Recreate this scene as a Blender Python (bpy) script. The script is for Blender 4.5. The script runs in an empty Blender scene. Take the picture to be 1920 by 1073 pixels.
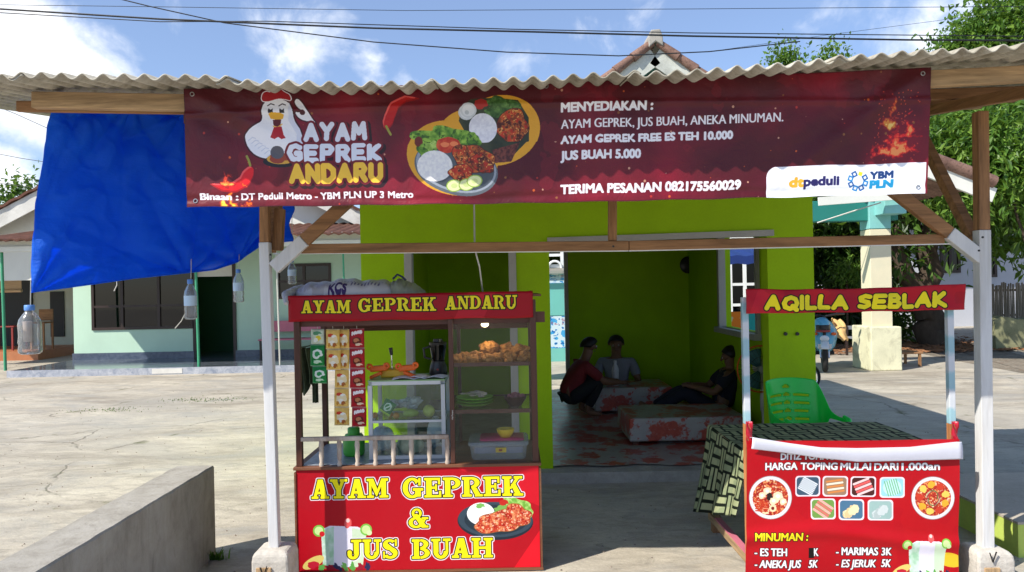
import bpy, bmesh, math, random
import numpy as np
from mathutils import Vector, Matrix, noise as mnoise
random.seed(7); RNG = np.random.default_rng(7)
R = math.radians
SC = bpy.context.scene
COL = SC.collection
# ------------------------------------------------------------------ camera, sky, sun, exposure
EYE, F, ROLL = 1.6, 1387.0, 0.02
CX, CY = 960.0, 536.5
cam_d = bpy.data.cameras.new('camera'); cam = bpy.data.objects.new('camera', cam_d); COL.objects.link(cam)
cam_d.sensor_width = 36.0; cam_d.lens = 36.0*F/1920.0; cam_d.clip_start = .05; cam_d.clip_end = 2000
cr, sr = math.cos(ROLL), math.sin(ROLL)
cam.matrix_world = Matrix(((cr, sr, 0, 0), (0, 0, -1, 0), (-sr, cr, 0, EYE), (0, 0, 0, 1)))
SC.camera = cam
SUN_SX, SUN_SY = .82, .585
sd = Vector((SUN_SX, SUN_SY, -1)).normalized()
sun_d = bpy.data.lights.new('sun', 'SUN'); sun = bpy.data.objects.new('sun', sun_d); COL.objects.link(sun)
sun_d.energy = 5.0; sun_d.angle = R(.5); sun_d.color = (1, .94, .84)
sun.rotation_euler = sd.to_track_quat('-Z', 'Y').to_euler(); sun.location = (-6, -4, 9)
SC.view_settings.view_transform = 'Standard'; SC.view_settings.look = 'None'
SC.view_settings.exposure = .42; SC.view_settings.gamma = 1; SC.view_settings.use_curve_mapping = False

class NT:
    """tiny node helper"""
    def __init__(s, tree): s.t = tree; tree.nodes.clear()
    def n(s, ty, props=None, **inp):
        nd = s.t.nodes.new(ty)
        for k, v in (props or {}).items(): setattr(nd, k, v)
        for k, v in inp.items():
            key = int(k[1:]) if k[0] == '_' and k[1:].isdigit() else k.replace('_', ' ')
            s.set(nd.inputs[key], v)
        return nd
    def set(s, sock, v):
        if hasattr(v, 'bl_idname') and hasattr(v, 'is_output'): s.t.links.new(v, sock)
        elif hasattr(v, 'outputs'): s.t.links.new(v.outputs[0], sock)
        elif isinstance(v, (tuple, list)) and len(v) == 3 and sock.type == 'RGBA': sock.default_value = (*v, 1)
        else: sock.default_value = v
    def math(s, op, a, b=0., clamp=False):
        return s.n('ShaderNodeMath', {'operation': op, 'use_clamp': clamp}, _0=a, _1=b).outputs[0]
    def mix(s, fac, a, b, bt='MIX'):
        nd = s.n('ShaderNodeMix', {'data_type': 'RGBA', 'blend_type': bt})
        s.set(nd.inputs[0], fac); s.set(nd.inputs[6], a); s.set(nd.inputs[7], b)
        return nd.outputs[2]
    def ramp(s, fac, *st):
        nd = s.n('ShaderNodeValToRGB', None, Fac=fac); e = nd.color_ramp.elements
        while len(e) < len(st): e.new(.5)
        for i, (p, c) in enumerate(st):
            e[i].position = p; e[i].color = (c, c, c, 1) if not isinstance(c, (tuple, list)) else (*c, 1)
        return nd.outputs[0]
    def noise(s, vec, scale, detail=5, rough=.55, dist=0.):
        return s.n('ShaderNodeTexNoise', None, Vector=vec, Scale=scale, Detail=detail, Roughness=rough, Distortion=dist).outputs[0]

world = bpy.data.worlds.new('World'); SC.world = world; world.use_nodes = True
w = NT(world.node_tree)
sky = w.n('ShaderNodeTexSky', {'sky_type': 'NISHITA', 'sun_disc': False, 'sun_elevation': math.atan2(1, math.hypot(SUN_SX, SUN_SY)),
          'sun_rotation': math.atan2(-SUN_SX, -SUN_SY), 'altitude': 50, 'air_density': 1.0, 'dust_density': .35, 'ozone_density': 2.2})
tc = w.n('ShaderNodeTexCoord'); dirv = tc.outputs['Generated']
def cloud_dir(px, py):
    u, v = (px-CX)/F, (CY-py)/F
    return Vector((u*cr+v*sr, 1, -u*sr+v*cr)).normalized()
acc = None
for px, py, rad, k in ((60, 130, .17, 1.0), (-200, 150, .2, .9), (-10, 330, .1, .75), (560, 95, .14, .62), (690, 140, .1, .5), (1600, 60, .15, .46), (1780, 10, .12, .5), (330, 60, .09, .3), (960, 120, .07, .35), (1180, 20, .1, .22)):
    d = w.n('ShaderNodeVectorMath', {'operation': 'DISTANCE'}, _0=dirv, _1=tuple(cloud_dir(px, py))).outputs['Value']
    m = w.n('ShaderNodeMapRange', {'interpolation_type': 'SMOOTHSTEP'}, _0=d, _1=0., _2=rad, _3=k, _4=0.).outputs[0]
    acc = m if acc is None else w.math('MAXIMUM', acc, m)
n1 = w.noise(dirv, 9, 8, .58, .3)
n2 = w.noise(dirv, 2.2, 4, .5)
# far from the named banks a few loose clouds float over the rest of the sky too
base = w.math('MULTIPLY', w.math('SUBTRACT', n2, .56), 1.6)
dens = w.math('ADD', w.math('MAXIMUM', acc, base), w.math('MULTIPLY', w.math('SUBTRACT', n1, .5), 1.9))
cf = w.n('ShaderNodeMapRange', {'interpolation_type': 'SMOOTHSTEP'}, _0=dens, _1=.22, _2=.78, _3=0., _4=.96).outputs[0]
cshade = w.ramp(w.noise(dirv, 14, 6, .5), (.3, (6.2, 6.7, 7.6)), (.6, (9.0, 9.1, 9.3)))
tint = w.mix(.2, w.mix(1.0, sky.outputs[0], (.92, 1.0, 1.16), 'MULTIPLY'), (4.2, 5.0, 6.6))
colr = w.mix(cf, tint, cshade)
bg = w.n('ShaderNodeBackground', None, Color=colr, Strength=.118)
wo = w.n('ShaderNodeOutputWorld', None, Surface=bg)

# ------------------------------------------------------------------ coordinates: a photo pixel at a real distance
def W(px, py, Z):
    u, v = (px-CX)/F, (CY-py)/F
    return Vector((Z*(u*cr+v*sr), Z, EYE+Z*(-u*sr+v*cr)))
def RECT(x0, y0, x1, y1, Z):
    xm, ym = (x0+x1)/2, (y0+y1)/2
    return W(x0, ym, Z).x, W(x1, ym, Z).x, W(xm, y1, Z).z, W(xm, y0, Z).z     # X0, X1, Z0(bottom), Z1(top)
def GZ(px, py, h=0.):                       # distance at which a pixel meets the level h
    u, v = (px-CX)/F, (CY-py)/F
    return (h-EYE)/(-u*sr+v*cr)

# ------------------------------------------------------------------ tagging and trees of objects
ORIG = {}
def tag(o, label=None, cat=None, group=None, kind=None):
    if label: o['label'] = label
    if cat: o['category'] = cat
    if group: o['group'] = group
    if kind: o['kind'] = kind
    return o
def thing(name, label, cat, loc, group=None):
    o = bpy.data.objects.new(name, None); COL.objects.link(o); o.location = loc; o.empty_display_size = .1
    ORIG[o.name] = Vector(loc)
    return tag(o, label, cat, group)
def copy_tree(o, parent=None):
    c = o.copy(); COL.objects.link(c)
    if parent is not None: c.parent = parent
    for ch in list(o.children): copy_tree(ch, c)
    return c
def place(o, loc, rz=0., label=None, group=None, rx=0., ry=0., s=None):
    o.location = loc; o.rotation_euler = (rx, ry, rz)
    if s: o.scale = (s, s, s) if not isinstance(s, tuple) else s
    if label: o['label'] = label
    if group: o['group'] = group
    return o

class MB:
    def __init__(s): s.v = []; s.f = []; s.m = []; s.uv = {}
    def add(s, vs, fs, mi=0, uvs=None):
        b = len(s.v); s.v += [tuple(x) for x in vs]
        for i, f in enumerate(fs):
            if uvs is not None: s.uv[len(s.f)] = [uvs[k] for k in f]
            s.f.append([k+b for k in f]); s.m.append(mi)
        return s
    def box(s, x0, x1, y0, y1, z0, z1, mi=0):
        vs = [(x, y, z) for z in (z0, z1) for y in (y0, y1) for x in (x0, x1)]
        return s.add(vs, [(0, 2, 3, 1), (4, 5, 7, 6), (0, 1, 5, 4), (2, 6, 7, 3), (0, 4, 6, 2), (1, 3, 7, 5)], mi)
    def bar(s, p, q, a, b, up=(0, 0, 1), mi=0, a2=None, b2=None):
        p, q = Vector(p), Vector(q); d = (q-p).normalized(); up = Vector(up)
        if abs(d.dot(up)) > .98: up = Vector((0, 1, 0))
        sx = d.cross(up).normalized(); sy = sx.cross(d).normalized()
        a2 = a if a2 is None else a2; b2 = b if b2 is None else b2
        vs = []
        for c, ww, hh in ((p, a, b), (q, a2, b2)):
            for i, j in ((-1, -1), (1, -1), (1, 1), (-1, 1)): vs.append(c+sx*(i*ww/2)+sy*(j*hh/2))
        return s.add(vs, [(3, 2, 1, 0), (4, 5, 6, 7), (0, 1, 5, 4), (1, 2, 6, 5), (2, 3, 7, 6), (3, 0, 4, 7)], mi)
    def tube(s, pts, r, n=8, mi=0, cap=True):
        pts = [Vector(p) for p in pts]; rs = r if isinstance(r, (list, tuple)) else [r]*len(pts)
        up = Vector((0, 0, 1)); vs = []; prev = None
        for i, p in enumerate(pts):
            d = (pts[min(i+1, len(pts)-1)]-pts[max(i-1, 0)]).normalized()
            if prev is None:
                a = d.cross(up) if abs(d.dot(up)) < .95 else d.cross(Vector((0, 1, 0)))
            else: a = prev-d*prev.dot(d)
            a.normalize(); prev = a; b = d.cross(a)
            for k in range(n):
                t = 2*math.pi*k/n; vs.append(p+(a*math.cos(t)+b*math.sin(t))*rs[i])
        fs = []
        for i in range(len(pts)-1):
            for k in range(n):
                k2 = (k+1) % n; fs.append((i*n+k, i*n+k2, (i+1)*n+k2, (i+1)*n+k))
        if cap: fs += [tuple(range(n-1, -1, -1)), tuple(range((len(pts)-1)*n, len(pts)*n))]
        return s.add(vs, fs, mi)
    def lathe(s, prof, c=(0, 0, 0), n=20, mi=0, axis='z', sq=1.):
        c = Vector(c); vs = []; fs = []
        for r_, h in prof:
            for k in range(n):
                t = 2*math.pi*k/n; x, y = r_*math.cos(t), r_*math.sin(t)*sq
                vs.append(c+(Vector((x, y, h)) if axis == 'z' else Vector((x, h, y)) if axis == 'y' else Vector((h, x, y))))
        for i in range(len(prof)-1):
            for k in range(n):
                k2 = (k+1) % n; fs.append((i*n+k, i*n+k2, (i+1)*n+k2, (i+1)*n+k))
        if prof[0][0] > 1e-5: fs.append(tuple(range(n-1, -1, -1)))
        if prof[-1][0] > 1e-5: fs.append(tuple(range((len(prof)-1)*n, len(prof)*n)))
        return s.add(vs, fs, mi)
    def ring(s, c, rad, r, axis='y', n=28, m=8, mi=0, sq=1.):
        pts = []
        c = Vector(c); vs = []; fs = []
        for i in range(n):
            t = 2*math.pi*i/n
            for j in range(m):
                p = 2*math.pi*j/m; rr = rad+r*math.cos(p); h = r*math.sin(p)
                a, b = rr*math.cos(t), rr*math.sin(t)*sq
                vs.append(c+(Vector((a, h, b)) if axis == 'y' else Vector((a, b, h)) if axis == 'z' else Vector((h, a, b))))
        for i in range(n):
            for j in range(m):
                fs.append((i*m+j, ((i+1) % n)*m+j, ((i+1) % n)*m+(j+1) % m, i*m+(j+1) % m))
        return s.add(vs, fs, mi)
    def sphere(s, c, rx, ry=None, rz=None, n=16, m=10, mi=0, jit=0., rng=None):
        ry = rx if ry is None else ry; rz = rx if rz is None else rz
        c = Vector(c); vs = [c+Vector((0, 0, -rz))]; fs = []
        for i in range(1, m):
            p = math.pi*i/m-math.pi/2
            for k in range(n):
                t = 2*math.pi*k/n; q = 1+(random.uniform(-jit, jit) if jit else 0)
                vs.append(c+Vector((rx*math.cos(p)*math.cos(t), ry*math.cos(p)*math.sin(t), rz*math.sin(p)))*q)
        vs.append(c+Vector((0, 0, rz))); top = len(vs)-1
        for k in range(n): fs.append((0, 1+(k+1) % n, 1+k))
        for i in range(m-2):
            for k in range(n):
                a = 1+i*n+k; b = 1+i*n+(k+1) % n; fs.append((a, b, b+n, a+n))
        for k in range(n): fs.append((1+(m-2)*n+k, 1+(m-2)*n+(k+1) % n, top))
        return s.add(vs, fs, mi)
    def prism(s, poly, y0, y1, mi=0):      # poly of (x,z), extruded in depth
        n = len(poly); vs = [(x, y0, z) for x, z in poly]+[(x, y1, z) for x, z in poly]
        fs = [tuple(range(n)), tuple(range(2*n-1, n-1, -1))]+[(i, i+n, (i+1) % n+n, (i+1) % n) for i in range(n)]
        return s.add(vs, fs, mi)
    def grid(s, fn, nu, nv, mi=0):         # fn(u,v)->point, with uv layer
        vs = []; uvs = []
        for j in range(nv+1):
            for i in range(nu+1):
                u, v = i/nu, j/nv; vs.append(fn(u, v)); uvs.append((u, v))
        fs = [(j*(nu+1)+i, j*(nu+1)+i+1, (j+1)*(nu+1)+i+1, (j+1)*(nu+1)+i) for j in range(nv) for i in range(nu)]
        return s.add(vs, fs, mi, uvs)
    def build(s, name, mats, parent=None, smooth=False, bevel=0., solid=0., sub=0, bseg=2):
        if not isinstance(mats, (list, tuple)): mats = [mats]
        me = bpy.data.meshes.new(name); o = ORIG.get(parent.name, Vector()) if parent else Vector()
        me.from_pydata([(x-o.x, y-o.y, z-o.z) for x, y, z in s.v], [], s.f)
        for m in mats: me.materials.append(m)
        me.polygons.foreach_set('material_index', s.m)
        if smooth: me.polygons.foreach_set('use_smooth', [True]*len(s.f))
        if s.uv:
            ul = me.uv_layers.new(name='UVMap')
            for p in me.polygons:
                u = s.uv.get(p.index)
                if u:
                    for li, c in zip(p.loop_indices, u): ul.data[li].uv = c
        me.update()
        ob = bpy.data.objects.new(name, me); COL.objects.link(ob)
        if parent: ob.parent = parent; ORIG[ob.name] = o
        if solid: md = ob.modifiers.new('thickness', 'SOLIDIFY'); md.thickness = abs(solid); md.offset = -1 if solid > 0 else 1
        if bevel: md = ob.modifiers.new('edge', 'BEVEL'); md.width = bevel; md.segments = bseg; md.limit_method = 'ANGLE'
        if sub: md = ob.modifiers.new('smooth', 'SUBSURF'); md.levels = sub; md.render_levels = sub
        if smooth and bevel: me.set_sharp_from_angle(angle=R(40))
        elif smooth: me.set_sharp_from_angle(angle=R(55))
        return ob

# ------------------------------------------------------------------ materials
def srgb(r, g, b):
    f = lambda c: (c/255)/12.92 if c/255 <= .04045 else ((c/255+.055)/1.055)**2.4
    return (f(r), f(g), f(b))
def new_mat(name):
    m = bpy.data.materials.new(name); m.use_nodes = True; return m, NT(m.node_tree)
def finish(t, col, rough, bump=None, bs=.2, metal=0., spec=.5, dist=.01, **kw):
    b = t.n('ShaderNodeBsdfPrincipled', None, Base_Color=col, Roughness=rough, Metallic=metal)
    b.inputs['Specular IOR Level'].default_value = spec
    for k, v in kw.items(): t.set(b.inputs[k.replace('_', ' ')], v)
    if bump is not None:
        bn = t.n('ShaderNodeBump', None, Strength=bs, Distance=dist, Height=bump); t.t.links.new(bn.outputs[0], b.inputs['Normal'])
    t.n('ShaderNodeOutputMaterial', None, Surface=b)
    return b
MATS = {}
def M(name, col, rough=.6, var=.18, scale=6., bump=.15, metal=0., spec=.4, stretch=(1, 1, 1), dirt=0., dcol=(.05, .04, .03), fine=60., **kw):
    if name in MATS: return MATS[name]
    m, t = new_mat(name); tcn = t.n('ShaderNodeTexCoord')
    mp = t.n('ShaderNodeMapping', None, Vector=tcn.outputs['Object']); mp.inputs['Scale'].default_value = stretch
    nz = t.noise(mp, scale, 6, .6); nf = t.noise(mp, fine, 3, .6)
    mixf = t.ramp(t.math('ADD', t.math('MULTIPLY', nz, .7), t.math('MULTIPLY', nf, .3)), (.3, 0.), (.7, 1.))
    c = t.mix(mixf, tuple(x*(1-var) for x in col), tuple(min(1, x*(1+var)) for x in col))
    if dirt:
        dn = t.ramp(t.noise(mp, scale*.6, 8, .7, .5), (.5, 0.), (.72, dirt)); c = t.mix(dn, c, dcol)
    rr = t.math('ADD', rough-.06, t.math('MULTIPLY', nz, .14))
    finish(t, c, rr, nf if bump else None, bump, metal, spec, .004, **kw)
    MATS[name] = m; return m
def wood(name, col, axis='x', rough=.75, var=.5, dirt=.6, spec=.3, dcol=(.03, .02, .012)):
    s = {'x': (.08, 1, 1), 'y': (1, .08, 1), 'z': (1, 1, .08)}[axis]
    return M(name, col, rough, var, 26, .5, 0, spec, s, dirt, dcol, 90)
def glass(name, tint=(.9, .96, .95), refl=.9, fac=1.0, rough=.03, haze=0.):
    if name in MATS: return MATS[name]
    m, t = new_mat(name)
    fr = t.n('ShaderNodeFresnel', None, IOR=1.5)
    tr = t.n('ShaderNodeBsdfTransparent', None, Color=tint); gl = t.n('ShaderNodeBsdfGlossy', None, Color=(1, 1, 1), Roughness=rough)
    mx = t.n('ShaderNodeMixShader', None, _0=t.math('MULTIPLY', fr.outputs[0], refl, True), _1=tr, _2=gl)
    if haze:
        df = t.n('ShaderNodeBsdfDiffuse', None, Color=(.7, .72, .72)); mx = t.n('ShaderNodeMixShader', None, _0=haze, _1=mx, _2=df)
    t.n('ShaderNodeOutputMaterial', None, Surface=mx); MATS[name] = m; return m

# ------------------------------------------------------------------ printed artwork: drawn by code into an in-memory picture
def vnoise(h, w_, cell, seed=0, octv=3):
    rg = np.random.default_rng(seed); out = np.zeros((h, w_)); amp = 1.; tot = 0
    for o in range(octv):
        c = max(1.5, cell/2**o); gh, gw = int(h/c)+3, int(w_/c)+3; g = rg.random((gh, gw))
        y = np.arange(h)/c; x = np.arange(w_)/c; yi = y.astype(int); xi = x.astype(int)
        fy = (y-yi)[:, None]; fx = (x-xi)[None, :]; fy = fy*fy*(3-2*fy); fx = fx*fx*(3-2*fx)
        a = g[yi][:, xi]; b = g[yi][:, xi+1]; c_ = g[yi+1][:, xi]; d = g[yi+1][:, xi+1]
        out += amp*((a*(1-fx)+b*fx)*(1-fy)+(c_*(1-fx)+d*fx)*fy); tot += amp; amp *= .55
    return out/tot
_tx = {}
def glyph_tris(s):
    if s in _tx: return _tx[s]
    cu = bpy.data.curves.new('lettering', 'FONT'); cu.body = s; cu.size = 1; cu.resolution_u = 4
    ob = bpy.data.objects.new('lettering', cu); COL.objects.link(ob); bpy.context.view_layer.update()
    dg = bpy.context.evaluated_depsgraph_get(); me = ob.evaluated_get(dg).to_mesh(); me.calc_loop_triangles()
    v = np.array([tuple(x.co[:2]) for x in me.vertices]) if len(me.vertices) else np.zeros((0, 2))
    tr = np.array([tuple(l.vertices) for l in me.loop_triangles], int) if len(me.loop_triangles) else np.zeros((0, 3), int)
    ob.evaluated_get(dg).to_mesh_clear(); bpy.data.objects.remove(ob); bpy.data.curves.remove(cu)
    _tx[s] = (v, tr); return _tx[s]
def dilate(m, r):
    out = m.copy(); H, Wd = m.shape; r_ = int(math.ceil(r))
    for dy in range(-r_, r_+1):
        ww = int(math.sqrt(max(0, r*r-dy*dy))+.5)
        if dy*dy > r*r+.5: continue
        row = np.zeros_like(m)
        if dy >= 0: row[dy:] = m[:H-dy] if dy else m
        else: row[:dy] = m[-dy:]
        c = np.cumsum(np.pad(row.astype(np.int32), ((0, 0), (ww+1, ww))), axis=1)
        out |= (c[:, 2*ww+1:]-c[:, :-(2*ww+1)]) > 0
    return out
class Canvas:
    def __init__(s, w_, h, col):
        s.w, s.h = w_, h; s.a = np.ones((h, w_, 3))*np.array(col)/255.
        s.X, s.Y = np.meshgrid(np.arange(w_)+.5, np.arange(h)+.5)
        s.map = lambda x, y: (x, y)
    def pts(s, P): return np.array([s.map(x, y) for x, y in P], float)
    def paint(s, m, col, al=1., col2=None, cell=6, seed=1):
        c = np.array(col)/255.
        if col2 is not None:
            n = np.clip((vnoise(s.h, s.w, cell, seed)-.3)/.4, 0, 1)[..., None]; c = (c*(1-n)+np.array(col2)/255.*n)[m]
        s.a[m] = s.a[m]*(1-al)+c*al
    def poly_m(s, P, raw=False):
        P = np.array(P, float) if raw else s.pts(P); m = np.zeros((s.h, s.w), bool)
        y0, y1 = max(0, int(P[:, 1].min())), min(s.h, int(P[:, 1].max())+2); x0, x1 = max(0, int(P[:, 0].min())), min(s.w, int(P[:, 0].max())+2)
        if y1 <= y0 or x1 <= x0: return m
        X, Y = s.X[y0:y1, x0:x1], s.Y[y0:y1, x0:x1]; c = np.zeros(X.shape, bool); n = len(P)
        for i in range(n):
            (xa, ya), (xb, yb) = P[i], P[(i+1) % n]
            if ya == yb: continue
            c ^= ((ya > Y) != (yb > Y)) & (X < (xb-xa)*(Y-ya)/(yb-ya)+xa)
        m[y0:y1, x0:x1] = c; return m
    def spoly(s, P, n=3):
        P = [np.array(p, float) for p in P]
        for _ in range(n): P = [q for a, b in zip(P, P[1:]+P[:1]) for q in (a*.75+b*.25, a*.25+b*.75)]
        return [tuple(p) for p in P]
    def poly(s, P, col, al=1., **k): m = s.poly_m(P); s.paint(m, col, al, **k); return m
    def ell_pts(s, cx, cy, rx, ry, rot=0., n=48, jit=0., seed=0):
        rg = np.random.default_rng(seed); ph = rg.random(6)*6.28; o = []
        for i in range(n):
            t = 2*math.pi*i/n; q = 1+jit*sum(math.sin(t*(k+2)+ph[k])/(1+.35*k) for k in range(6))*.5
            x, y = rx*q*math.cos(t), ry*q*math.sin(t); o.append((cx+x*math.cos(rot)-y*math.sin(rot), cy+x*math.sin(rot)+y*math.cos(rot)))
        return o
    def ell(s, cx, cy, rx, ry, col, al=1., rot=0., jit=0., seed=0, **k): return s.poly(s.ell_pts(cx, cy, rx, ry, rot, 48 if jit == 0 else 90, jit, seed), col, al, **k)
    def line_m(s, P, r, raw=False):
        P = np.array(P, float) if raw else s.pts(P); m = np.zeros((s.h, s.w), bool)
        for (xa, ya), (xb, yb) in zip(P[:-1], P[1:]):
            x0, x1 = max(0, int(min(xa, xb)-r-1)), min(s.w, int(max(xa, xb)+r+2)); y0, y1 = max(0, int(min(ya, yb)-r-1)), min(s.h, int(max(ya, yb)+r+2))
            if x1 <= x0 or y1 <= y0: continue
            X, Y = s.X[y0:y1, x0:x1], s.Y[y0:y1, x0:x1]; dx, dy = xb-xa, yb-ya; L = dx*dx+dy*dy+1e-9
            t = np.clip(((X-xa)*dx+(Y-ya)*dy)/L, 0, 1); m[y0:y1, x0:x1] |= (X-xa-t*dx)**2+(Y-ya-t*dy)**2 < r*r
        return m
    def line(s, P, r, col, al=1., **k): m = s.line_m(P, r); s.paint(m, col, al, **k); return m
    def text_m(s, txt, x, y, h, width=None, shear=0., bold=0., slope=0.):
        """x,y: left end of the baseline, canvas px; h cap height; width: stretch to this length"""
        v, tr = glyph_tris(txt); m = np.zeros((s.h, s.w), bool)
        if not len(tr): return m
        cap = glyph_tris('H')[0][:, 1].max(); k = h/cap; kx = k if width is None else width/(v[:, 0].max()-v[:, 0].min())
        x0v = v[:, 0].min(); px = x+(v[:, 0]-x0v)*kx+shear*v[:, 1]*k; py = y-v[:, 1]*k+slope*(v[:, 0]-x0v)*kx
        for a, b, c in tr:
            xa, xb, xc = px[a], px[b], px[c]; ya, yb, yc = py[a], py[b], py[c]
            xl, xh = max(0, int(min(xa, xb, xc))), min(s.w, int(max(xa, xb, xc))+2); yl, yh = max(0, int(min(ya, yb, yc))), min(s.h, int(max(ya, yb, yc))+2)
            if xh <= xl or yh <= yl: continue
            X, Y = s.X[yl:yh, xl:xh], s.Y[yl:yh, xl:xh]
            e1 = (xb-xa)*(Y-ya)-(yb-ya)*(X-xa); e2 = (xc-xb)*(Y-yb)-(yc-yb)*(X-xb); e3 = (xa-xc)*(Y-yc)-(ya-yc)*(X-xc)
            m[yl:yh, xl:xh] |= ((e1 >= -.01) & (e2 >= -.01) & (e3 >= -.01)) | ((e1 <= .01) & (e2 <= .01) & (e3 <= .01))
        return dilate(m, bold) if bold else m
    def text(s, txt, x, y, h, col, out=None, **k):
        m = s.text_m(txt, x, y, h, **k)
        if out: s.paint(dilate(m, out[0]), out[1])
        s.paint(m, col); return m
    def mat(s, name, rough=.4, spec=.5, bump=0., sheen=0., metal=0., trans=0.):
        im = bpy.data.images.new(name, s.w, s.h); p = np.ones((s.h, s.w, 4), np.float32)
        p[..., :3] = np.clip(s.a, 0, 1)[::-1]; im.pixels.foreach_set(p.ravel()); im.update(); im.pack()
        m, t = new_mat(name); uv = t.n('ShaderNodeTexCoord'); tx = t.n('ShaderNodeTexImage', {'image': im, 'extension': 'EXTEND'}, Vector=uv.outputs['UV'])
        nz = t.noise(uv.outputs['Object'], 5, 5, .6); c = t.mix(t.math('MULTIPLY', nz, .035), tx.outputs[0], (.3, .26, .22))
        bn = t.noise(uv.outputs['Object'], 9, 6, .62, .6)
        finish(t, c, t.math('ADD', rough-.02, t.math('MULTIPLY', nz, .2)), bn, bump or .15, metal, spec*.4, .01)
        return m
# slab-serif capitals: r = rectangle, p = polygon, a = part of an elliptical ring, e = ellipse
_P = [('r', .1, 0, .37, 1), ('r', 0, 0, .48, .13), ('r', 0, .87, .5, 1), ('a', .46, .715, .42, .285, .25, .13, -90, 90)]
SLAB = {
 'A': (.98, [('p', (.08, 0), (.25, 0), (.58, 1), (.36, 1)), ('p', (.57, 0), (.88, 0), (.64, 1), (.34, 1)), ('r', .24, .24, .7, .37), ('r', 0, 0, .38, .13), ('r', .5, 0, .98, .13)]),
 'Y': (.98, [('p', (.06, 1), (.38, 1), (.62, .42), (.36, .42)), ('p', (.66, 1), (.86, 1), (.61, .42), (.44, .42)), ('r', .35, 0, .62, .5), ('r', 0, .87, .44, 1), ('r', .56, .87, .98, 1), ('r', .2, 0, .77, .13)]),
 'M': (1.2, [('r', .12, 0, .27, 1), ('r', .81, 0, 1.08, 1), ('p', (.1, 1), (.38, 1), (.66, .3), (.53, .06)), ('p', (1.0, 1), (.82, 1), (.5, .2), (.56, .06)), ('r', 0, 0, .4, .13), ('r', .7, 0, 1.2, .13), ('r', 0, .87, .34, 1), ('r', .86, .87, 1.2, 1)]),
 'G': (1.02, [('a', .47, .5, .47, .52, .26, .14, 42, 330), ('r', .62, .06, .9, .45), ('r', .5, .36, 1.02, .49), ('r', .78, .62, .9, 1.0)]),
 'E': (.88, [('r', .1, 0, .37, 1), ('r', 0, .87, .8, 1), ('r', 0, 0, .84, .13), ('r', .3, .44, .6, .56), ('r', .69, .66, .8, 1), ('r', .73, 0, .85, .34), ('r', .54, .33, .64, .67)]),
 'P': (.9, _P), 'R': (1.02, _P+[('p', (.46, .46), (.72, .46), (.94, .05), (.66, .05)), ('r', .64, 0, 1.02, .13)]),
 'K': (1.04, [('r', .1, 0, .37, 1), ('r', 0, 0, .47, .13), ('r', 0, .87, .47, 1), ('p', (.33, .36), (.70, .95), (.9, .95), (.46, .36)), ('p', (.42, .58), (.64, .66), (.95, .05), (.66, .05)), ('r', .56, 0, 1.04, .13), ('r', .58, .87, 1.0, 1)]),
 'N': (1.04, [('r', .12, 0, .26, 1), ('r', .78, 0, .92, 1), ('p', (.1, 1), (.4, 1), (.92, 0), (.66, 0)), ('r', 0, 0, .4, .13), ('r', .62, .87, 1.04, 1), ('r', 0, .87, .34, 1)]),
 'D': (1.0, [('r', .1, 0, .37, 1), ('r', 0, 0, .5, .13), ('r', 0, .87, .5, 1), ('a', .45, .5, .52, .5, .27, .13, -90, 90)]),
 'U': (1.0, [('r', .1, .3, .37, 1), ('r', .73, .3, .87, 1), ('a', .485, .36, .385, .38, .24, .15, 180, 360), ('r', 0, .87, .47, 1), ('r', .6, .87, 1.0, 1)]),
 'J': (.78, [('r', .36, .28, .63, 1), ('r', .22, .87, .78, 1), ('a', .315, .3, .315, .32, .24, .14, 180, 360), ('e', .13, .33, .13, .13)]),
 'S': (.84, [('a', .41, .715, .37, .285, .23, .13, 40, 275), ('a', .42, .28, .4, .3, .24, .13, -150, 90), ('p', (.12, .66), (.3, .78), (.74, .42), (.56, .26)), ('r', .68, .64, .78, 1), ('r', .04, 0, .14, .36)]),
 'B': (.96, [('r', .1, 0, .37, 1), ('r', 0, 0, .42, .13), ('r', 0, .87, .42, 1), ('a', .44, .74, .42, .26, .25, .12, -90, 90), ('a', .44, .285, .48, .285, .26, .13, -90, 90)]),
 'H': (1.1, [('r', .1, 0, .37, 1), ('r', .73, 0, 1.0, 1), ('r', .3, .43, .8, .56)]+[('r', x, y, x+.47, y+.13) for x in (0, .63) for y in (0, .87)]),
 '&': (1.06, [('a', .44, .76, .27, .25, .14, .11, 0, 360), ('a', .4, .28, .4, .29, .22, .12, 0, 360), ('p', (.24, .68), (.46, .74), (1.0, .04), (.7, 0)), ('p', (.6, .06), (.72, .06), (.96, .5), (.84, .5)), ('r', .7, .44, 1.06, .55), ('r', .72, 0, 1.06, .12)]),
 ' ': (.42, [])}
def slab(cv, txt, x, y, h, width, slope=0.):
    tot = sum(SLAB[c][0] for c in txt)+.05*(len(txt)-1); kx = width/tot; m = np.zeros((cv.h, cv.w), bool); cur = 0.
    for c in txt:
        wd, prims = SLAB[c]; ox = x+cur*kx; oy = y+slope*cur*kx; U = (cv.X-ox)/kx; V = (oy-cv.Y)/h
        for p in prims:
            if p[0] == 'r': m |= (U > p[1]) & (U < p[3]) & (V > p[2]) & (V < p[4])
            elif p[0] == 'e': m |= ((U-p[1])/p[3])**2+((V-p[2])/p[4])**2 < 1
            elif p[0] == 'p': m |= cv.poly_m([(ox+a*kx, oy-b*h) for a, b in p[1:]], True)
            else:
                _, cx, cy, rx, ry, tx, ty, a0, a1 = p
                q = (((U-cx)/rx)**2+((V-cy)/ry)**2 < 1) & (((U-cx)/(rx-tx))**2+((V-cy)/(ry-ty))**2 > 1)
                an = np.degrees(np.arctan2((V-cy)/ry, (U-cx)/rx)); m |= q & (((an-a0) % 360) <= (a1-a0))
        cur += wd+.05
    return m
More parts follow.
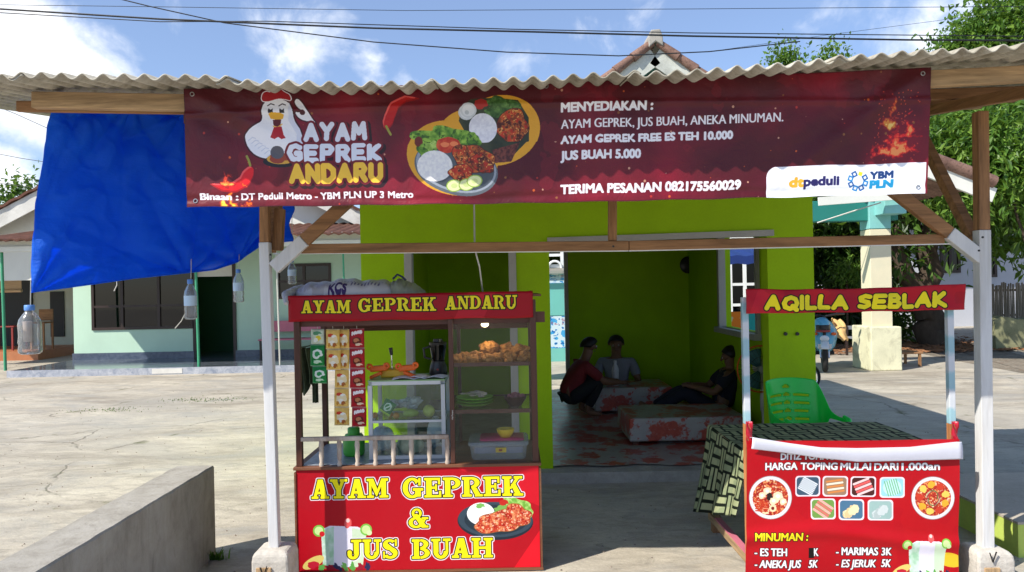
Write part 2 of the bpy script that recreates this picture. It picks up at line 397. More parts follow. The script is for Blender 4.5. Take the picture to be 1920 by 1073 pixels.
PEN = {'A': (.8, [[(0, 0), (.4, 1), (.8, 0)], [(.17, .34), (.63, .34)]]), 'Y': (.76, [[(0, 1), (.38, .5), (.76, 1)], [(.38, .5), (.34, 0)]]),
 'M': (.9, [[(0, 0), (.1, 1), (.45, .35), (.8, 1), (.9, 0)]]), 'G': (.8, [[(.76, .86), (.5, 1), (.2, .9), (0, .5), (.2, .1), (.5, 0), (.78, .15), (.78, .45), (.5, .45)]]),
 'E': (.66, [[(.64, 1), (0, 1), (0, 0), (.66, 0)], [(0, .5), (.54, .5)]]), 'P': (.66, [[(0, 0), (0, 1), (.48, 1), (.66, .75), (.48, .48), (0, .48)]]),
 'R': (.68, [[(0, 0), (0, 1), (.48, 1), (.64, .75), (.48, .48), (0, .48)], [(.34, .48), (.68, 0)]]), 'K': (.68, [[(0, 0), (0, 1)], [(.64, 1), (.05, .45), (.68, 0)]]),
 'N': (.72, [[(0, 0), (0, 1), (.72, 0), (.72, 1)]]), 'D': (.74, [[(0, 0), (0, 1), (.4, 1), (.74, .72), (.74, .28), (.4, 0), (0, 0)]]),
 'U': (.7, [[(0, 1), (0, .25), (.2, 0), (.5, 0), (.7, .25), (.7, 1)]]), 'I': (.04, [[(0, 0), (.0, 1)]]), 'L': (.56, [[(0, 1), (0, 0), (.56, 0)]]),
 'Q': (.9, [[(.45, 1), (.12, .85), (0, .5), (.12, .15), (.45, 0), (.78, .15), (.9, .5), (.78, .85), (.45, 1)], [(.6, .25), (.9, -.1)]]),
 'S': (.64, [[(.62, .9), (.35, 1), (.06, .86), (.1, .6), (.55, .42), (.62, .16), (.35, 0), (.0, .1)]]),
 'B': (.68, [[(0, 0), (0, 1), (.45, 1), (.62, .76), (.45, .53), (0, .53)], [(.45, .53), (.68, .28), (.48, 0), (0, 0)]]), ' ': (.3, [])}
def pen(cv, txt, x, y, h, width, r, gap=.34, slope=0., shear=0., bounce=0., arc=0.):
    tot = sum(PEN[c][0] for c in txt)+gap*(len(txt)-1); kx = width/tot; m = np.zeros((cv.h, cv.w), bool); cur = 0.
    for i, c in enumerate(txt):
        wd, pl = PEN[c]; f = (cur+wd/2)/tot*2-1; dy = (bounce*h if i % 2 else 0)+arc*h*f*f
        for P in pl: m |= cv.line_m([(x+(cur+a)*kx+shear*b*h, y-b*h+slope*(cur+a)*kx+dy) for a, b in P], r, True)
        cur += wd+gap
    return m
# ================================================================== ground
def ground_mat():
    m, t = new_mat('yard_concrete'); tcn = t.n('ShaderNodeTexCoord'); ob = tcn.outputs['Object']
    st = t.n('ShaderNodeMapping', None, Vector=ob); st.inputs['Scale'].default_value = (.5, 1.15, 1)
    big = t.noise(st, .55, 6, .62, .8); mid = t.noise(st, 2.6, 8, .68, 1.0); fin = t.noise(ob, 55, 4, .7)
    streak = t.noise(st, 6.5, 6, .7, 1.6)
    c = t.ramp(t.math('ADD', t.math('MULTIPLY', big, .5), t.math('MULTIPLY', mid, .5)), (.38, (.30, .262, .21)), (.5, (.47, .42, .34)), (.62, (.60, .545, .44)))
    c = t.mix(t.ramp(streak, (.5, 0.), (.68, .7)), c, (.25, .225, .185)); c = t.mix(t.ramp(t.noise(st, 14, 7, .75, 1.2), (.52, 0.), (.68, .5)), c, (.27, .24, .195))
    c = t.mix(t.ramp(t.noise(st, 1.1, 7, .7, 1.2), (.5, 0.), (.66, .7)), c, (.33, .32, .295)); c = t.mix(t.ramp(t.noise(ob, .35, 6, .65, .8), (.5, 0.), (.6, .45)), c, (.36, .34, .30))
    c = t.mix(t.ramp(t.noise(ob, .9, 9, .75), (.6, 0.), (.75, .5)), c, (.64, .585, .43))
    # cracks
    dv = t.n('ShaderNodeVectorMath', {'operation': 'ADD'}, _0=ob, _1=t.n('ShaderNodeVectorMath', {'operation': 'SCALE'}, _0=t.n('ShaderNodeTexNoise', None, Vector=ob, Scale=1.6, Detail=6).outputs[1], Scale=.5))
    vor = t.n('ShaderNodeTexVoronoi', {'feature': 'DISTANCE_TO_EDGE'}, Vector=dv, Scale=.42)
    crack = t.ramp(vor.outputs[0], (.0, 1.), (.008, 0.))
    cm = t.ramp(t.noise(ob, .8, 4, .6), (.47, 0.), (.56, 1.))
    crk = t.math('MULTIPLY', crack, cm)
    moss = t.math('MULTIPLY', t.ramp(vor.outputs[0], (.0, 1.), (.03, 0.)), t.ramp(t.noise(ob, 2.2, 5, .7), (.56, 0.), (.64, .8)))
    c = t.mix(t.math('MULTIPLY', crk, .6), c, (.09, .075, .055)); c = t.mix(moss, c, (.09, .10, .03))
    c = t.mix(t.ramp(fin, (.3, .25), (.6, 0.)), c, (.18, .155, .12))
    h = t.math('SUBTRACT', t.math('ADD', t.math('MULTIPLY', fin, .35), t.math('ADD', mid, t.math('MULTIPLY', streak, .8))), t.math('MULTIPLY', crk, .8))
    finish(t, c, t.math('ADD', .62, t.math('MULTIPLY', mid, .25)), h, .45, 0, .3, .02)
    return m
GM = ground_mat()
g = MB(); g.grid(lambda u, v: ((u-.5)*1200, -40+v*900, 0), 2, 2)
tag(g.build('ground', GM), kind='structure')

# ================================================================== shared materials
WB = {a: wood('raw_timber_'+a, (.30, .155, .07), a) for a in 'xyz'}
WG = {a: wood('pale_timber_'+a, (.42, .28, .15), a) for a in 'xyz'}
WP = M('whitewashed_timber', (.62, .62, .62), .6, .12, 14, .5, 0, .3, (1, 1, .1), .55, (.38, .35, .31))
CEM = M('old_cement', (.36, .34, .30), .85, .25, 7, .5, 0, .2, (1, 1, 1), .4, (.2, .18, .15))
LIME = M('lime_plaster', (.36, .59, .008), .65, .12, 1.6, .25, 0, .15, (1, 1, 1), .22, (.16, .25, .02))
WHITE = M('white_paint', (.72, .73, .72), .5, .06, 5, .08, 0, .4, (1, 1, 1), .15, (.5, .48, .44))
BLACKP = M('black_plastic', (.015, .015, .017), .35, .2, 9, .05)
DARKWOOD = wood('cart_dark_timber', (.085, .030, .018), 'z', .45, .3, .2, .4)
DARKWOODX = wood('cart_dark_timber_flat', (.10, .034, .02), 'x', .45, .3, .2, .4)
REDWOOD = wood('cart_brown_timber', (.17, .065, .03), 'x', .5, .35, .25, .4)
GLASS = glass('clear_glass')

# ================================================================== timber stall
ZR0, ZR1, ZB, ZP = 3.10, 6.02, 3.32, 3.95
_px = [-300, 0, 300, 600, 850, 1000, 1300, 1560, 1760, 1920, 2300]; _hf = [1.6+(h-1.6)*3.1/3.4 for h in (2.62, 2.606, 2.583, 2.546, 2.538, 2.543, 2.570, 2.606, 2.628, 2.645, 2.665)]
def roof_h(x, y):
    px = 960+x*447; return float(np.interp(px, _px, _hf))+.13*(y-ZR0)
stall = thing('wooden_stall', 'timber roadside stall with whitewashed posts and wavy cement sheet roof', 'market stall', (0, ZP, 0))
def roof_mat():
    m, t = new_mat('fibre_cement_sheet'); tcn = t.n('ShaderNodeTexCoord'); ob = tcn.outputs['Object']
    a = t.noise(ob, 3, 7, .65, .5); b = t.noise(ob, 40, 4, .6)
    c = t.ramp(t.math('ADD', t.math('MULTIPLY', a, .65), t.math('MULTIPLY', b, .35)), (.3, (.27, .245, .19)), (.5, (.44, .41, .34)), (.68, (.56, .53, .45)))
    c = t.mix(t.ramp(t.noise(ob, 9, 6, .7), (.5, 0.), (.68, .75)), c, (.15, .12, .08)); c = t.mix(t.ramp(t.noise(ob, 1.3, 6, .7), (.5, 0.), (.62, .5)), c, (.22, .20, .14))
    finish(t, c, .85, b, .3, 0, .2, .01); return m
ROOFM = roof_mat()
PITCH, AMP = .0853, .0123
edges = [-2.86, -2.02, -1.16, -.31, .56, 1.42, 2.28, 3.2]
for i in range(len(edges)-1):
    x0, x1 = edges[i]-(.06 if i else 0), edges[i+1]; off = .009*(i % 2)+random.uniform(-.002, .003); y0 = ZR0+random.uniform(-.022, .016)
    n = int((x1-x0)/PITCH*12)
    s = MB(); s.grid(lambda u, v: (x0+u*(x1-x0), y0+v*(ZR1-y0), roof_h(x0+u*(x1-x0), y0+v*(ZR1-y0))+AMP*(1+.12*mnoise.noise((x0*3+u*6, v*2, i)))*math.sin(2*math.pi*(x0+u*(x1-x0))/PITCH+.5*mnoise.noise((u*2, v, i*3.)))+off+.006*mnoise.noise((u*4+i*5, v*3, 2.))), n, 8)
    s.build('roof_sheet', ROOFM, stall, True, solid=.006)
def beam_pts(px0, py0, px1, py1, Z, Zb=None): return W(px0, py0, Z), W(px1, py1, Zb if Zb else Z)
def timber(name, p, q, a, b, m, bev=.004, up=(0, 0, 1), jit=0.):
    s = MB(); s.bar(p, q, a, b, up); return s.build(name, m, stall, bevel=bev)
# front beam: three lengths nailed end to end, following the sag of the sheets
def under(x, y, d): return Vector((x, y, roof_h(x, y)-AMP-d))
for x0, x1, d in ((-2.16, -.62, .052), (-.60, 1.13, .050), (1.15, 3.1, .052)):
    timber('front_beam', under(x0, ZB+.05, d), under(x1, ZB+.05, d), .045, .074, WG['x'])
timber('front_beam', under(-2.26, ZB+.085, .075), under(-1.2, ZB+.085, .075), .022, .05, WB['x'])
timber('purlin', under(-1.86, 4.25, .05), under(3.1, 4.25, .05), .04, .06, WB['x'])
timber('purlin', under(-1.70, 4.52, .05), under(3.1, 4.52, .05), .04, .06, WB['x'])
timber('purlin', under(-1.45, 4.86, .05), under(3.1, 4.86, .05), .04, .07, WG['x'])
timber('purlin', under(-1.5, 5.9, .05), under(3.1, 5.9, .05), .05, .085, WG['x'])
for x in (-1.32, .62, 2.56): timber('rafter', under(x, ZB+.09, .115), under(x, 5.94, .115), .045, .06, WB['y'])
# posts: whitewashed below, bare timber above, each in a cement footing
def post(px_t, px_b, yt_paint, wpx):
    base = W(px_b, 1025, ZP); mid = W(px_t+(px_b-px_t)*.1, yt_paint, ZP); topx = W(px_t, 200, ZP).x; h = roof_h(topx, ZP)-.19
    ww = wpx/F*ZP; s = MB()
    s.bar((base.x, ZP, base.z-.12), (mid.x, ZP, mid.z), ww, ww, (0, 1, 0), 0)
    s.build('post', [WP], stall, bevel=.004)
    s = MB(); s.bar((mid.x, ZP, mid.z+.001), (topx, ZP+.01, h), ww*.93, ww*.93, (0, 1, 0)); s.build('post_top', WB['z'], stall, bevel=.004)
    f = MB(); hx = .098; b = base
    prof = [(hx*1.0, 0.), (hx*.99, b.z-.05), (hx*.93, b.z-.012), (hx*.72, b.z+.004)]
    vs = []; fs = []
    for r_, z in prof:
        for i, j in ((-1, -1), (1, -1), (1, 1), (-1, 1)): vs.append((b.x+i*r_, ZP+j*r_, z))
    for k in range(3):
        for i in range(4): fs.append((k*4+i, k*4+(i+1) % 4, k*4+4+(i+1) % 4, k*4+4+i))
    fs += [(3, 2, 1, 0), (12, 13, 14, 15)]; f.add(vs, fs); ft = f.build('footing', FOOT, stall, bevel=.012)
    pl = MB(); pl.box(b.x-.068, b.x+.01, ZP-.108, ZP-.094, .0, b.z-.075); p_ = pl.build('timber_patch', WG['z'], ft, bevel=.002)
    mk = MB(); c0 = W(px_b-12, 1058, ZP-.1)
    mk.bar((b.x-.045, ZP-.109, .165), (b.x-.03, ZP-.109, .115), .004, .006, (0, 1, 0)); mk.bar((b.x-.03, ZP-.109, .115), (b.x-.01, ZP-.109, .17), .004, .006, (0, 1, 0))
    mk.build('pencil_mark', BLACKP, ft)
    return base
FOOT = M('footing_cement', (.50, .47, .42), .9, .25, 12, .8, 0, .2, (1, 1, 1), .45, (.26, .2, .15))
bl = post(495, 516, 455, 18.5); br = post(1840, 1847, 432, 22)
# cross beam, short hanger, braces
timber('cross_beam', *beam_pts(566, 467, 1178, 461, ZP+.02), .04, .052, WB['x']); timber('cross_beam', *beam_pts(1179, 461, 1768, 448, ZP+.02), .04, .052, WB['x'])
timber('edge_strip', *beam_pts(512, 476, 1178, 470.5, ZP+.01), .012, .007, WHITE, .001); timber('edge_strip', *beam_pts(1179, 470.5, 1800, 457, ZP+.01), .012, .007, WHITE, .001)
timber('hanger', W(1148, 452, ZP+.03), W(1149, 250, ZP+.03), .046, .03, WB['z'], up=(0, 1, 0))
def brace(px0, py0, px1, py1, z0, z1, k, a=.055, b=.075):
    p, q = W(px0, py0, z0), W(px1, py1, z1); mid = p.lerp(q, k)
    if k > 0: s = MB(); s.bar(p, mid, a, b, (0, 1, 0)); s.build('brace', WP, stall, bevel=.004)
    s = MB(); s.bar(p.lerp(q, k+.002), q, a*.96, b*.9, (0, 1, 0)); s.build('brace', WB['x'], stall, bevel=.004)
brace(514, 503, 672, 360, ZP-.005, ZP-.005, .36, .07, .045); brace(1838, 484, 1640, 330, ZP-.005, ZP-.005, .30, .07, .05)
brace(1826, 450, 1715, 230, ZP+.05, ZP+.62, 0., .055, .06); brace(507, 470, 540, 250, ZP+.06, ZP+.6, 0., .05, .06)
timber('splice', W(525, 392, ZP+.07), W(521, 470, ZP+.06), .05, .05, WB['z'], up=(0, 1, 0))
for px, py in ((1843, 445), (1836, 470), (1150, 462), (507, 478)):
    nl = MB(); nl.lathe([(.006, 0), (.006, .004)], W(px, py, ZP-.075), 8, axis='y'); nl.build('nail', BLACKP, stall)

# ================================================================== printed banner under the eave
def make_banner():
    Wd, Ht = 2400, 372; c = Canvas(Wd, Ht, (78, 8, 27))
    def mp(px, py):
        t = (px-351)/(1740-351); top = 168-40*t; bot = 388.5-26.5*t; return (t*Wd, (py-top)/(bot-top)*Ht)
    c.map = mp; k = Wd/1389.
    n = vnoise(Ht, Wd, 260, 3, 4); n2 = vnoise(Ht, Wd, 90, 9, 4)
    c.a = np.array((78, 2, 20))/255.+(np.array((132, 8, 36))-np.array((78, 2, 20)))[None, None]/255.*np.clip((n-.38)*2.6, 0, 1)[..., None]
    red = (n2 > .66); c.paint(red, (150, 20, 42), .25)
    rg = np.random.default_rng(4)
    for _ in range(150):
        x, y = rg.random()*Wd, rg.random()*Ht; r = rg.choice([1, 1.5, 2, 3, 4]); c.paint((c.X-x)**2+(c.Y-y)**2 < r*r, [(235, 120, 40), (200, 60, 40), (230, 190, 150), (150, 110, 50)][rg.integers(4)], .75)
    # chillies and flames
    def chilli(P, r, col, stem):
        Q = c.pts(P); m = np.zeros((Ht, Wd), bool); nn = len(Q)
        for i in range(nn-1):
            for s in np.linspace(0, 1, 8):
                p = Q[i]*(1-s)+Q[i+1]*s; f = (i+s)/(nn-1); rr = r*k*(math.sin(min(1, f*1.25+.05)*math.pi/2)**.8 if f < .9 else 1-.35*(f-.9)/.1)
                m |= (c.X-p[0])**2+(c.Y-p[1])**2 < rr*rr
        c.paint(m, col); c.paint(np.roll(m, (-5, -6), (0, 1)) & m & ~np.roll(m, (5, 4), (0, 1)), (255, 130, 120), .6)
        c.paint(m & ~np.roll(m, (-6, 0), (0, 1)), (120, 0, 10), .5); c.line(stem, 2.2*k, (150, 150, 60))
    chilli([(398, 346), (420, 352), (442, 350), (460, 338), (470, 318)], 11, (225, 18, 30), [(471, 309), (469, 301), (465, 292)])
    chilli([(787, 181), (762, 182), (742, 195), (733, 215), (728, 232)], 10, (188, 14, 20), [(727, 233), (732, 243), (735, 248)])
    def flame(cx, cy, wx, hy, cols, seed, thr=.5, lean=.0):
        P = c.pts([(cx, cy)])[0]; U = (c.X-P[0])/(wx*k); V = (P[1]-c.Y)/(hy*1.69)
        nn = vnoise(Ht, Wd, 30, seed, 4); nb = np.roll(vnoise(Ht, Wd, 13, seed+3, 3), 3, 0)
        fld = 1-np.abs(U-lean*V+.35*np.sin(V*6+seed)*(V > .2)*V)*(1.1+1.9*np.clip(V, 0, 1))-np.clip(V, 0, 2)*.85-np.clip(-V, 0, 9)*6
        val = fld*.85+(nn-.5)*1.5+(nb-.5)*.9
        for th, col, al in zip((thr-.1, thr+.06, thr+.2, thr+.36), cols, (.55, .9, .9, .9)): c.paint((val > th) & (fld > -.35) & (np.abs(U) < 1.6) & (V < 1.5) & (V > -.4), col, al)
    fc = [(150, 20, 25), (215, 40, 20), (240, 120, 25), (255, 215, 70)]
    flame(425, 345, 26, 62, [(150, 20, 25), (215, 60, 30), (235, 130, 50), (250, 190, 90)], 5, .42)
    flame(442, 389, 50, 40, [(190, 30, 30), (240, 110, 20), (255, 190, 30), (255, 240, 80)], 11, .2)
    flame(1675, 285, 52, 72, [(190, 18, 28), (235, 35, 35), (245, 90, 50), (250, 160, 90)], 21, .3)
    flame(1668, 240, 30, 92, [(150, 20, 25), (190, 70, 30), (215, 140, 50), (235, 200, 110)], 33, .4)
    flame(1702, 256, 30, 40, [(190, 18, 28), (235, 35, 35), (245, 90, 50), (250, 160, 90)], 41, .4)
    for _ in range(90):
        x, y = 1640+rg.random()*80, 170+rg.random()*130; P = c.pts([(x, y)])[0]; c.paint((c.X-P[0])**2+(c.Y-P[1])**2 < 4, (230, 90, 50), .7)
    # cartoon hen
    WHT = (236, 236, 244); OUT = (92, 12, 24)
    body = [(497, 226), (495, 205), (500, 192), (514, 185), (530, 185), (546, 190), (553, 205), (555, 224), (566, 240), (573, 262), (572, 290), (546, 283), (520, 296), (500, 297), (480, 290), (466, 274), (461, 254), (466, 247), (472, 241), (486, 232)]
    body = c.spoly(body, 2); c.paint(dilate(c.poly_m(body), 5), (60, 6, 18)); c.poly(body, WHT); 
    c.poly([(546, 190), (553, 205), (555, 224), (566, 240), (573, 262), (572, 290), (560, 286), (560, 250), (545, 225)], (214, 218, 236))
    for i in range(7): c.line([(468+i*6, 262+i*5), (476+i*6, 256+i*5), (482+i*6, 258+i*5)], 1.4, (205, 210, 228))
    hand = [(556, 190), (560, 183), (567, 186), (580, 205), (590, 222), (596, 228), (588, 226), (572, 224), (562, 218), (557, 208), (566, 210), (571, 206), (562, 200)]
    hand = c.spoly(hand, 2); c.paint(dilate(c.poly_m(hand), 4), (60, 6, 18)); c.poly(hand, WHT); c.ell(571, 209, 5, 5, (70, 8, 24))
    comb = [(496, 190), (497, 176), (505, 171), (513, 174), (518, 166), (530, 165), (538, 172), (548, 176), (551, 188), (540, 185), (526, 184), (510, 190)]
    comb = c.spoly(comb, 2); c.paint(dilate(c.poly_m(comb), 3), WHT); c.poly(comb, (165, 18, 32))
    for ex in (513, 534): c.line([(ex-6, 198), (ex, 194), (ex+6, 196)], 1.6, (50, 40, 50)); c.poly([(ex-5, 206), (ex-4, 203), (ex, 206), (ex+4, 203), (ex+4, 211), (ex-5, 211)], (30, 25, 35))
    c.poly([(508, 213), (514, 210), (530, 211), (537, 214), (535, 222), (524, 224), (512, 222)], (228, 170, 35))
    c.poly([(516, 224), (532, 223), (530, 234), (522, 238), (517, 233)], (90, 16, 26)); c.line([(517, 236), (525, 238), (533, 232)], 2, (228, 180, 80))
    c.poly([(518, 238), (532, 236), (536, 252), (540, 258), (532, 260), (526, 256), (519, 260), (511, 257), (514, 250)], (176, 22, 34))
    c.ell(527, 302, 32, 11, (26, 22, 30)); c.ell(528, 297, 26, 10, (210, 160, 60)); c.ell(526, 295, 21, 9, (150, 60, 40), jit=.2); c.ell(522, 285, 13, 12, (88, 86, 96))
    # logo words
    def logo(txt, px, py, px2, h, r, col, **kw):
        a = mp(px, py); b = mp(px2, py); m = pen(c, txt, a[0], a[1], h*1.69, (b[0]-a[0]), r, **kw)
        c.paint(np.roll(dilate(m, 9), (7, 7), (0, 1)), (40, 4, 14)); c.paint(dilate(m, 7), (112, 12, 30)); c.paint(m, col); return m
    logo('AYAM', 577, 259, 686, 26, 8.2, (222, 226, 240), gap=.44, bounce=-.07)
    logo('GEPREK', 545, 299, 713, 26, 8.6, (222, 226, 240), gap=.42, bounce=.05)
    logo('ANDARU', 548, 338, 715, 27, 9., (246, 196, 60), gap=.42, arc=-.0)
    # words
    TW = (240, 238, 242)
    def words(s, px, py, px2, h, bold=0., **kw):
        a = mp(px, py); b = mp(px2, py); sl = 0
        c.text(s, a[0], a[1], h*1.69, TW, width=b[0]-a[0], bold=bold, **kw)
    words('Binaan :', 377, 375, 447, 11.5, 1.6); words('DT Peduli Metro - YBM PLN UP 3 Metro', 454, 373, 776, 11.5, 1.3)
    words('MENYEDIAKAN :', 1053, 204, 1223, 15, 2.4); words('AYAM GEPREK, JUS BUAH, ANEKA MINUMAN.', 1053, 235, 1466, 16, .7)
    words('AYAM GEPREK FREE ES TEH 10.000', 1053, 265, 1373, 15.5, 2.0); words('JUS BUAH 5.000', 1053, 295, 1201, 15, 2.0)
    words('TERIMA PESANAN 082175560029', 1053, 358, 1389, 15, 2.3)
    # food on its yellow patch
    def grilled(cx, cy, rx, ry, rot, seed, a=(120, 52, 22), b=(200, 110, 48), d=(70, 20, 14), jit=.12):
        m = c.poly_m(c.ell_pts(cx, cy, rx, ry, rot, 90, jit, seed)); c.paint(dilate(m, 2), d, .8); c.paint(m, a, 1, col2=b, cell=11, seed=seed)
        nn = vnoise(Ht, Wd, 9, seed+5, 3); c.paint(m & (nn > .6), (190, 40, 20), .75); c.paint(m & (nn < .36), (60, 18, 12), .75); c.paint(m & (vnoise(Ht, Wd, 6, seed+8, 2) > .72), (240, 180, 100), .8); return m
    def greens(cx, cy, rx, ry, seed, a=(70, 120, 30), b=(150, 190, 70), rot=0.):
        m = c.poly_m(c.ell_pts(cx, cy, rx, ry, rot, 90, .28, seed)); c.paint(m, a, 1, col2=b, cell=16, seed=seed); c.paint(m & (vnoise(Ht, Wd, 10, seed+2, 3) < .4), (35, 70, 18), .7)
    YEL = (222, 160, 40)
    c.ell(937, 240, 78, 66, YEL, rot=-.35); c.ell(850, 292, 86, 70, YEL, rot=.25); c.ell(880, 260, 60, 60, YEL)
    c.poly([(866, 196), (885, 181), (930, 178), (972, 182), (992, 214), (993, 258), (960, 292), (926, 300), (890, 270), (862, 222)], (38, 46, 32), col2=(60, 66, 44), cell=40)
    c.poly([(924, 278), (976, 264), (960, 300), (930, 302)], (120, 60, 50), col2=(70, 30, 30))
    greens(945, 192, 30, 16, 3, (50, 90, 34), (110, 150, 80)); greens(930, 204, 22, 10, 6, (44, 80, 34), (100, 140, 70)); c.ell(903, 190, 13, 9, (168, 36, 30), jit=.15)
    for cx_, cy_ in ((876, 206), (880, 202)): c.ell(cx_, cy_, 15, 14, (205, 210, 214)); c.ell(cx_, cy_, 11.5, 10.5, (225, 228, 232))
    c.ell(877, 206, 4, 4, (190, 196, 200))
    grilled(962, 230, 27, 33, .1, 12); c.ell(907, 235, 26, 28, (214, 214, 226), col2=(232, 232, 240), cell=8, rot=-.3)
    c.ell(857, 312, 79, 50, (96, 104, 112), rot=.22); c.ell(857, 309, 76, 47, (150, 158, 170), rot=.22); c.ell(858, 309, 71, 43, (66, 74, 82), rot=.22, col2=(84, 92, 100), cell=60)
    greens(838, 250, 56, 17, 8, rot=.06); greens(800, 268, 22, 20, 14); greens(880, 262, 22, 17, 19); greens(812, 272, 14, 10, 23, (110, 150, 50), (180, 210, 110)); c.ell(787, 262, 8, 10, (110, 40, 28), jit=.1)
    c.ell(842, 268, 24, 15, (186, 46, 26), jit=.12, col2=(215, 90, 50), cell=14); c.ell(836, 268, 8, 6, (235, 130, 80)); c.ell(853, 266, 8, 6, (235, 130, 80))
    c.ell(817, 309, 33, 29, (222, 220, 222), col2=(238, 236, 232), cell=7); grilled(889, 294, 38, 26, .25, 30); grilled(866, 320, 23, 14, -.1, 37, (150, 40, 18), (215, 110, 50)); grilled(905, 303, 22, 15, .5, 44, (90, 30, 18), (150, 66, 34))
    for x_, y_ in ((853, 345), (876, 342), (891, 335)): c.ell(x_, y_, 15, 11.5, (150, 180, 70), rot=-.2); c.ell(x_, y_, 13, 9.7, (226, 232, 170), rot=-.2); c.ell(x_, y_, 6, 4.5, (205, 218, 140), rot=-.2)
    # partners' corner
    P = c.pts([(1438, 368)])[0]; P2 = c.pts([(1441, 312)])[0]
    xl, yt = P[0], c.pts([(1500, 309)])[0][1]; r = 34
    m = (c.X > xl) & (c.Y > yt) & (c.X < Wd-6) & ~((c.X < xl+r) & (c.Y < yt+r) & ((c.X-xl-r)**2+(c.Y-yt-r)**2 > r*r)); c.paint(m, (238, 240, 248))
    def w2(s, px, py, px2, h, col, bold): a = mp(px, py); b = mp(px2, py); c.text(s, a[0], a[1], h*1.69, col, width=b[0]-a[0], bold=bold)
    w2('dt', 1482, 347, 1508, 15, (240, 176, 50), 3); w2('peduli', 1509, 346, 1574, 14.5, (34, 30, 96), 2.4)
    w2('YBM', 1635, 333, 1677, 11.5, (22, 60, 120), 2.4); w2('PLN', 1635, 350, 1677, 12, (20, 150, 205), 2.8)
    for i in range(8):
        an = i*math.pi/4+.3; x_, y_ = 1611+15*math.cos(an), 337+14*math.sin(an)
        col = (245, 220, 50) if i == 6 else [(30, 130, 200), (25, 90, 160)][i % 2]
        s_ = 5.2; sq = [(x_+s_*math.cos(an+j*math.pi/2+.78), y_+s_*math.sin(an+j*math.pi/2+.78)) for j in range(5)]
        if i == 6: c.poly(sq, col)
        else: c.line(sq, 2.2, col)
    # hem
    m = (c.Y < 3) | (c.Y > Ht-3) | (c.X < 3); c.paint(m & ~((c.X > xl) & (c.Y > yt)), (60, 5, 20), .6)
    return c.mat('banner_print', .32, .95, .55)
BAN = make_banner()
q00, q10, q01, q11 = W(351, 389, ZB), W(1737, 363, ZB), W(345, 167, ZB), W(1745, 127, ZB)
def ban_fn(u, v):
    p = q00.lerp(q10, u).lerp(q01.lerp(q11, u), v)
    sag = .016*math.sin(u*math.pi)*(1 if v > .5 else .6)
    rip = .006*math.sin(u*37+v*4)*math.sin(u*9.3)+.010*(1-v)*math.sin(u*21+1.3)*math.sin(u*5)
    # pull folds from the corners
    for cu, cv_, dx, dz in ((0, 1, 1, -.55), (1, 1, -1, -.7)):
        a, b = (u-cu)*3.4, (v-cv_)*.55; d = math.hypot(a, b)
        if d > 1e-4:
            along = (a*dx+b*dz)/math.hypot(dx, dz); perp = (a*dz-b*dx)/math.hypot(dx, dz)
            rip += .016*math.exp(-(perp/.035)**2)*math.exp(-max(0, along)/.55)*(along > 0)*min(1, along*6)
            rip -= .010*math.exp(-((perp-.075)/.04)**2)*math.exp(-max(0, along)/.5)*(along > 0)*min(1, along*6)
    fold = .007*math.exp(-((v-.78-.05*math.sin(u*4))/.02)**2)-.005*math.exp(-((v-.06-.02*math.sin(u*13))/.025)**2)
    return Vector((p.x, p.y-rip-fold-.004, p.z-sag+.004*math.sin(u*60)*(1-v)*.5))
b = MB(); b.grid(ban_fn, 420, 60)
ban = b.build('banner', BAN, None, True); tag(ban, 'long maroon banner printed with a white hen and chicken plates, hung under the eave', 'banner')
for u, v in ((.012, .95), (.012, .05), (.485, .965), (.988, .95), (.988, .05)):
    p = ban_fn(u, v); eye = MB(); eye.ring((p.x, p.y-.003, p.z), .0085, .0025, 'y', 16, 6); eye.build('eyelet', M('steel', (.55, .55, .55), .3, .1, 9, .05, 1.), ban, True)

# ================================================================== blue tarpaulin curtain
def tarp_mat():
    m, t = new_mat('blue_tarpaulin'); tcn = t.n('ShaderNodeTexCoord'); ob = tcn.outputs['Object']
    n = t.noise(ob, 5, 5, .6, .4); st = t.n('ShaderNodeMapping', None, Vector=ob); st.inputs['Scale'].default_value = (6, 6, 50)
    n2 = t.noise(st, 1.6, 5, .7)
    c = t.mix(n, (.005, .14, .66), (.012, .23, .90)); h = t.math('ADD', t.math('MULTIPLY', n, 1.0), t.math('ADD', t.math('MULTIPLY', n2, .5), t.math('MULTIPLY', t.noise(ob, 15, 6, .7, 1.5), .8)))
    b = t.n('ShaderNodeBsdfPrincipled', None, Base_Color=c, Roughness=.5); b.inputs['Specular IOR Level'].default_value = .3
    bn = t.n('ShaderNodeBump', None, Strength=.55, Distance=.025, Height=h); t.t.links.new(bn.outputs[0], b.inputs['Normal'])
    tr = t.n('ShaderNodeBsdfTranslucent', None, Color=(.006, .22, 1.)); mx = t.n('ShaderNodeMixShader', None, _0=.5, _1=b, _2=tr)
    t.n('ShaderNodeOutputMaterial', None, Surface=mx); return m
TARP = tarp_mat()
top = [(104, 172, 3.62), (170, 182, 3.8), (242, 196, 4.05), (347, 204, 4.35), (440, 225, 4.7), (548, 235, 4.95)]
bot = [(58, 548, 3.62), (150, 536, 3.8), (250, 522, 4.05), (356, 511, 4.35), (405, 506, 4.6), (447, 491, 4.85), (490, 458, 4.92), (546, 452, 4.95)]
def poly_at(P, t):
    t *= len(P)-1; i = min(int(t), len(P)-2); f = t-i; return [P[i][k]*(1-f)+P[i+1][k]*f for k in range(3)]
tt = [0, .14, .31, .54, .77, 1.]; bt = [0, .19, .39, .61, .71, .8, .89, 1.]
def interp(P, T, t): return [float(np.interp(t, T, [p[k] for p in P])) for k in range(3)]
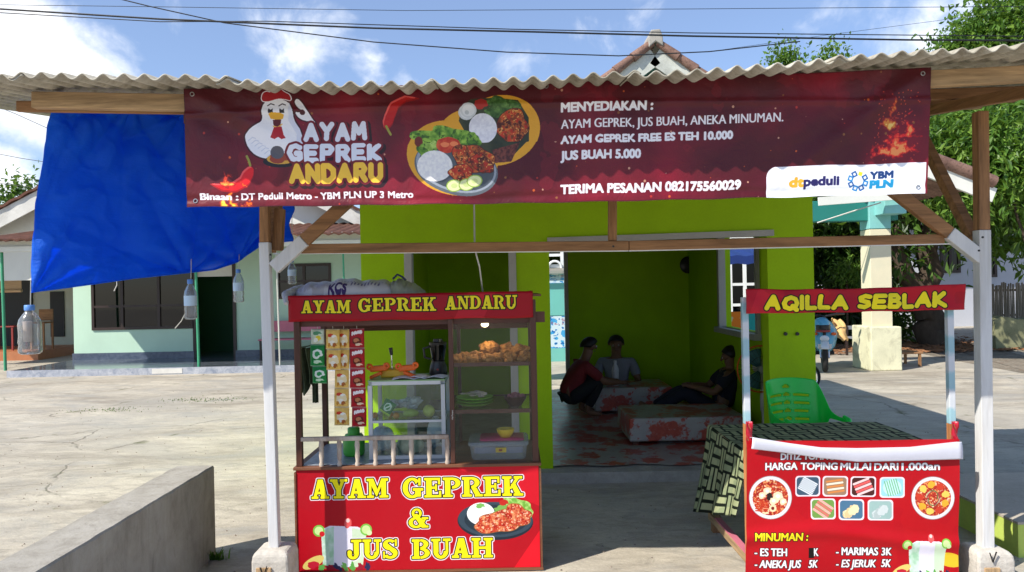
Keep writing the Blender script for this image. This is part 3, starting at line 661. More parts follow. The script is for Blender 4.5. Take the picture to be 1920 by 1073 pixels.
def tarp_fn(u, v):
    a = interp(bot, bt, u); b_ = interp(top, tt, u); px, py, Z = [a[k]*(1-v)+b_[k]*v for k in range(3)]
    px -= 9*math.sin(v*math.pi)*(1-u)**3
    p = W(px, py, Z)
    bulge = .10*math.sin(v*math.pi)*math.sin(u*math.pi)
    f = 0.
    for cu, cv_, am in ((.31, 1., .05), (.61, 0., .055), (.8, 0., .05), (0., 0., .035), (.12, 1., .03), (.54, 1, .035), (0, 1, .03)):
        dx, dy = (u-cu)*1.7, (v-cv_)*1.15; d = math.hypot(dx, dy); an = math.atan2(dx, abs(dy)+.02)
        f += am*(abs(math.sin(an*5+cu*9))*1.6-1.)*math.exp(-d*2.2)*min(1, d*9)*min(1.5, .4+d*2)
    q_ = 1-abs(mnoise.noise((u*3.2+v*1.8, v*2.6-u*.8, 3.))); r_ = 1-abs(mnoise.noise((u*7+v*3, v*6.5-u*2, 7.)))
    f += .010*q_**6+.010*r_**8+.012*mnoise.noise((u*16, v*13, 1.))
    f += .012*math.sin(u*11+v*5)*math.sin(v*4)+.006*math.sin(v*23+u*8+2*math.sin(u*6))
    n = Vector((.72, -.69, 0)); return p+n*(bulge*.6-f)*-1
b = MB(); b.grid(tarp_fn, 150, 110)
tarp = b.build('tarpaulin', TARP, None, True, solid=.0015); tag(tarp, 'creased blue tarpaulin curtain hanging from the left end of the stall roof', 'tarpaulin')
b = MB(); b.tube([tarp_fn(u, .0)+Vector((0, -.002, 0)) for u in np.linspace(0, 1, 60)], .004, 6); b.build('hem', TARP, tarp, True)
# ================================================================== lime green building (open front room)
ZF, ZK, ZT, FL = 6.1, 9.9, .16, .10
lime = thing('green_room', 'lime green plastered single-room building with an open front behind the stall', 'building', (.6, ZF, 0))
XL, XR = W(678, 560, ZF).x, W(1527, 560, ZF).x
def xz(px, py, Z=ZF): p = W(px, py, Z); return p.x, p.z
WALLH = 2.88
dX0, dX1 = xz(762, 600)[0], xz(968, 600)[0]; DH = xz(865, 458)[1]          # doorway
oX0, oX1 = xz(1033, 650)[0], xz(1441, 600)[0]; OH = xz(1240, 446)[1]      # wide opening
wall = MB(); y0, y1 = ZF, ZF+ZT
wall.box(XL, dX0, y0, y1, 0, WALLH); wall.box(dX0, dX1, y0, y1, DH, WALLH); wall.box(dX1, oX0, y0, y1, 0, WALLH)
wall.box(oX0, oX1, y0, y1, OH, WALLH); wall.box(oX1, XR, y0, y1, 0, WALLH)
wall.build('front_wall', LIME, lime)
# right wall with its window; left wall; back wall with an open doorway
wy0, wy1 = 7.05, 8.42; wz0 = W(1365, 612, 8.42).z; wz1 = 2.12
s = MB(); xr0 = XR-.13
s.box(xr0, XR-.002, y1, wy0, 0, WALLH); s.box(xr0, XR-.002, wy1, ZK, 0, WALLH); s.box(xr0, XR-.002, wy0, wy1, 0, wz0); s.box(xr0, XR-.002, wy0, wy1, wz1, WALLH)
s.build('side_wall', LIME, lime)
s = MB(); s.box(XL+.002, XL+.13, y1, ZK, 0, WALLH); s.build('side_wall', LIME, lime)
bx0, bx1 = W(985, 600, ZK).x, W(1066, 600, ZK).x
s = MB(); s.box(XL+.002, bx0, ZK, ZK+.13, 0, WALLH); s.box(bx0, bx1, ZK, ZK+.13, 2.15, WALLH); s.box(bx1, XR-.002, ZK, ZK+.13, 0, WALLH); s.build('back_wall', LIME, lime)
s = MB(); s.box(XL-.1, XR+.1, ZF-.03, ZK+.2, WALLH, WALLH+.07); s.build('roof_slab', CEM, lime)
s = MB(); s.box(XL+.1, XR-.1, y1, ZK, 2.75, 2.79); s.build('ceiling', M('ceiling_board', (.16, .15, .13), .8, .1, 3), lime)
# frames
def frame(name, x0, x1, z0, z1, yy, wd, dp, parent, mat=WHITE, bottom=False):
    s = MB(); s.box(x0, x0+wd, yy, yy+dp, z0, z1-wd); s.box(x1-wd, x1, yy, yy+dp, z0, z1-wd); s.box(x0, x1, yy, yy+dp, z1-wd, z1)
    if bottom: s.box(x0, x1, yy, yy+dp, z0-wd, z0)
    return s.build(name, mat, parent, bevel=.004)
FRG = M('grey_white_frame', (.42, .41, .38), .55, .1, 6, .1, 0, .3, (1, 1, 1), .2, (.3, .28, .22))
frame('door_frame', dX0-.008, dX1+.008, FL, DH+.006, ZF-.014, .062, .12, lime, FRG)
s = MB(); lp = W(1026, 452, ZF), W(1449, 437, ZF)
s.bar(lp[0]+Vector((0, -.01, 0)), lp[1]+Vector((0, -.01, 0)), .04, .05, bev if False else (0, 0, 1)); s.build('lintel_strip', FRG, lime)
frame('back_door_frame', bx0, bx1+.004, FL, 2.15, ZK-.015, .05, .1, lime, FRG)
s = MB()
for a, b in ((wy0, wy0+.07), (wy1-.07, wy1)): s.box(xr0-.03, xr0+.05, a, b, wz0, wz1)
s.box(xr0-.03, xr0+.05, wy0, wy1, wz1, wz1+.06); s.box(xr0-.07, xr0+.05, wy0-.02, wy1+.02, wz0-.06, wz0); s.build('window_frame', FRG, lime, bevel=.004)
for px, py in ((1472, 626), (1494, 626)):
    p = W(px, py, ZF); s = MB(); s.lathe([(.014, 0), (.016, .012), (.008, .02)], (p.x, p.y-.02, p.z), 10, axis='y'); s.build('screw_hole', BLACKP, lime)
# floor covering with red flowers
def vinyl(name, sc, base=(.42, .44, .43)):
    m, t = new_mat(name); tcn = t.n('ShaderNodeTexCoord'); ob = tcn.outputs['Object']
    dv = t.n('ShaderNodeVectorMath', {'operation': 'ADD'}, _0=ob, _1=t.n('ShaderNodeVectorMath', {'operation': 'SCALE'}, _0=t.n('ShaderNodeTexNoise', None, Vector=ob, Scale=11., Detail=6).outputs[1], Scale=.3))
    v = t.n('ShaderNodeTexVoronoi', {'feature': 'F1'}, Vector=dv, Scale=sc, Randomness=.8)
    pet = t.noise(ob, 17, 5, .7, .8)
    f = t.math('SUBTRACT', t.ramp(v.outputs['Distance'], (.34, 1.), (.70, 0.)), t.ramp(pet, (.35, .0), (.62, .7)))
    red = t.mix(t.noise(ob, 22, 4, .6), (.22, .012, .012), (.62, .10, .05))
    c = t.mix(t.ramp(t.noise(ob, 4, 5, .6), (.35, 0.), (.65, 1.)), tuple(x*.8 for x in base), base)
    c = t.mix(t.ramp(f, (-.0, 0.1), (.34, .95)), c, red)
    c = t.mix(t.ramp(t.noise(ob, 11, 6, .7), (.6, 0.), (.72, .35)), c, (.12, .11, .10))
    finish(t, c, .35, t.noise(ob, 30, 3), .1, 0, .5, .005); return m
VIN = vinyl('flowered_vinyl', 4.6)
s = MB(); s.box(XL+.13, xr0, ZF+.10, ZK, .0, FL-.004); s.box(XL+.13, XR-.25, ZF-.15, ZF+.10, 0, FL-.012); s.build('floor_slab', CEM, lime)
s = MB(); s.grid(lambda u, v: (oX0-.02+u*(xr0-oX0+.01), ZF+.02+.03*math.sin(u*21)*(1-v)+v*(ZK-.03-ZF), FL+.004*math.sin(u*9+v*7)+.001), 60, 40)
tag(s.build('floor_covering', VIN, None, True), 'white vinyl floor covering with red flowers inside the green room', 'floor covering')
# two low platforms wrapped in the same vinyl
def platform(px0, px1, yb, yt, ytb, lab):
    Z0 = GZ((px0+px1)/2, yb, FL); x0, x1 = W(px0, yb, Z0).x, W(px1, yb, Z0).x; zt = W((px0+px1)/2, yt, Z0).z; Zb = GZ((px0+px1)/2, ytb, zt)
    t = thing('low_platform', lab, 'platform', ((x0+x1)/2, Z0, FL), 'vinyl covered platforms in the room')
    s = MB(); s.box(x0, x1, Z0, Zb, FL+.03, zt); s.build('covered_top', VIN, t, bevel=.018)
    for xx in (x0+.06, x1-.06):
        for yy in (Z0+.06, Zb-.06): l = MB(); l.box(xx-.025, xx+.025, yy-.025, yy+.025, FL, FL+.035); l.build('foot', DARKWOOD, t)
    return x0, x1, Z0, Zb, zt
plA = platform(1116, 1262, 776, 727, 711, 'farther of the two low platforms, beside the squatting man')
plB = platform(1181, 1402, 833, 783, 757, 'nearer and longer low platform covered in flowered vinyl')
# bottle standing on the far platform
def water_bottle(name, lab, cat, loc, h=.25, r=.036, mat=None, cap=None, lab_mat=None, group=None):
    t = thing(name, lab, cat, loc, group); x, y, z = loc; k = h/.25
    s = MB(); pr = [(r*.75, 0), (r*.97, .008*k), (r, .02*k), (r*.93, .05*k), (r, .06*k), (r*.94, .09*k), (r*.96, .12*k), (r, .15*k), (r*.9, .175*k), (r*.55, .205*k), (r*.36, .218*k), (r*.36, .235*k)]
    s.lathe(pr, loc, 20); s.build('bottle_body', mat or PET, t, True)
    s = MB(); s.lathe([(r*.43, .222*k), (r*.45, .225*k), (r*.45, .248*k), (r*.4, .25*k)], loc, 16); s.build('cap', cap or BLUECAP, t, True)
    if lab_mat: s = MB(); s.lathe([(r*1.015, .085*k), (r*1.015, .148*k)], loc, 20); s.build('paper_label', lab_mat, t, True)
    return t
def pet_mat(name='clear_pet', tint=(.90, .92, .94), haze=.13):
    return glass(name, tint, 1.3, 1., .12, haze)
PET = pet_mat(); BLUECAP = M('light_blue_plastic', (.10, .25, .62), .4, .05, 9, 0)
WHB = M('milky_plastic', (.62, .62, .66), .45, .08, 6, 0)
bp = W(1154, 715, plA[2]+.17); water_bottle('drink_bottle', 'milky white bottle standing on the farther platform', 'bottle', (bp.x, bp.y, plA[4]), .30, .042, WHB, WHB)

# ------------------------------------------------------------------ people
SKIN = M('brown_skin', (.20, .095, .055), .5, .1, 12, .1, 0, .4); HAIR = M('black_hair', (.012, .010, .010), .5, .3, 40, .4)
def skin_obj(name, chains, mat, parent, M4, sub=2, scale=1.):
    """one continuous surface grown round connected joints: chains of (x,y,z,r) that share points"""
    key = {}; vs = []; rs = []; es = set()
    for ch in chains:
        prev = None
        for p in ch:
            k = tuple(round(c, 4) for c in p[:3])
            if k not in key: key[k] = len(vs); vs.append(k); rs.append(p[3])
            if prev is not None and prev != key[k]: es.add((prev, key[k]))
            prev = key[k]
    me = bpy.data.meshes.new(name); me.from_pydata([tuple(M4 @ Vector(v)) for v in vs], list(es), []); me.update()
    ob = bpy.data.objects.new(name, me); COL.objects.link(ob)
    md = ob.modifiers.new('skin', 'SKIN'); md.use_smooth_shade = True; md.branch_smoothing = .3
    if not me.skin_vertices: me.skin_vertices.new()
    for i, r in enumerate(rs): me.skin_vertices[0].data[i].radius = (r*scale, r*scale); me.skin_vertices[0].data[i].use_root = (i == 0)
    ss = ob.modifiers.new('sub', 'SUBSURF'); ss.levels = sub; ss.render_levels = sub
    bpy.context.view_layer.update(); dg = bpy.context.evaluated_depsgraph_get()
    nm = bpy.data.meshes.new_from_object(ob.evaluated_get(dg)); nm.name = name
    bpy.data.objects.remove(ob); bpy.data.meshes.remove(me)
    nm.materials.clear(); nm.materials.append(mat); nm.polygons.foreach_set('use_smooth', [True]*len(nm.polygons))
    ob = bpy.data.objects.new(name, nm); COL.objects.link(ob)
    if parent: ob.parent = parent; ORIG[ob.name] = ORIG[parent.name]
    return ob
def hand(w, d, side, curl=.5):
    """five fingers from a wrist w along direction d"""
    w, d = Vector(w), Vector(d).normalized(); up = Vector((0, 0, 1)); sx = d.cross(up).normalized(); dn = -up
    palm = w+d*.07; out = [[(*w, .026), (*(w+d*.035), .030), (*palm, .031)]]
    for i, (o, L) in enumerate(((-.030, .062), (-.010, .074), (.010, .070), (.028, .055))):
        a = w+d*.092+sx*o; b = a+(d*.8+dn*curl*.6)*L*.5; c_ = b+(d*.4+dn*curl)*L*.5
        out.append([(*palm, .031), (*a, .0105), (*b, .0095), (*c_, .008)])
    a = w+d*.035+sx*side*.036; b = a+(d*.8+sx*side*.5+dn*.2)*.034; out.append([(*(w+d*.035), .030), (*a, .014), (*b, .0105), (*(b+d*.026+dn*.008), .009)])
    return out
def person(lab, loc, rz, J, shirt, trousers, scale=1., group=None, bare=True):
    t = thing('person', lab, 'person', loc, group); M4 = Matrix.Rotation(rz, 4, 'Z') @ Matrix.Scale(scale, 4)
    V = lambda k: J[k]
    def m(k, s): x, y, z = J[k]; return (x*s, y, z) if not isinstance(J.get(k+'_l'), tuple) else (J[k] if s > 0 else J[k+'_l'])
    pel, chest, neck, head = J['pelvis'], J['chest'], J['neck'], J['head']
    hd = Vector(head); nk = Vector(neck); fw = Vector(J.get('face', (0, 1, 0))).normalized(); up = (hd-nk).normalized(); sd_ = fw.cross(up).normalized()
    P = lambda v, r: (*v, r)
    body = [[P(pel, .14), P(Vector(pel).lerp(Vector(chest), .5), .128), P(chest, .138), P(nk, .054), P(hd-up*.055, .066), P(hd+up*.02, .086), P(hd+up*.085, .066)],
            [P(hd-up*.055, .066), P(hd-up*.075+fw*.062, .034)], [P(hd+up*.02, .086), P(hd+fw*.088-up*.005, .016), P(hd+fw*.104-up*.026, .013)]]
    for s in (1, -1): body.append([P(hd+up*.02, .086), P(hd+sd_*s*.082, .016), P(hd+sd_*s*.096+up*.012, .013)])
    shirt_ch = [[P(pel, .152), P(Vector(pel).lerp(Vector(chest), .5), .148), P(chest, .158), P(nk.lerp(Vector(chest), .28), .085)]]
    tr = [[P(pel, .152), P(Vector(pel)+Vector((0, 0, .07)), .15)]]
    for s in (1, -1):
        sh, el, wr = (Vector(m(k, s)) for k in ('shoulder', 'elbow', 'wrist')); hp, kn, an, to = (Vector(m(k, s)) for k in ('hip', 'knee', 'ankle', 'toe'))
        body.append([P(chest, .138), P(sh, .062), P(sh.lerp(el, .5), .052), P(el, .043), P(el.lerp(wr, .4), .042), P(wr, .027)])
        body += hand(wr, J.get('handdir', wr-el), -s)
        body.append([P(pel, .14), P(hp, .098), P(hp.lerp(kn, .5), .082), P(kn, .062), P(kn.lerp(an, .35), .056), P(an, .038), P(an.lerp(to, .5)-Vector((0, 0, .01)), .038), P(to, .026)])
        shirt_ch.append([P(chest, .158), P(sh, .078), P(sh.lerp(el, .35), .068), P(sh.lerp(el, .8), .066)])
        tr.append([P(pel, .152), P(hp, .112), P(hp.lerp(kn, .5), .095), P(kn, .078), P(kn.lerp(an, .5), .068), P(kn.lerp(an, .88), .06)])
    b = skin_obj('body', body, SKIN, t, M4, 2, scale)
    skin_obj('shirt', shirt_ch, shirt, t, M4, 2, scale); skin_obj('trousers', tr, trousers, t, M4, 2, scale)
    # hair cap, eyes, mouth
    o = ORIG[t.name]; hb = MB(); c = Vector(hd)+up*.035-fw*.012; n = 20; vs = []; fs = []
    for i in range(7):
        for k in range(n):
            a = 2*math.pi*k/n; q = fw*math.cos(a)+sd_*math.sin(a); lo_ = -.45+.95*max(0, math.cos(a))**.8+.12*abs(math.sin(a)); ph = math.pi/2-(i/6)*(math.pi/2-lo_)
            v = c-up*.012+up*(.094*math.sin(ph))+q*(.096*math.cos(ph))*(1+.04*math.sin(k*3+i)); vs.append(tuple(o+(M4 @ v)))
    for i in range(6):
        for k in range(n): fs.append((i*n+k, i*n+(k+1) % n, (i+1)*n+(k+1) % n, (i+1)*n+k))
    hb.add(vs, fs); hb.build('hair', HAIR, t, True, solid=-.008)
    for s in (1, -1):
        e = MB(); e.sphere(o+(M4 @ (hd+fw*.079+sd_*s*.031+up*.012)), .011*scale, n=10, m=6); eb = e.build('eye', M('eye_white', (.6, .58, .54), .2, .03, 9, 0), t, True)
        e = MB(); e.sphere(o+(M4 @ (hd+fw*.088+sd_*s*.031+up*.012)), .0055*scale, n=8, m=6); e.build('pupil', BLACKP, eb, True)
    e = MB(); a = [o+(M4 @ (hd+fw*(.089-.25*x*x*3)+sd_*x-up*.052)) for x in (-.022, -.011, 0, .011, .022)]; e.tube(a, [.002, .005, .006, .005, .002], 6); e.build('mouth', M('lips', (.16, .05, .04), .5, .1, 9, 0), t, True)
    return t
RED_S = M('dark_red_cotton', (.19, .018, .022), .8, .2, 30, .3); GREY_S = M('grey_cotton', (.27, .27, .33), .85, .15, 30, .3); NAVY = M('navy_cloth', (.016, .017, .032), .85, .2, 30, .3); DARKC = M('charcoal_cloth', (.014, .014, .018), .85, .2, 30, .3)
p = W(1082, 779, 8.45)
person('person in a dark red shirt squatting beside the far platform', (p.x, 8.45, FL), R(-78), dict(pelvis=(0, -.14, .22), chest=(0, .04, .56), neck=(0, .12, .70), head=(0, .17, .84), face=(0, 1, -.12),
    shoulder=(.18, .07, .62), elbow=(.19, .30, .42), wrist=(.13, .50, .40), hip=(.10, -.10, .22), knee=(.15, .27, .47), ankle=(.12, .08, .075), toe=(.14, .27, .03)), RED_S, DARKC, .94)
p = W(1157, 716, 9.3)
person('person in a grey shirt seated cross-legged behind the far platform', (p.x, 9.3, FL), R(170), dict(pelvis=(0, 0, .13), chest=(0, .03, .44), neck=(0, .05, .60), head=(0, .07, .74), face=(0, 1, -.15),
    shoulder=(.19, .03, .53), elbow=(.27, .12, .29), wrist=(.16, .32, .24), hip=(.11, .03, .12), knee=(.34, .27, .13), ankle=(-.02, .40, .07), toe=(-.14, .42, .06)), GREY_S, NAVY, 1.0)
p = W(1352, 757, 7.95)
person('person in dark clothes lounging with legs stretched out at the right wall', (p.x, 7.98, FL), R(84), dict(pelvis=(0, 0, .15), chest=(0, -.10, .46), neck=(0, -.13, .60), head=(0, -.11, .73), face=(.1, 1, -.3),
    shoulder=(.19, -.09, .55), elbow=(.25, .10, .36), wrist=(.12, .30, .40), hip=(.10, .06, .14), knee=(.13, .42, .34), ankle=(.12, .78, .12), toe=(.13, .90, .20)), NAVY, NAVY, .95)

# ------------------------------------------------------------------ pedestal fan at the right wall
fp = W(1420, 690, 6.95)
fan = thing('pedestal_fan', 'white pedestal fan with an orange rimmed guard inside the room', 'fan', (fp.x+.06, 6.95, FL))
IV = M('ivory_plastic', (.50, .49, .44), .4, .08, 5, .05); ORG = M('orange_plastic', (.72, .12, .02), .4, .1, 5, .05)
s = MB(); s.lathe([(.16, FL), (.165, FL+.02), (.05, FL+.05), (.028, FL+.07), (.028, fp.z-.42), (.036, fp.z-.4), (.04, fp.z-.3), (.03, fp.z-.18), (.045, fp.z-.12), (.05, fp.z-.06)], (fp.x+.06, 6.95, 0), 18); s.build('pedestal', IV, fan, True)
s = MB(); s.lathe([(.02, -.0), (.07, .01), (.075, .12), (.05, .17), (.0, .18)], (fp.x+.06, 6.93, fp.z), 18, axis='y'); s.build('motor', IV, fan, True)
s = MB(); s.ring((fp.x, 6.86, fp.z), .215, .007, 'y', 40, 6); s.build('guard_rim', ORG, fan, True)
s = MB()
for k in range(28): a = 2*math.pi*k/28; s.tube([(fp.x+.03*math.cos(a), 6.82, fp.z+.03*math.sin(a)), (fp.x+.12*math.cos(a), 6.80, fp.z+.12*math.sin(a)), (fp.x+.213*math.cos(a), 6.86, fp.z+.213*math.sin(a))], .0018, 4)
s.ring((fp.x, 6.80, fp.z), .12, .002, 'y', 30, 4); s.build('guard', M('dark_wire', (.05, .05, .05), .4, .1, 9, 0, .6), fan)
s = MB()
for k in range(3):
    a0 = k*2.094
    s.grid(lambda u, v: (fp.x+(.03+.16*v)*math.cos(a0+(u-.5)*1.1), 6.87+.03*(u-.5), fp.z+(.03+.16*v)*math.sin(a0+(u-.5)*1.1)), 6, 4)
s.build('blades', M('teal_plastic', (.05, .16, .17), .3, .1, 5, 0), fan, True, solid=.004)
# round wall clock shadowed on the back wall
cp = W(1290, 497, ZK-.03); ck = thing('wall_clock', 'small dark round clock on the back wall of the green room', 'clock', (cp.x, cp.y, cp.z))
s = MB(); s.lathe([(.0, 0), (.11, .0), (.115, -.02), (.1, -.03)], cp, 24, axis='y'); s.build('clock_case', BLACKP, ck, True)
s = MB(); s.lathe([(.0, -.0205), (.095, -.0205)], cp, 24, axis='y'); s.build('dial', M('dial_paper', (.1, .12, .09), .5, .1, 9, 0), ck)

# ================================================================== mint house on the left
MINT = M('mint_plaster', (.48, .66, .52), .6, .06, 1.6, .08, 0, .35, (1, 1, 1), .12, (.35, .45, .36))
CREAM = M('cream_plaster', (.70, .70, .64), .6, .08, 1.5, .08, 0, .3, (1, 1, 1), .3, (.4, .38, .32))
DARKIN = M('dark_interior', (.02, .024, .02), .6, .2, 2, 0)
BRFR = M('dark_brown_frame', (.035, .02, .016), .4, .2, 6, .05); WINGL = glass('window_glass', (.10, .11, .12), .9)
def tile_mat(name, a, b):
    m, t = new_mat(name); tcn = t.n('ShaderNodeTexCoord'); ob = tcn.outputs['Object']
    n = t.noise(ob, 4, 6, .7); n2 = t.noise(ob, 30, 4, .6)
    c = t.mix(t.ramp(n, (.35, 0.), (.65, 1.)), a, b); c = t.mix(t.ramp(n2, (.5, 0.), (.7, .6)), c, (.04, .03, .025)); finish(t, c, .8, n2, .4, 0, .2, .01); return m
TILE = tile_mat('clay_tiles', (.09, .04, .028), (.17, .075, .05)); TILEG = tile_mat('weathered_clay_tiles', (.16, .09, .07), (.28, .17, .13))
def granite(name, a, b, rough):
    m, t = new_mat(name); ob = t.n('ShaderNodeTexCoord').outputs['Object']; n = t.noise(ob, 7, 8, .75, 1.); c = t.ramp(n, (.35, a), (.65, b)); finish(t, c, rough, None, 0, 0, .6); return m
GRAN = granite('polished_grey_tiles', (.05, .065, .085), (.16, .18, .21), .12); GRAND = granite('dark_grey_tile', (.035, .05, .09), (.10, .12, .17), .25); GRANL = granite('mottled_grey_tile', (.20, .23, .30), (.48, .49, .53), .3)
ZW, ZPF = 16.7, 14.5
house = thing('mint_house', 'mint green house with dark windows, a tiled porch and a white gable on the left', 'house', (-6.5, ZW, 0))
hx0 = W(137, 560, ZW).x; hx1 = W(735, 560, ZW).x
def hX(px): return W(px, 560, ZW).x
PF = .13; wz = lambda px, py: W(px, py, ZW).z
win = (hX(172), hX(363), wz(260, 618), 2.35); dr = (hX(363), hX(441), PF, 2.35); win2 = (hX(520), hX(622), wz(570, 560), 2.2)
s = MB(); yA, yB = ZW, ZW+.18; HT = 2.86
s.box(hx0, win[0], yA, yB, PF, HT); s.box(win[0], win[1], yA, yB, PF, win[2]); s.box(win[0], dr[1], yA, yB, 2.35, HT); s.box(dr[1], win2[0], yA, yB, PF, HT)
s.box(win2[0], win2[1], yA, yB, PF, win2[2]); s.box(win2[0], win2[1], yA, yB, win2[3], HT); s.box(win2[1], hx1, yA, yB, PF, HT); s.box(hx0, hx0+.18, yB, yB+5, PF, HT)
s.box(hx1-.18, hx1, yB, yB+5, PF, HT); s.build('wall', MINT, house)
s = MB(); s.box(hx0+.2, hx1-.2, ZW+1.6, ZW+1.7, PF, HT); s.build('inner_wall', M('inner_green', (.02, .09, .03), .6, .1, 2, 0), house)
def window(x0, x1, z0, z1, yy, parent, vx, hz, mat=BRFR, gl=WINGL, fw=.06):
    s = MB(); s.box(x0, x0+fw, yy, yy+.08, z0, z1); s.box(x1-fw, x1, yy, yy+.08, z0, z1); s.box(x0+fw, x1-fw, yy, yy+.08, z0, z0+fw); s.box(x0+fw, x1-fw, yy, yy+.08, z1-fw, z1)
    for f in vx: x = x0+(x1-x0)*f; s.box(x-fw/2, x+fw/2, yy+.002, yy+.078, z0+fw, z1-fw)
    for f in hz: z = z0+(z1-z0)*f; s.box(x0+fw, x1-fw, yy+.004, yy+.076, z-fw*.4, z+fw*.4)
    f_ = s.build('window', mat, parent); g_ = MB(); g_.box(x0+fw, x1-fw, yy+.034, yy+.042, z0+fw, z1-fw); g_.build('pane', gl, f_); return f_
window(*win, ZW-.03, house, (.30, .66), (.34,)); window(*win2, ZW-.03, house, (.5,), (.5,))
s = MB(); s.box(dr[0]-.02, dr[0]+.05, ZW-.03, ZW+.1, PF, 2.35); s.box(dr[1]-.05, dr[1]+.02, ZW-.03, ZW+.1, PF, 2.35); s.build('door_frame', BRFR, house)
s = MB(); s.box(hx0-.02, dr[0], ZW-.04, ZW, PF, PF+.145); s.box(dr[1], hx1, ZW-.04, ZW, PF, PF+.145); s.build('plinth', GRAND, house)
s = MB(); px0 = W(14, 690, ZPF).x; s.box(px0, hx1, ZPF+.03, ZW+1.6, .0, PF); s.build('porch_floor', GRAN, house)
s = MB(); s.box(px0-.02, hx1, ZPF, ZPF+.03, 0, PF+.004); s.build('porch_edge', GRANL, house)
s = MB(); a, b_ = W(285, 696, ZPF).x, W(342, 696, ZPF).x; s.box(a, b_, ZPF-.006, ZPF, .02, PF-.01); s.build('edge_tile', M('pale_tile', (.62, .6, .56), .4, .1, 9, 0), house)
GRNP = M('green_pipe', (.05, .30, .16), .4, .15, 5, .05)
for px, yt in ((12, 470), (375, 508), (527, 470), (652, 470)):
    p = W(px, 690, ZPF+.1); s = MB(); s.tube([(p.x-.02, p.y, PF), (p.x-.05, p.y, 2.55)], .028 if px < 500 else .018, 10); s.build('porch_post', GRNP if px not in (527,) else IV, house, True)
# porch roof edge, tiles, white gable above
rz = wz(620, 441)
s = MB(); s.box(px0-.3, hx1+.6, ZPF-.15, ZPF+.0, 2.46, 2.56); s.box(px0-.3, hx1+.6, ZPF-.10, ZPF-.02, 2.56, 2.72); s.build('porch_beam', CREAM, house)
s = MB(); s.grid(lambda u, v: (px0-.5+u*(hx1+1-px0), ZPF-.4+v*2.6, 2.66+v*.42+.035*abs(math.sin(u*130))), 520, 8); s.build('porch_roof', TILE, house, False, solid=.03)
gx0, gxa, gx1 = -13.2, -7.4, -1.6; gz0, gza = 2.35, 5.25; yg = ZW+.05
s = MB(); s.prism([(gx0, gz0-.4), (gx0, gz0), (gxa, gza), (gx1, gz0), (gx1, gz0-.4)], yg, yg+.15); s.build('gable', CREAM, house)
for sg, xa in ((1, gx0), (-1, gx1)):
    xe = xa-.5*sg; ze = gz0-.5*(gza-gz0)/(abs(gxa-xa))
    s = MB(); s.bar((xe, yg-.5, ze-.05), (gxa, yg-.5, gza-.05), .05, .34, (0, 0, 1)); s.build('fascia', M('grey_white_fascia', (.58, .57, .53), .7, .15, 3, .1, 0, .2, (1, 1, 1), .5, (.2, .18, .15)), house)
    s = MB(); s.grid(lambda u, v: (xe+(gxa-xe)*v, yg-.58+u*6, ze+.14+(gza-ze)*v+.03*abs(math.sin(v*60))), 30, 130); s.build('gable_roof', TILE, house, False, solid=.05)
# pink bench on the porch
def bench_thing(name, lab, x0, x1, y, z0, seat_h, back_h, depth, mat_seat, mat_frame, group=None):
    t = thing(name, lab, 'bench', ((x0+x1)/2, y, z0), group)
    s = MB(); s.box(x0, x1, y-depth/2, y+depth/2, z0+seat_h-.03, z0+seat_h); s.build('seat', mat_seat, t, bevel=.005)
    if back_h: s = MB(); s.box(x0+.02, x1-.02, y+depth/2-.03, y+depth/2, z0+seat_h+.14, z0+back_h); s.build('backrest', mat_seat, t, bevel=.005)
    for xx in (x0+.05, x1-.05):
        for yy in (y-depth/2+.03, y+depth/2-.03):
            l = MB(); l.box(xx-.02, xx+.02, yy-.02, yy+.02, z0, z0+(back_h if (yy > y and back_h) else seat_h-.031)); l.build('leg', mat_frame, t)
    return t
PINK = M('pink_paint', (.55, .16, .22), .5, .12, 6, .05)
bench_thing('porch_bench', 'long pink bench with dark frame against the mint porch wall', W(488, 640, 16.2).x, W(683, 640, 16.2).x, 16.25, PF, .42, .80, .42, PINK, BRFR)

# recessed neighbour house, far left
ZN = 20.5
nb = thing('neighbour_house', 'pale recessed house with orange tiled porch at the far left edge', 'house', (-13, ZN, 0))
nx0, nx1 = W(-260, 560, ZN).x, W(165, 560, ZN).x
s = MB(); s.box(nx0, nx1, ZN, ZN+.2, 0, 2.7); s.build('wall', M('faded_mint', (.45, .50, .40), .7, .1, 2, .05), nb)
s = MB(); s.box(nx0, nx1, ZN-2.2, ZN, 0, .22); s.build('porch_floor', M('orange_tiles', (.42, .16, .07), .4, .15, 5, .05), nb)
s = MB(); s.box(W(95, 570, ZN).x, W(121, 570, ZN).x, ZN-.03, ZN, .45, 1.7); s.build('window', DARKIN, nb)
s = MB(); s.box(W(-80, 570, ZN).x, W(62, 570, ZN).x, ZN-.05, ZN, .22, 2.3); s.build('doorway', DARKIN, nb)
s = MB(); s.box(nx0, nx1+.3, ZN-2.6, ZN+.2, 2.62, 2.85); s.build('porch_beam', CREAM, nb)
s = MB(); s.grid(lambda u, v: (nx0+u*(nx1+.6-nx0), ZN-2.9+v*3.2, 2.87+v*.9+.03*abs(math.sin(u*110))), 330, 6); s.build('porch_roof', TILE, nb, False, solid=.03)
bl_ = thing('bamboo_blind', 'tan rolled bamboo blind hanging at the neighbouring porch', 'blind', (W(18, 520, 18.3).x, 18.3, 1.6))
BAMB = M('bamboo', (.46, .32, .19), .6, .25, 3, .1, 0, .3, (1, 1, 26))
x0, x1, z0, z1 = RECT(-60, 492, 40, 546, 18.3); s = MB(); s.box(x0, x1, 18.29, 18.305, z0, z1+.5); s.build('slats', BAMB, bl_); s = MB(); s.tube([(x0, 18.3, z0), (x1, 18.3, z0)], .045, 10); s.build('roll', BAMB, bl_, True)
REDP = M('dull_red_paint', (.25, .035, .03), .5, .2, 5, .05)
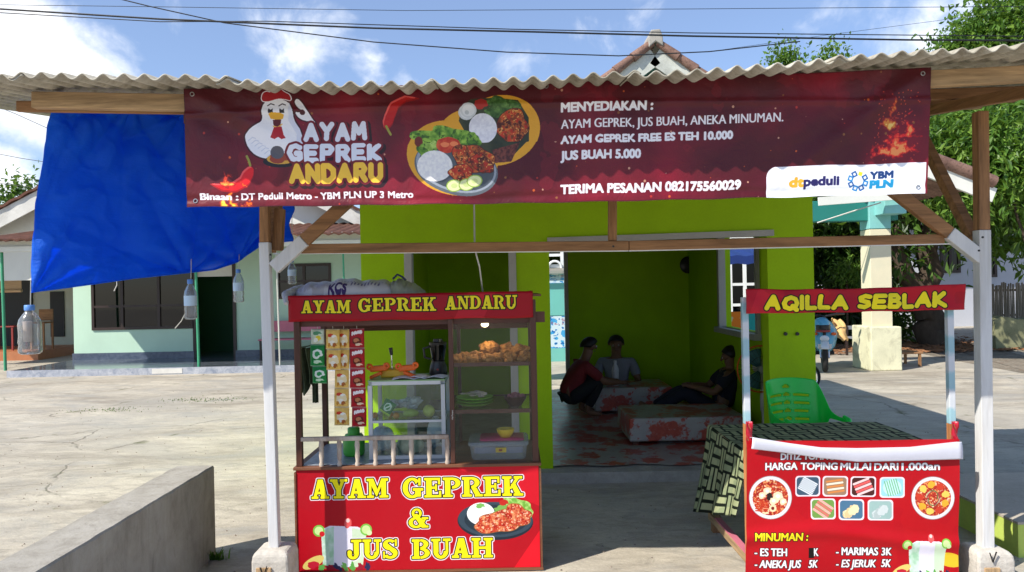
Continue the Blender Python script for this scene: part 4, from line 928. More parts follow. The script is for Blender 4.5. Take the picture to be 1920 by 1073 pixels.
bench_thing('red_table', 'dull red wooden table on the neighbouring orange porch', W(-20, 600, 19).x, W(40, 600, 19).x, 19.0, .22, .62, 0, .6, REDP, REDP)
tk = thing('tan_chair', 'brown wooden chair at the corner of the neighbouring porch', 'chair', (W(82, 610, 19).x, 19, .22))
x0, x1, z0, z1 = RECT(70, 580, 96, 628, 19.0)
s = MB(); s.box(x0, x1, 18.7, 19.1, z0+.3, z0+.34); s.build('seat', WB['x'], tk); s = MB(); s.box(x0, x1, 19.07, 19.1, z0+.36, z1); s.build('backrest', WB['x'], tk)
for xx in (x0+.02, x1-.02):
    for yy in (18.72, 19.08): s = MB(); s.box(xx-.02, xx+.02, yy-.02, yy+.02, .22, z0+.3); s.build('leg', WB['z'], tk)

# ================================================================== low concrete wall, lower left
s = MB(); xw = -1.835; he = .545; yE = 4.5
s.grid(lambda u, v: (0, 0, 0), 1, 1) if False else None
n = 160; vs = []; fs = []
for i in range(n+1):
    y = yE-(i/n)*4.6; hh = he+.003*mnoise.noise((y*9, 0, 1)); j = .004*mnoise.noise((y*11, 3, 1))
    vs += [(xw-.23+j, y, 0), (xw-.225+j, y, hh), (xw-.006-abs(j), y, hh), (xw+j*.5, y, hh-.008-2*abs(j)), (xw+j*.4, y, 0)]
for i in range(n):
    for k in range(4): a = i*5+k; fs.append((a, a+1, a+6, a+5))
fs.append((4, 3, 2, 1, 0)); s.add(vs, fs)
def wallm():
    m, t = new_mat('rendered_wall'); ob = t.n('ShaderNodeTexCoord').outputs['Object']; st = t.n('ShaderNodeMapping', None, Vector=ob); st.inputs['Scale'].default_value = (1, 1, .25)
    a = t.noise(ob, 3.5, 7, .7, .5); b_ = t.noise(st, 7, 6, .7, .8); f = t.noise(ob, 60, 4, .6)
    c = t.ramp(t.math('ADD', t.math('MULTIPLY', a, .5), t.math('MULTIPLY', b_, .5)), (.35, (.22, .20, .17)), (.5, (.34, .32, .28)), (.65, (.42, .40, .36)))
    c = t.mix(t.ramp(b_, (.58, 0.), (.7, .55)), c, (.13, .115, .09)); finish(t, c, .85, t.math('ADD', a, t.math('MULTIPLY', f, .4)), .4, 0, .2, .015); return m
tag(s.build('concrete_wall', wallm(), None, False), 'low grey rendered concrete wall running toward the viewer at lower left', 'low wall')
# lime kerb plinth, lower right
kb = thing('lime_plinth', 'low concrete plinth with lime green sides behind the right post', 'low wall', (3.6, 4.6, 0))
s = MB(); s.box(2.845, 6.4, 4.2, 5.25, 0, .188); s.build('side', M('pale_lime_plaster', (.50, .62, .13), .7, .12, 3, .2, 0, .2, (1, 1, 1), .3, (.35, .38, .2)), kb)
s = MB(); s.box(2.842, 6.41, 4.195, 5.26, .189, .203); s.build('top', M('plinth_cement', (.46, .41, .34), .85, .25, 3, .3, 0, .2, (1, 1, 1), .4, (.28, .24, .19)), kb)
# ================================================================== house behind the green room
ZH = 15.2
TEAL = M('teal_plaster', (.15, .46, .40), .6, .08, 1.5, .08, 0, .3, (1, 1, 1), .15, (.3, .4, .36)); TEALD = M('deep_teal_paint', (.02, .20, .17), .5, .1, 2, .05)
hb = thing('teal_house', 'teal walled house with a weathered tiled gable behind the green room', 'house', (3, ZH, 0))
ap = W(1222, 81, ZH); sl = .72; FASC = M('weathered_fascia', (.50, .52, .47), .75, .25, 4, .2, 0, .2, (1, 1, 1), .5, (.2, .2, .17))
s = MB(); s.prism([(ap.x-2.9, 0), (ap.x-2.9, ap.z-2.6), (ap.x, ap.z-.35), (ap.x+2.9, ap.z-2.6), (ap.x+2.9, 0)], ZH+.3, ZH+.5); s.build('wall', TEAL, hb)
for sg in (1, -1):
    s = MB(); s.bar((ap.x, ZH-.28, ap.z-.36), (ap.x+sg*3.2, ZH-.28, ap.z-.36-3.2*sl), .06, .36, (0, 0, 1)); s.build('fascia', FASC, hb)
    s = MB(); s.grid(lambda u, v: (ap.x+sg*3.3*v, ZH-.3+u*7, ap.z-.09-3.3*sl*v+.03*abs(math.sin(v*75))), 30, 150); s.build('roof', TILEG, hb, False, solid=.06)
    for i in range(7):
        q0, q1 = Vector((ap.x+sg*(.06+i*.36), ZH-.33, ap.z-.06-sl*(.06+i*.36))), Vector((ap.x+sg*(.46+i*.36), ZH-.35, ap.z-.07-sl*(.46+i*.36)))
        s = MB(); s.tube([q0, q1], [.075, .10], 12); s.build('edge_tile', TILEG, hb, True)
s = MB(); s.prism([(ap.x-.14, ap.z-.22), (ap.x-.15, ap.z-.02), (ap.x-.09, ap.z+.13), (ap.x+.09, ap.z+.14), (ap.x+.14, ap.z+.0), (ap.x+.15, ap.z-.2), (ap.x, ap.z-.1)], ZH-.44, ZH+.3); s.build('ridge_cap', CEM, hb, bevel=.02)
s = MB(); s.prism([(ap.x-2.3, ap.z-2.3), (ap.x, ap.z-.55), (ap.x+2.3, ap.z-2.3)], ZH+.27, ZH+.295); s.build('opening_shade', DARKIN, hb)  # flat dark sheet; its colour stands for the shaded opening below the fascia
def lattice(px0, px1, pt, pb, Z, vx, hz, arch=False):
    x0, x1, z0, z1 = RECT(px0, pt, px1, pb, Z); g_ = window(x0, x1, z0, z1, Z-.06, hb, vx, hz, WHITE, glass('dark_pane', (.03, .03, .035), .5), .07); return g_
lattice(1365, 1465, 440, 600, ZH+.3, (.3, .62), (.18, .42, .72))
wn = lattice(1015, 1085, 455, 502, ZH+.3, (.55, .82), (.5,))
x0, x1, z0, z1 = RECT(1028, 482, 1052, 502, ZH+.22); s = MB(); s.ring(((x0+x1)/2, ZH+.2, z0), (x1-x0)/2, .025, 'y', 24, 6); s.build('arch', WHITE, wn, True)
x0, x1, z0, z1 = RECT(1000, 503, 1100, 512, ZH+.2); s = MB(); s.box(x0, x1, ZH+.1, ZH+.3, z0, z1); s.build('sill', CEM, hb)

# carport column and teal canopy to the right
ZC = 12.9
cp_ = thing('carport', 'teal carport canopy carried by a pale column on a stained square base', 'carport', (W(1652, 690, ZC).x, ZC, 0))
x0, x1, z0, z1 = RECT(1632, 395, 1672, 612, ZC); COLM = M('cream_column', (.68, .62, .44), .6, .08, 2, .1, 0, .3, (1, 1, 1), .25, (.4, .5, .4))
s = MB(); s.box(x0, x1, ZC, ZC+.36, .75, W(1650, 430, ZC).z); s.build('column', COLM, cp_, bevel=.01)
s = MB(); s.box(x0-.002, x1+.002, ZC-.002, ZC+.362, W(1650, 429, ZC).z, 2.95); s.build('column_top', M('light_teal_paint', (.22, .52, .50), .5, .1, 3, .05), cp_, bevel=.01)
x0, x1, z0, z1 = RECT(1628, 612, 1686, 692, ZC)
BASEM = M('stained_base', (.68, .66, .46), .7, .16, 4, .2, 0, .3, (1, 1, 1), .75, (.16, .13, .08))
s = MB(); s.box(x0, x1, ZC-.1, ZC+.62, 0, .765); s.build('base', BASEM, cp_, bevel=.02)
a = W(1500, 432, ZC+.2); b_ = W(1676, 420, ZC+.2)
s = MB(); s.box(a.x, b_.x, ZC+.05, ZC+.3, 2.62, 2.98); s.build('beam', TEALD, cp_, bevel=.01)
s = MB(); s.box(W(1640, 400, ZC).x, W(1680, 400, ZC).x, ZC-.35, ZC+.04, 2.70, 2.96); s.build('bracket', M('light_teal_paint', (.22, .52, .50)), cp_, bevel=.01)
p0, p1 = W(1535, 378, ZC-.5), W(1690, 366, ZC-.5)
s = MB(); s.bar(p0, p1, .06, .14, (0, 0, 1)); s.build('gutter', CREAM, cp_)
p0, p1 = W(1700, 296, ZC), W(1826, 352, ZC)
s = MB(); s.grid(lambda u, v: (p0.x-1.5+u*(p1.x-p0.x+1.5), ZC-.5+v*4, p0.z+.55-u*(p0.z-p1.z+.55)+.02+.03*abs(math.sin(v*60))), 40, 90); s.build('roof', TILEG, cp_, False, solid=.07)
s = MB(); q0, q1 = Vector((p0.x-1.5, ZC-.52, p0.z+.5)), Vector((p1.x, ZC-.52, p1.z-.05)); s.bar(q0+Vector((0, 0, -.15)), q1+Vector((0, 0, -.15)), .06, .24, (0, 0, 1)); s.build('fascia', CREAM, cp_)
s = MB(); s.tube([q0+Vector((0, -.02, .07)), q1+Vector((0, -.02, .07))], [.09, .11], 10); s.build('ridge_tile', TILEG, cp_, True)
s = MB(); s.tube([W(1532, 418, ZC-.1), W(1600, 396, ZC-.3), W(1652, 380, ZC-.5)], .012, 6); s.build('cable', IV, cp_)

# drinks cart seen through the back doorway
ZD = 12.2
BLUEW = Canvas(220, 150, (206, 226, 240)); BLUEW.paint(vnoise(150, 220, 26, 2, 4) > .56, (70, 165, 225)); BLUEW.paint(vnoise(150, 220, 14, 5, 3) > .66, (20, 110, 190)); BLUEW.paint((BLUEW.Y < 40) & (vnoise(150, 220, 7, 8, 2) > .6), (150, 90, 120), .6)
BLUEM = BLUEW.mat('blue_white_print', .5)
cx0, cx1 = W(968, 600, ZD).x, W(1073, 600, ZD).x
dc = thing('drinks_cart', 'blue and white drinks cart with a big wheel beyond the back doorway', 'food cart', ((cx0+cx1)/2, ZD, 0))
z = lambda py: W(1050, py, ZD).z
s = MB(); s.grid(lambda u, v: (cx0+u*(cx1-cx0), ZD, z(653)+v*(z(593)-z(653))), 2, 2); s.build('front_panel', BLUEM, dc)
s = MB(); s.grid(lambda u, v: (cx0+u*(cx1-cx0), ZD-.03, z(531)+v*(z(515)-z(531))), 2, 2); s.build('header_board', BLUEM, dc, solid=.02)
s = MB(); s.box(cx0, cx1, ZD+.004, ZD+.6, z(653), z(594)); s.build('cabinet', TEAL, dc); s = MB(); s.box(cx0-.1, cx1+.1, ZD-.1, ZD+.7, z(513), z(508)); s.build('roof', M('grey_zinc', (.4, .4, .38), .5, .1, 5, .1, .3), dc)
for xx in (cx0+.03, cx1-.03):
    for yy in (ZD+.03, ZD+.57): s = MB(); s.box(xx-.02, xx+.02, yy-.02, yy+.02, .2, z(513)); s.build('post', WHITE, dc)
wp = W(1078, 660, ZD)
s = MB(); s.ring((wp.x-.06, ZD-.1, .31), .28, .03, 'x', 30, 8); wl = s.build('wheel', M('brick_red_rim', (.32, .10, .06), .5, .15, 6, .05), dc, True)
s = MB()
for k in range(8): a = k*math.pi/8; s.tube([(wp.x-.06, ZD-.1-.27*math.cos(a), .31-.27*math.sin(a)), (wp.x-.06, ZD-.1+.27*math.cos(a), .31+.27*math.sin(a))], .008, 5)
s.build('spokes', M('steel', (.55, .55, .55)), wl)
# panel seen through the right window
ZA = 10.6
tp = thing('advert_panel', 'orange and teal printed panel outside the side window of the green room', 'panel', (W(1415, 640, ZA).x, ZA, 0))
ad = Canvas(240, 120, (30, 150, 150)); ad.paint(ad.X < 70, (235, 120, 20)); ad.ell(150, 60, 26, 40, (220, 225, 215), jit=.3); ad.ell(90, 92, 22, 18, (225, 130, 40), jit=.3, seed=3); ad.paint(vnoise(120, 240, 20, 3) > .68, (190, 225, 220), .6)
x0, x1, z0, z1 = RECT(1372, 584, 1475, 652, ZA); s = MB(); s.grid(lambda u, v: (x0+u*(x1-x0), ZA, z0+v*(z1-z0)), 2, 2); s.build('print', ad.mat('orange_teal_print', .4), tp, solid=.015)
for xx in (x0+.04, x1-.04): s = MB(); s.box(xx-.02, xx+.02, ZA+.02, ZA+.06, 0, z1); s.build('leg', BRFR, tp)
x0, x1, z0, z1 = RECT(1340, 462, 1500, 479, ZA+1); s = MB(); s.grid(lambda u, v: (x0+u*(x1-x0), ZA+1+v*1.4, z0+v*.25+.01*math.sin(u*30)), 30, 8); s.grid(lambda u, v: (x0+u*(x1-x0), ZA+1, z0-.13+v*.13+.01*math.sin(u*30)), 30, 2)
aw = tag(s.build('blue_awning', M('dark_blue_cloth', (.01, .03, .16), .6, .1, 5, .05), None), 'dark blue awning outside the side window, above the printed panel', 'awning')

# ================================================================== trees
def leaf_mat(name, a, b, c):
    m, t = new_mat(name); tcn = t.n('ShaderNodeTexCoord'); ob = tcn.outputs['Object']
    geo = t.n('ShaderNodeNewGeometry'); rnd = geo.outputs['Random Per Island']
    n = t.noise(ob, 1.1, 4, .6); col = t.ramp(t.math('ADD', t.math('MULTIPLY', n, .6), t.math('MULTIPLY', rnd, .4)), (.28, a), (.5, b), (.74, c))
    p = t.n('ShaderNodeBsdfPrincipled', None, Base_Color=col, Roughness=.45); p.inputs['Specular IOR Level'].default_value = .4
    tr = t.n('ShaderNodeBsdfTranslucent', None, Color=t.mix(.5, col, (.25, .40, .03))); mx = t.n('ShaderNodeMixShader', None, _0=.35, _1=p, _2=tr); t.n('ShaderNodeOutputMaterial', None, Surface=mx); return m
LEAFM = {'mango': leaf_mat('mango_leaves', (.020, .055, .010), (.05, .125, .018), (.12, .22, .03)), 'bright': leaf_mat('bright_leaves', (.03, .085, .012), (.085, .19, .022), (.19, .31, .045)), 'dark': leaf_mat('dark_leaves', (.012, .03, .008), (.025, .06, .014), (.05, .10, .02))}
BARK = M('rough_bark', (.075, .055, .04), .9, .35, 9, .6, 0, .2, (1, 1, .3), .4, (.02, .018, .012))
def leaves(blobs, n, size, rg, asp=.38, droop=.5):
    c = np.array([b[0] for b in blobs]); r = np.array([b[1] for b in blobs]); vol = r.prod(1); idx = rg.choice(len(blobs), n, p=vol/vol.sum())
    d = rg.normal(size=(n, 3)); d /= np.linalg.norm(d, axis=1)[:, None]; rad = rg.random(n)**.38
    # leaves gather in sprays so that gaps and clumps show
    k = max(8, n//26); sc = rg.integers(0, k, n); sd_ = rg.normal(size=(k, 3)); sd_ /= np.linalg.norm(sd_, axis=1)[:, None]; sr_ = rg.random(k)**.36; bi = rg.choice(len(blobs), k, p=vol/vol.sum())
    p = c[bi[sc]]+sd_[sc]*r[bi[sc]]*sr_[sc][:, None]+rg.normal(size=(n, 3))*size*1.5; out = sd_[sc]
    ax = rg.normal(size=(n, 3))*.75+out*.7+np.array([0, 0, -droop]); ax /= np.linalg.norm(ax, axis=1)[:, None]
    sx = np.cross(ax, rg.normal(size=(n, 3))*.6+np.array([0, 0, 1.])); sx /= np.linalg.norm(sx, axis=1)[:, None]; nm = np.cross(sx, ax)
    L = size*(.65+.7*rg.random(n))[:, None]; w_ = L*asp*.5
    v = np.stack([p-ax*L*.5, p+sx*w_+nm*L*.06, p+ax*L*.5-nm*L*.1, p-sx*w_+nm*L*.06], 1).reshape(-1, 3)
    return v, np.arange(4*n).reshape(-1, 4)
def tree(name, lab, cat, base, trunk, blobs, n, size, mat, group=None, seed=1, tr=.2, asp=.38):
    t = thing(name, lab, cat, base, group); rg = np.random.default_rng(seed)
    if trunk:
        s = MB()
        for P in trunk:
            m_ = len(P); pts = []; rs = []
            for i, p in enumerate(P): pts.append(Vector(p[:3])); rs.append(p[3])
            Q = []; Rr = []
            for i in range(m_-1):
                for f in (0, .34, .67): Q.append(pts[i].lerp(pts[i+1], f)+Vector(rg.normal(size=3)*rs[i]*.12)); Rr.append(rs[i]*(1-f)+rs[i+1]*f)
            Q.append(pts[-1]); Rr.append(rs[-1]); s.tube(Q, Rr, 10)
        s.build('trunk', BARK, t, True)
    v, f = leaves(blobs, n, size, rg, asp); o = np.array(ORIG[t.name]); me = bpy.data.meshes.new('crown'); me.from_pydata((v-o).tolist(), [], f.tolist()); me.materials.append(mat); me.update()
    ob = bpy.data.objects.new('crown', me); COL.objects.link(ob); ob.parent = t; return t
def B(px, py, Z, rx, ry=None, rz=None): return (tuple(W(px, py, Z)), (rx, ry or rx, rz or rx))
G0 = lambda px, Z: tuple(Vector((W(px, 600, Z).x, Z, 0)))
Zt = 17.5; T = lambda px, py, r, dz=0: (*W(px, py, Zt+dz), r)
tree('mango_tree', 'large mango tree with a forked curving trunk in front of the white house', 'tree', G0(1742, Zt),
     [[(*G0(1748, Zt), .36), T(1742, 600, .33), T(1738, 560, .30), T(1700, 520, .21), T(1684, 470, .17), T(1690, 400, .14), T(1660, 330, .08)], [T(1738, 565, .3), T(1742, 510, .26), T(1738, 450, .2), T(1760, 380, .14), T(1800, 290, .08)], [T(1690, 420, .13), T(1620, 350, .08), T(1570, 310, .04)]],
     [B(1800, 300, Zt, 1.1, 1.5, .9), B(1890, 330, Zt-1.5, 1.0, 1.2, 1.0), B(1720, 320, Zt+.6, 1.1, 1.4, .9), B(1640, 360, Zt+.5, 1.0, 1.2, .75), B(1570, 350, Zt+1, 1.0, 1.4, .9), B(1850, 255, Zt+.5, 1.3, 1.4, .7), B(1960, 280, Zt, 1.4, 1.4, 1.2), B(1600, 440, Zt+1.2, .7, .8, .5), B(1760, 250, Zt+1, 1.0, 1.1, .6), B(1700, 480, Zt-.6, .28, .28, .35), B(1670, 455, Zt-.4, .3, .3, .3), B(1860, 440, Zt-.6, .5, .5, .4), B(1820, 395, Zt-.6, .6, .6, .4), B(1905, 420, Zt+2.5, 1.0, .8, .7), B(1560, 400, Zt+2, 1.2, .8, 1.0), B(1800, 340, Zt+2, 2.2, .8, 1.0), B(1830, 300, Zt-1, 1.0, .8, .8), B(1900, 290, Zt-2, .9, .8, .9), B(1770, 280, Zt-.8, .8, .7, .6), B(1760, 400, Zt+1.5, 1.3, .6, .6)], 32000, .27, LEAFM['mango'], seed=3)
Zs = 14.2
tree('young_tree', 'bright green leafy young tree right of the stall post, sunlit', 'tree', G0(1905, Zs), [[(*G0(1960, Zs), .035), (*W(1945, 520, Zs), .03), (*W(1905, 400, Zs), .025), (*W(1890, 300, Zs), .02)]],
     [B(1890, 350, Zs, .42, .5, .42), B(1925, 300, Zs, .45, .5, .4), B(1800, 380, Zs+.5, .34, .4, .28), B(1850, 260, Zs+.6, .7, .6, .34), B(1775, 262, Zs+1, .4, .5, .28), B(1935, 380, Zs, .4, .4, .4), B(1830, 320, Zs+.4, .4, .4, .35), B(1870, 300, Zs+.2, .5, .4, .4), B(1790, 330, Zs+.6, .35, .4, .3)], 6500, .17, LEAFM['bright'], seed=8)
Zb = 34
tree('tall_tree', 'tall tree rising above the right end of the stall roof', 'tree', G0(1860, Zb), [[(*G0(1850, Zb), .35), (*W(1850, 300, Zb), .25), (*W(1845, 60, Zb), .1)]],
     [B(1845, 60, Zb, 1.2, 1.3, .8), B(1790, 82, Zb, .9, 1, .55), B(1890, 55, Zb, 1.1, 1.2, 1.1), B(1838, 15, Zb, .45, .5, .55), B(1910, 20, Zb, .7, .8, .6), B(1870, 110, Zb, 2.2, 1.6, 1.2), B(1960, 60, Zb, 1.6, 1.6, 1.5)], 12000, .30, LEAFM['bright'], seed=5, asp=.5)
for i, (px, py, r, lab) in enumerate(((1475, 97, .38, 'small round treetop peeping over the roof right of the tiled gable'), (1561, 103, .26, 'smallest treetop peeping over the stall roof near its right half'))):
    tree('far_treetop', lab, 'tree', G0(px, 30), [[(*G0(px, 30), .12), (*W(px, py+10, 30), .05)]], [B(px, py, 30, r, r, r*.8), B(px-8, py+30, 30, r*1.2, r, r), B(px+9, py+24, 30, r, r, r*.8)], 900, .2, LEAFM['bright'], seed=20+i, asp=.5)
tree('far_left_tree', 'dark green treetop beyond the tiled gable at far left', 'tree', G0(50, 32), [[(*G0(50, 32), .2), (*W(50, 380, 32), .1)]], [B(52, 362, 32, .5, .6, .45), B(30, 385, 32, .7, .6, .5)], 900, .26, LEAFM['mango'], seed=31, asp=.5)
# bushes and the wood's dark edge behind the carport
tree('hedge_bush', 'dark overgrown hedge behind the carport column', 'bush', G0(1590, 19), [[(*G0(1590, 19), .1), (*W(1590, 480, 19), .05)]],
     [B(1560, 470, 19.4, .9, .7, .8), B(1620, 500, 19.2, .9, .6, .7), B(1560, 590, 19, 1., .6, .7), B(1640, 600, 18.8, .9, .5, .5)], 9000, .24, LEAFM['dark'], seed=41)
tree('yellow_bush', 'small yellow green bush in front of the dark hedge', 'bush', G0(1588, 17.6), [[(*G0(1588, 17.6), .03), (*W(1588, 520, 17.6), .02)]], [B(1588, 508, 17.6, .3, .25, .2), B(1610, 525, 17.6, .25, .25, .16)], 700, .12, LEAFM['bright'], seed=43)
# distant belt of wood along the horizon
rg = np.random.default_rng(77); bl2 = []
for k in range(60): x = -70+k*2.6+rg.random(); bl2.append(((x, 62+rg.random()*8, 1.4+rg.random()*1.4), (2.4, 2.2, 1.9+rg.random()*1.2)))
v, f = leaves(bl2, 16000, .95, rg, .6); me = bpy.data.meshes.new('far_wood'); me.from_pydata(v.tolist(), [], f.tolist()); me.materials.append(LEAFM['dark']); ob = bpy.data.objects.new('far_wood', me); COL.objects.link(ob)
tag(ob, 'far belt of dark green trees along the horizon', 'wood', kind='stuff')

# ================================================================== right background: white house, fence, old wall, litter
ZG = 24
wh = thing('white_house', 'shaded white house with dark windows behind the mango tree', 'house', (W(1810, 600, ZG).x, ZG, 0)); x0, x1 = W(1672, 600, ZG).x, W(2120, 600, ZG).x
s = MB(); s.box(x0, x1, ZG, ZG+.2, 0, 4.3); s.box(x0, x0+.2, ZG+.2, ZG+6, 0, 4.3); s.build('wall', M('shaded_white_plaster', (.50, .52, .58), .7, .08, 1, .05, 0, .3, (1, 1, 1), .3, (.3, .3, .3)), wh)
for a, b_, c, d in ((1762, 452, 1800, 512), (1838, 440, 1868, 520), (1560, 440, 1600, 520)):
    if a < 1672: continue
    q = RECT(a, b_, c, d, ZG); window(*q, ZG-.04, wh, (.5,), (), BRFR, WINGL, .09)
s = MB(); s.box(x0-1, x1+1, ZG-1.8, ZG+6, 4.3, 4.45); s.build('eave', CREAM, wh); s = MB(); s.grid(lambda u, v: (x0-1+u*(x1-x0+2), ZG-1.9+v*4.5, 4.46+v*2.4+.03*abs(math.sin(u*120))), 380, 6); s.build('roof', TILE, wh, False, solid=.04)
fz = 19.5; fe = thing('bamboo_fence', 'weathered bamboo paling fence with pots on top at far right', 'fence', (W(1890, 600, fz).x, fz, 0))
a, b_ = W(1845, 560, fz).x, W(1990, 560, fz).x; s = MB(); n = 46
for k in range(n):
    x = a+(b_-a)*k/n; hgt = W(1880, 533, fz).z+random.uniform(-.06, .06); s.tube([(x, fz+random.uniform(-.015, .015), .3), (x+random.uniform(-.02, .02), fz, hgt)], .022, 6)
s.build('palings', M('grey_bamboo', (.25, .20, .14), .7, .4, 2, .1), fe); s = MB(); s.box(a, b_, fz+.03, fz+.06, .55, .6); s.box(a, b_, fz+.03, fz+.06, 1.2, 1.26); s.build('rail', WB['x'], fe)
mw = W(1856, 600, 16.2); s = MB(); n = 30; vs = []; fs = []
for i in range(n+1):
    x = mw.x+i*.16; h = W(1880, 597, 16.2).z+.03*math.sin(i*1.1)+random.uniform(-.02, .02); vs += [(x, 16.0, 0), (x, 16.05, h), (x, 16.4, h+.02), (x, 16.42, 0)]
for i in range(n):
    for k in range(3): q = i*4+k; fs.append((q, q+4, q+5, q+1))
fs += [(0, 1, 2, 3), tuple(n*4+k for k in (3, 2, 1, 0))]; s.add(vs, fs)
tag(s.build('old_wall', M('mossy_stone', (.23, .23, .13), .9, .35, 5, .6, 0, .2, (1, 1, 1), .5, (.06, .10, .02)), None), 'low mossy old wall in front of the bamboo fence', 'low wall')
def dirtm():
    m, t = new_mat('leaf_littered_dirt'); ob = t.n('ShaderNodeTexCoord').outputs['Object']; a = t.noise(ob, 1.2, 8, .7); b_ = t.noise(ob, 14, 6, .75); c = t.ramp(t.math('ADD', t.math('MULTIPLY', a, .5), t.math('MULTIPLY', b_, .5)), (.33, (.09, .075, .06)), (.5, (.22, .19, .15)), (.64, (.36, .31, .25)))
    c = t.mix(t.ramp(t.noise(ob, 6, 6, .8), (.56, 0.), (.64, .7)), c, (.20, .085, .035)); finish(t, c, .9, b_, .5, 0, .2, .03); return m
pts = [(1480, 628), (1560, 640), (1690, 656), (1790, 676), (1960, 708), (2300, 760)]
fr = [Vector((W(px, py, GZ(px, py)).x, GZ(px, py), .005)) for px, py in pts]; s = MB(); vs = []; 
for p in fr: vs += [tuple(p), (p.x*3.2, 75, .005)]
s.add(vs, [(2*i, 2*i+2, 2*i+3, 2*i+1) for i in range(len(fr)-1)]); tag(s.build('dirt_road', dirtm()), kind='structure')
# fallen leaves below the mango tree: nobody could count them
rg = np.random.default_rng(5); n = 2600; X = rg.normal(size=n)*2.2+W(1720, 640, 16.5).x; Y = 15.6+np.abs(rg.normal(size=n))*2.0; an = rg.random(n)*6.28; L = .05+.06*rg.random(n); Zz = .012+.03*rg.random(n)
v = np.stack([np.stack([X+np.cos(an+q)*L*k, Y+np.sin(an+q)*L*k, Zz+dz*rg.random(n)], 1) for q, k, dz in ((0, 1, .03), (1.57, .5, .0), (3.14, 1, .03), (4.71, .5, 0))], 1).reshape(-1, 3)
me = bpy.data.meshes.new('fallen_leaves'); me.from_pydata(v.tolist(), [], np.arange(4*n).reshape(-1, 4).tolist()); me.materials.append(M('dry_leaves', (.24, .11, .05), .8, .5, 3, 0)); ob = bpy.data.objects.new('fallen_leaves', me); COL.objects.link(ob)
tag(ob, 'dry brown leaves fallen under the mango tree', 'leaf litter', kind='stuff')
bench_thing('slatted_bench', 'low grey bench behind the scooter and beside the column base', W(1590, 640, 15.4).x, W(1642, 640, 15.4).x, 15.4, 0, .40, .62, .4, M('grey_painted_wood', (.22, .23, .25), .6, .2, 5, .1), BRFR)
bench_thing('low_wooden_bench', 'low brown wooden bench to the right of the column base', W(1660, 680, 13.6).x, W(1716, 680, 13.6).x, 13.6, 0, .26, 0, .55, WB['x'], WB['z'])

# ================================================================== scooter, helmet, jacket; small bicycle behind the right pillar
zs = 13.3; sx = W(1546, 690, zs).x
SBL = M('light_blue_gloss', (.07, .30, .46), .22, .06, 4, 0, 0, .6); SWH = M('white_gloss', (.65, .66, .66), .25, .06, 4, 0); TYRE = M('tyre_rubber', (.018, .018, .018), .8, .2, 30, .3); CHR = M('chrome', (.6, .6, .62), .15, .05, 4, 0, 1.)
sc = thing('scooter', 'light blue and white scooter parked facing us beside the right green pillar', 'scooter', (sx, zs, 0))
def wheel(parent, x, y, r, w_, ax='x'):
    s = MB(); s.ring((x, y, r), r-w_, w_, ax, 28, 8); tw = s.build('wheel', TYRE, parent, True)
    s = MB(); s.ring((x, y, r), r-w_*2.1, w_*.35, ax, 28, 6); s.lathe([(.03, -.05), (.04, 0), (.03, .05)], (x, y, r), 10, axis=ax)
    for k in range(5):
        a = k*1.2566; s.tube([(x, y, r), (x, y+(r-w_*2)*math.cos(a), r+(r-w_*2)*math.sin(a))] if ax == 'x' else [(x, y, r), (x+(r-w_*2)*math.cos(a), y, r+(r-w_*2)*math.sin(a))], .012, 6)
    s.build('rim', CHR, tw, True); return tw
wheel(sc, sx, zs-.55, .25, .05); wheel(sc, sx, zs+.68, .25, .05)
s = MB(); prof = [(.05, .30), (.17, .44), (.21, .60), (.20, .74), (.12, .86), (.03, .90)]
vs = []; fs = []
for hw, z in prof:
    for k in range(9): u = k/8*2-1; vs.append((sx+hw*u, zs-.50+.16*u*u+(z-.6)*.28, z))
for i in range(len(prof)-1):
    for k in range(8): fs.append((i*9+k, i*9+k+1, i*9+10+k, i*9+9+k))
s.add(vs, fs); s.build('front_shield', SBL, sc, True, solid=.02)
s = MB(); s.sphere((sx, zs-.56, .585), .075, .03, .055); s.build('headlight', SWH, sc, True)
for sg in (1, -1): s = MB(); s.sphere((sx+sg*.15, zs-.46, .66), .045, .03, .028); s.build('indicator', ORG, sc, True)
s = MB(); s.grid(lambda u, v: (sx+(v-.5)*.13, zs-.55+.29*math.cos(.5+u*2.0), .25+.29*math.sin(.5+u*2.0)), 12, 3); s.build('front_fender', SWH, sc, True, solid=.01)
s = MB(); s.box(sx-.16, sx+.16, zs-.30, zs+.15, .28, .34); s.build('footboard', BLACKP, sc, bevel=.02)
s = MB(); s.bar((sx, zs+.1, .5), (sx, zs+.85, .62), .28, .34, (0, 0, 1), a2=.14, b2=.2); s.build('rear_body', SBL, sc, True, bevel=.05)
s = MB(); s.bar((sx, zs+.08, .72), (sx, zs+.8, .78), .25, .1, (0, 0, 1)); s.build('seat', BLACKP, sc, True, bevel=.04)
s = MB(); s.tube([(sx-.33, zs-.26, 1.0), (sx-.2, zs-.36, 1.0), (sx, zs-.40, .96), (sx+.2, zs-.36, 1.0), (sx+.33, zs-.26, 1.0)], .018, 8); s.tube([(sx, zs-.40, .96), (sx, zs-.55, .28)], .03, 8); s.build('handlebar', BLACKP, sc, True)
for sg in (1, -1): s = MB(); s.tube([(sx+sg*.2, zs-.36, 1.0), (sx+sg*.27, zs-.34, 1.14)], .007, 6); s.sphere((sx+sg*.29, zs-.34, 1.19), .06, .018, .045); s.build('mirror', BLACKP, sc, True)
for sg in (1, -1): s = MB(); s.tube([(sx+sg*.06, zs-.42, .5), (sx+sg*.06, zs-.55, .25)], .022, 8); s.build('fork', CHR, sc, True)
s = MB(); s.bar((sx, zs-.57, .47), (sx, zs-.555, .40), .2, .012, (0, 0, 1)); s.box(sx-.11, sx+.11, zs-.585, zs-.575, .42, .49); s.build('number_plate', SWH, sc)
sc.rotation_euler.z = -.38
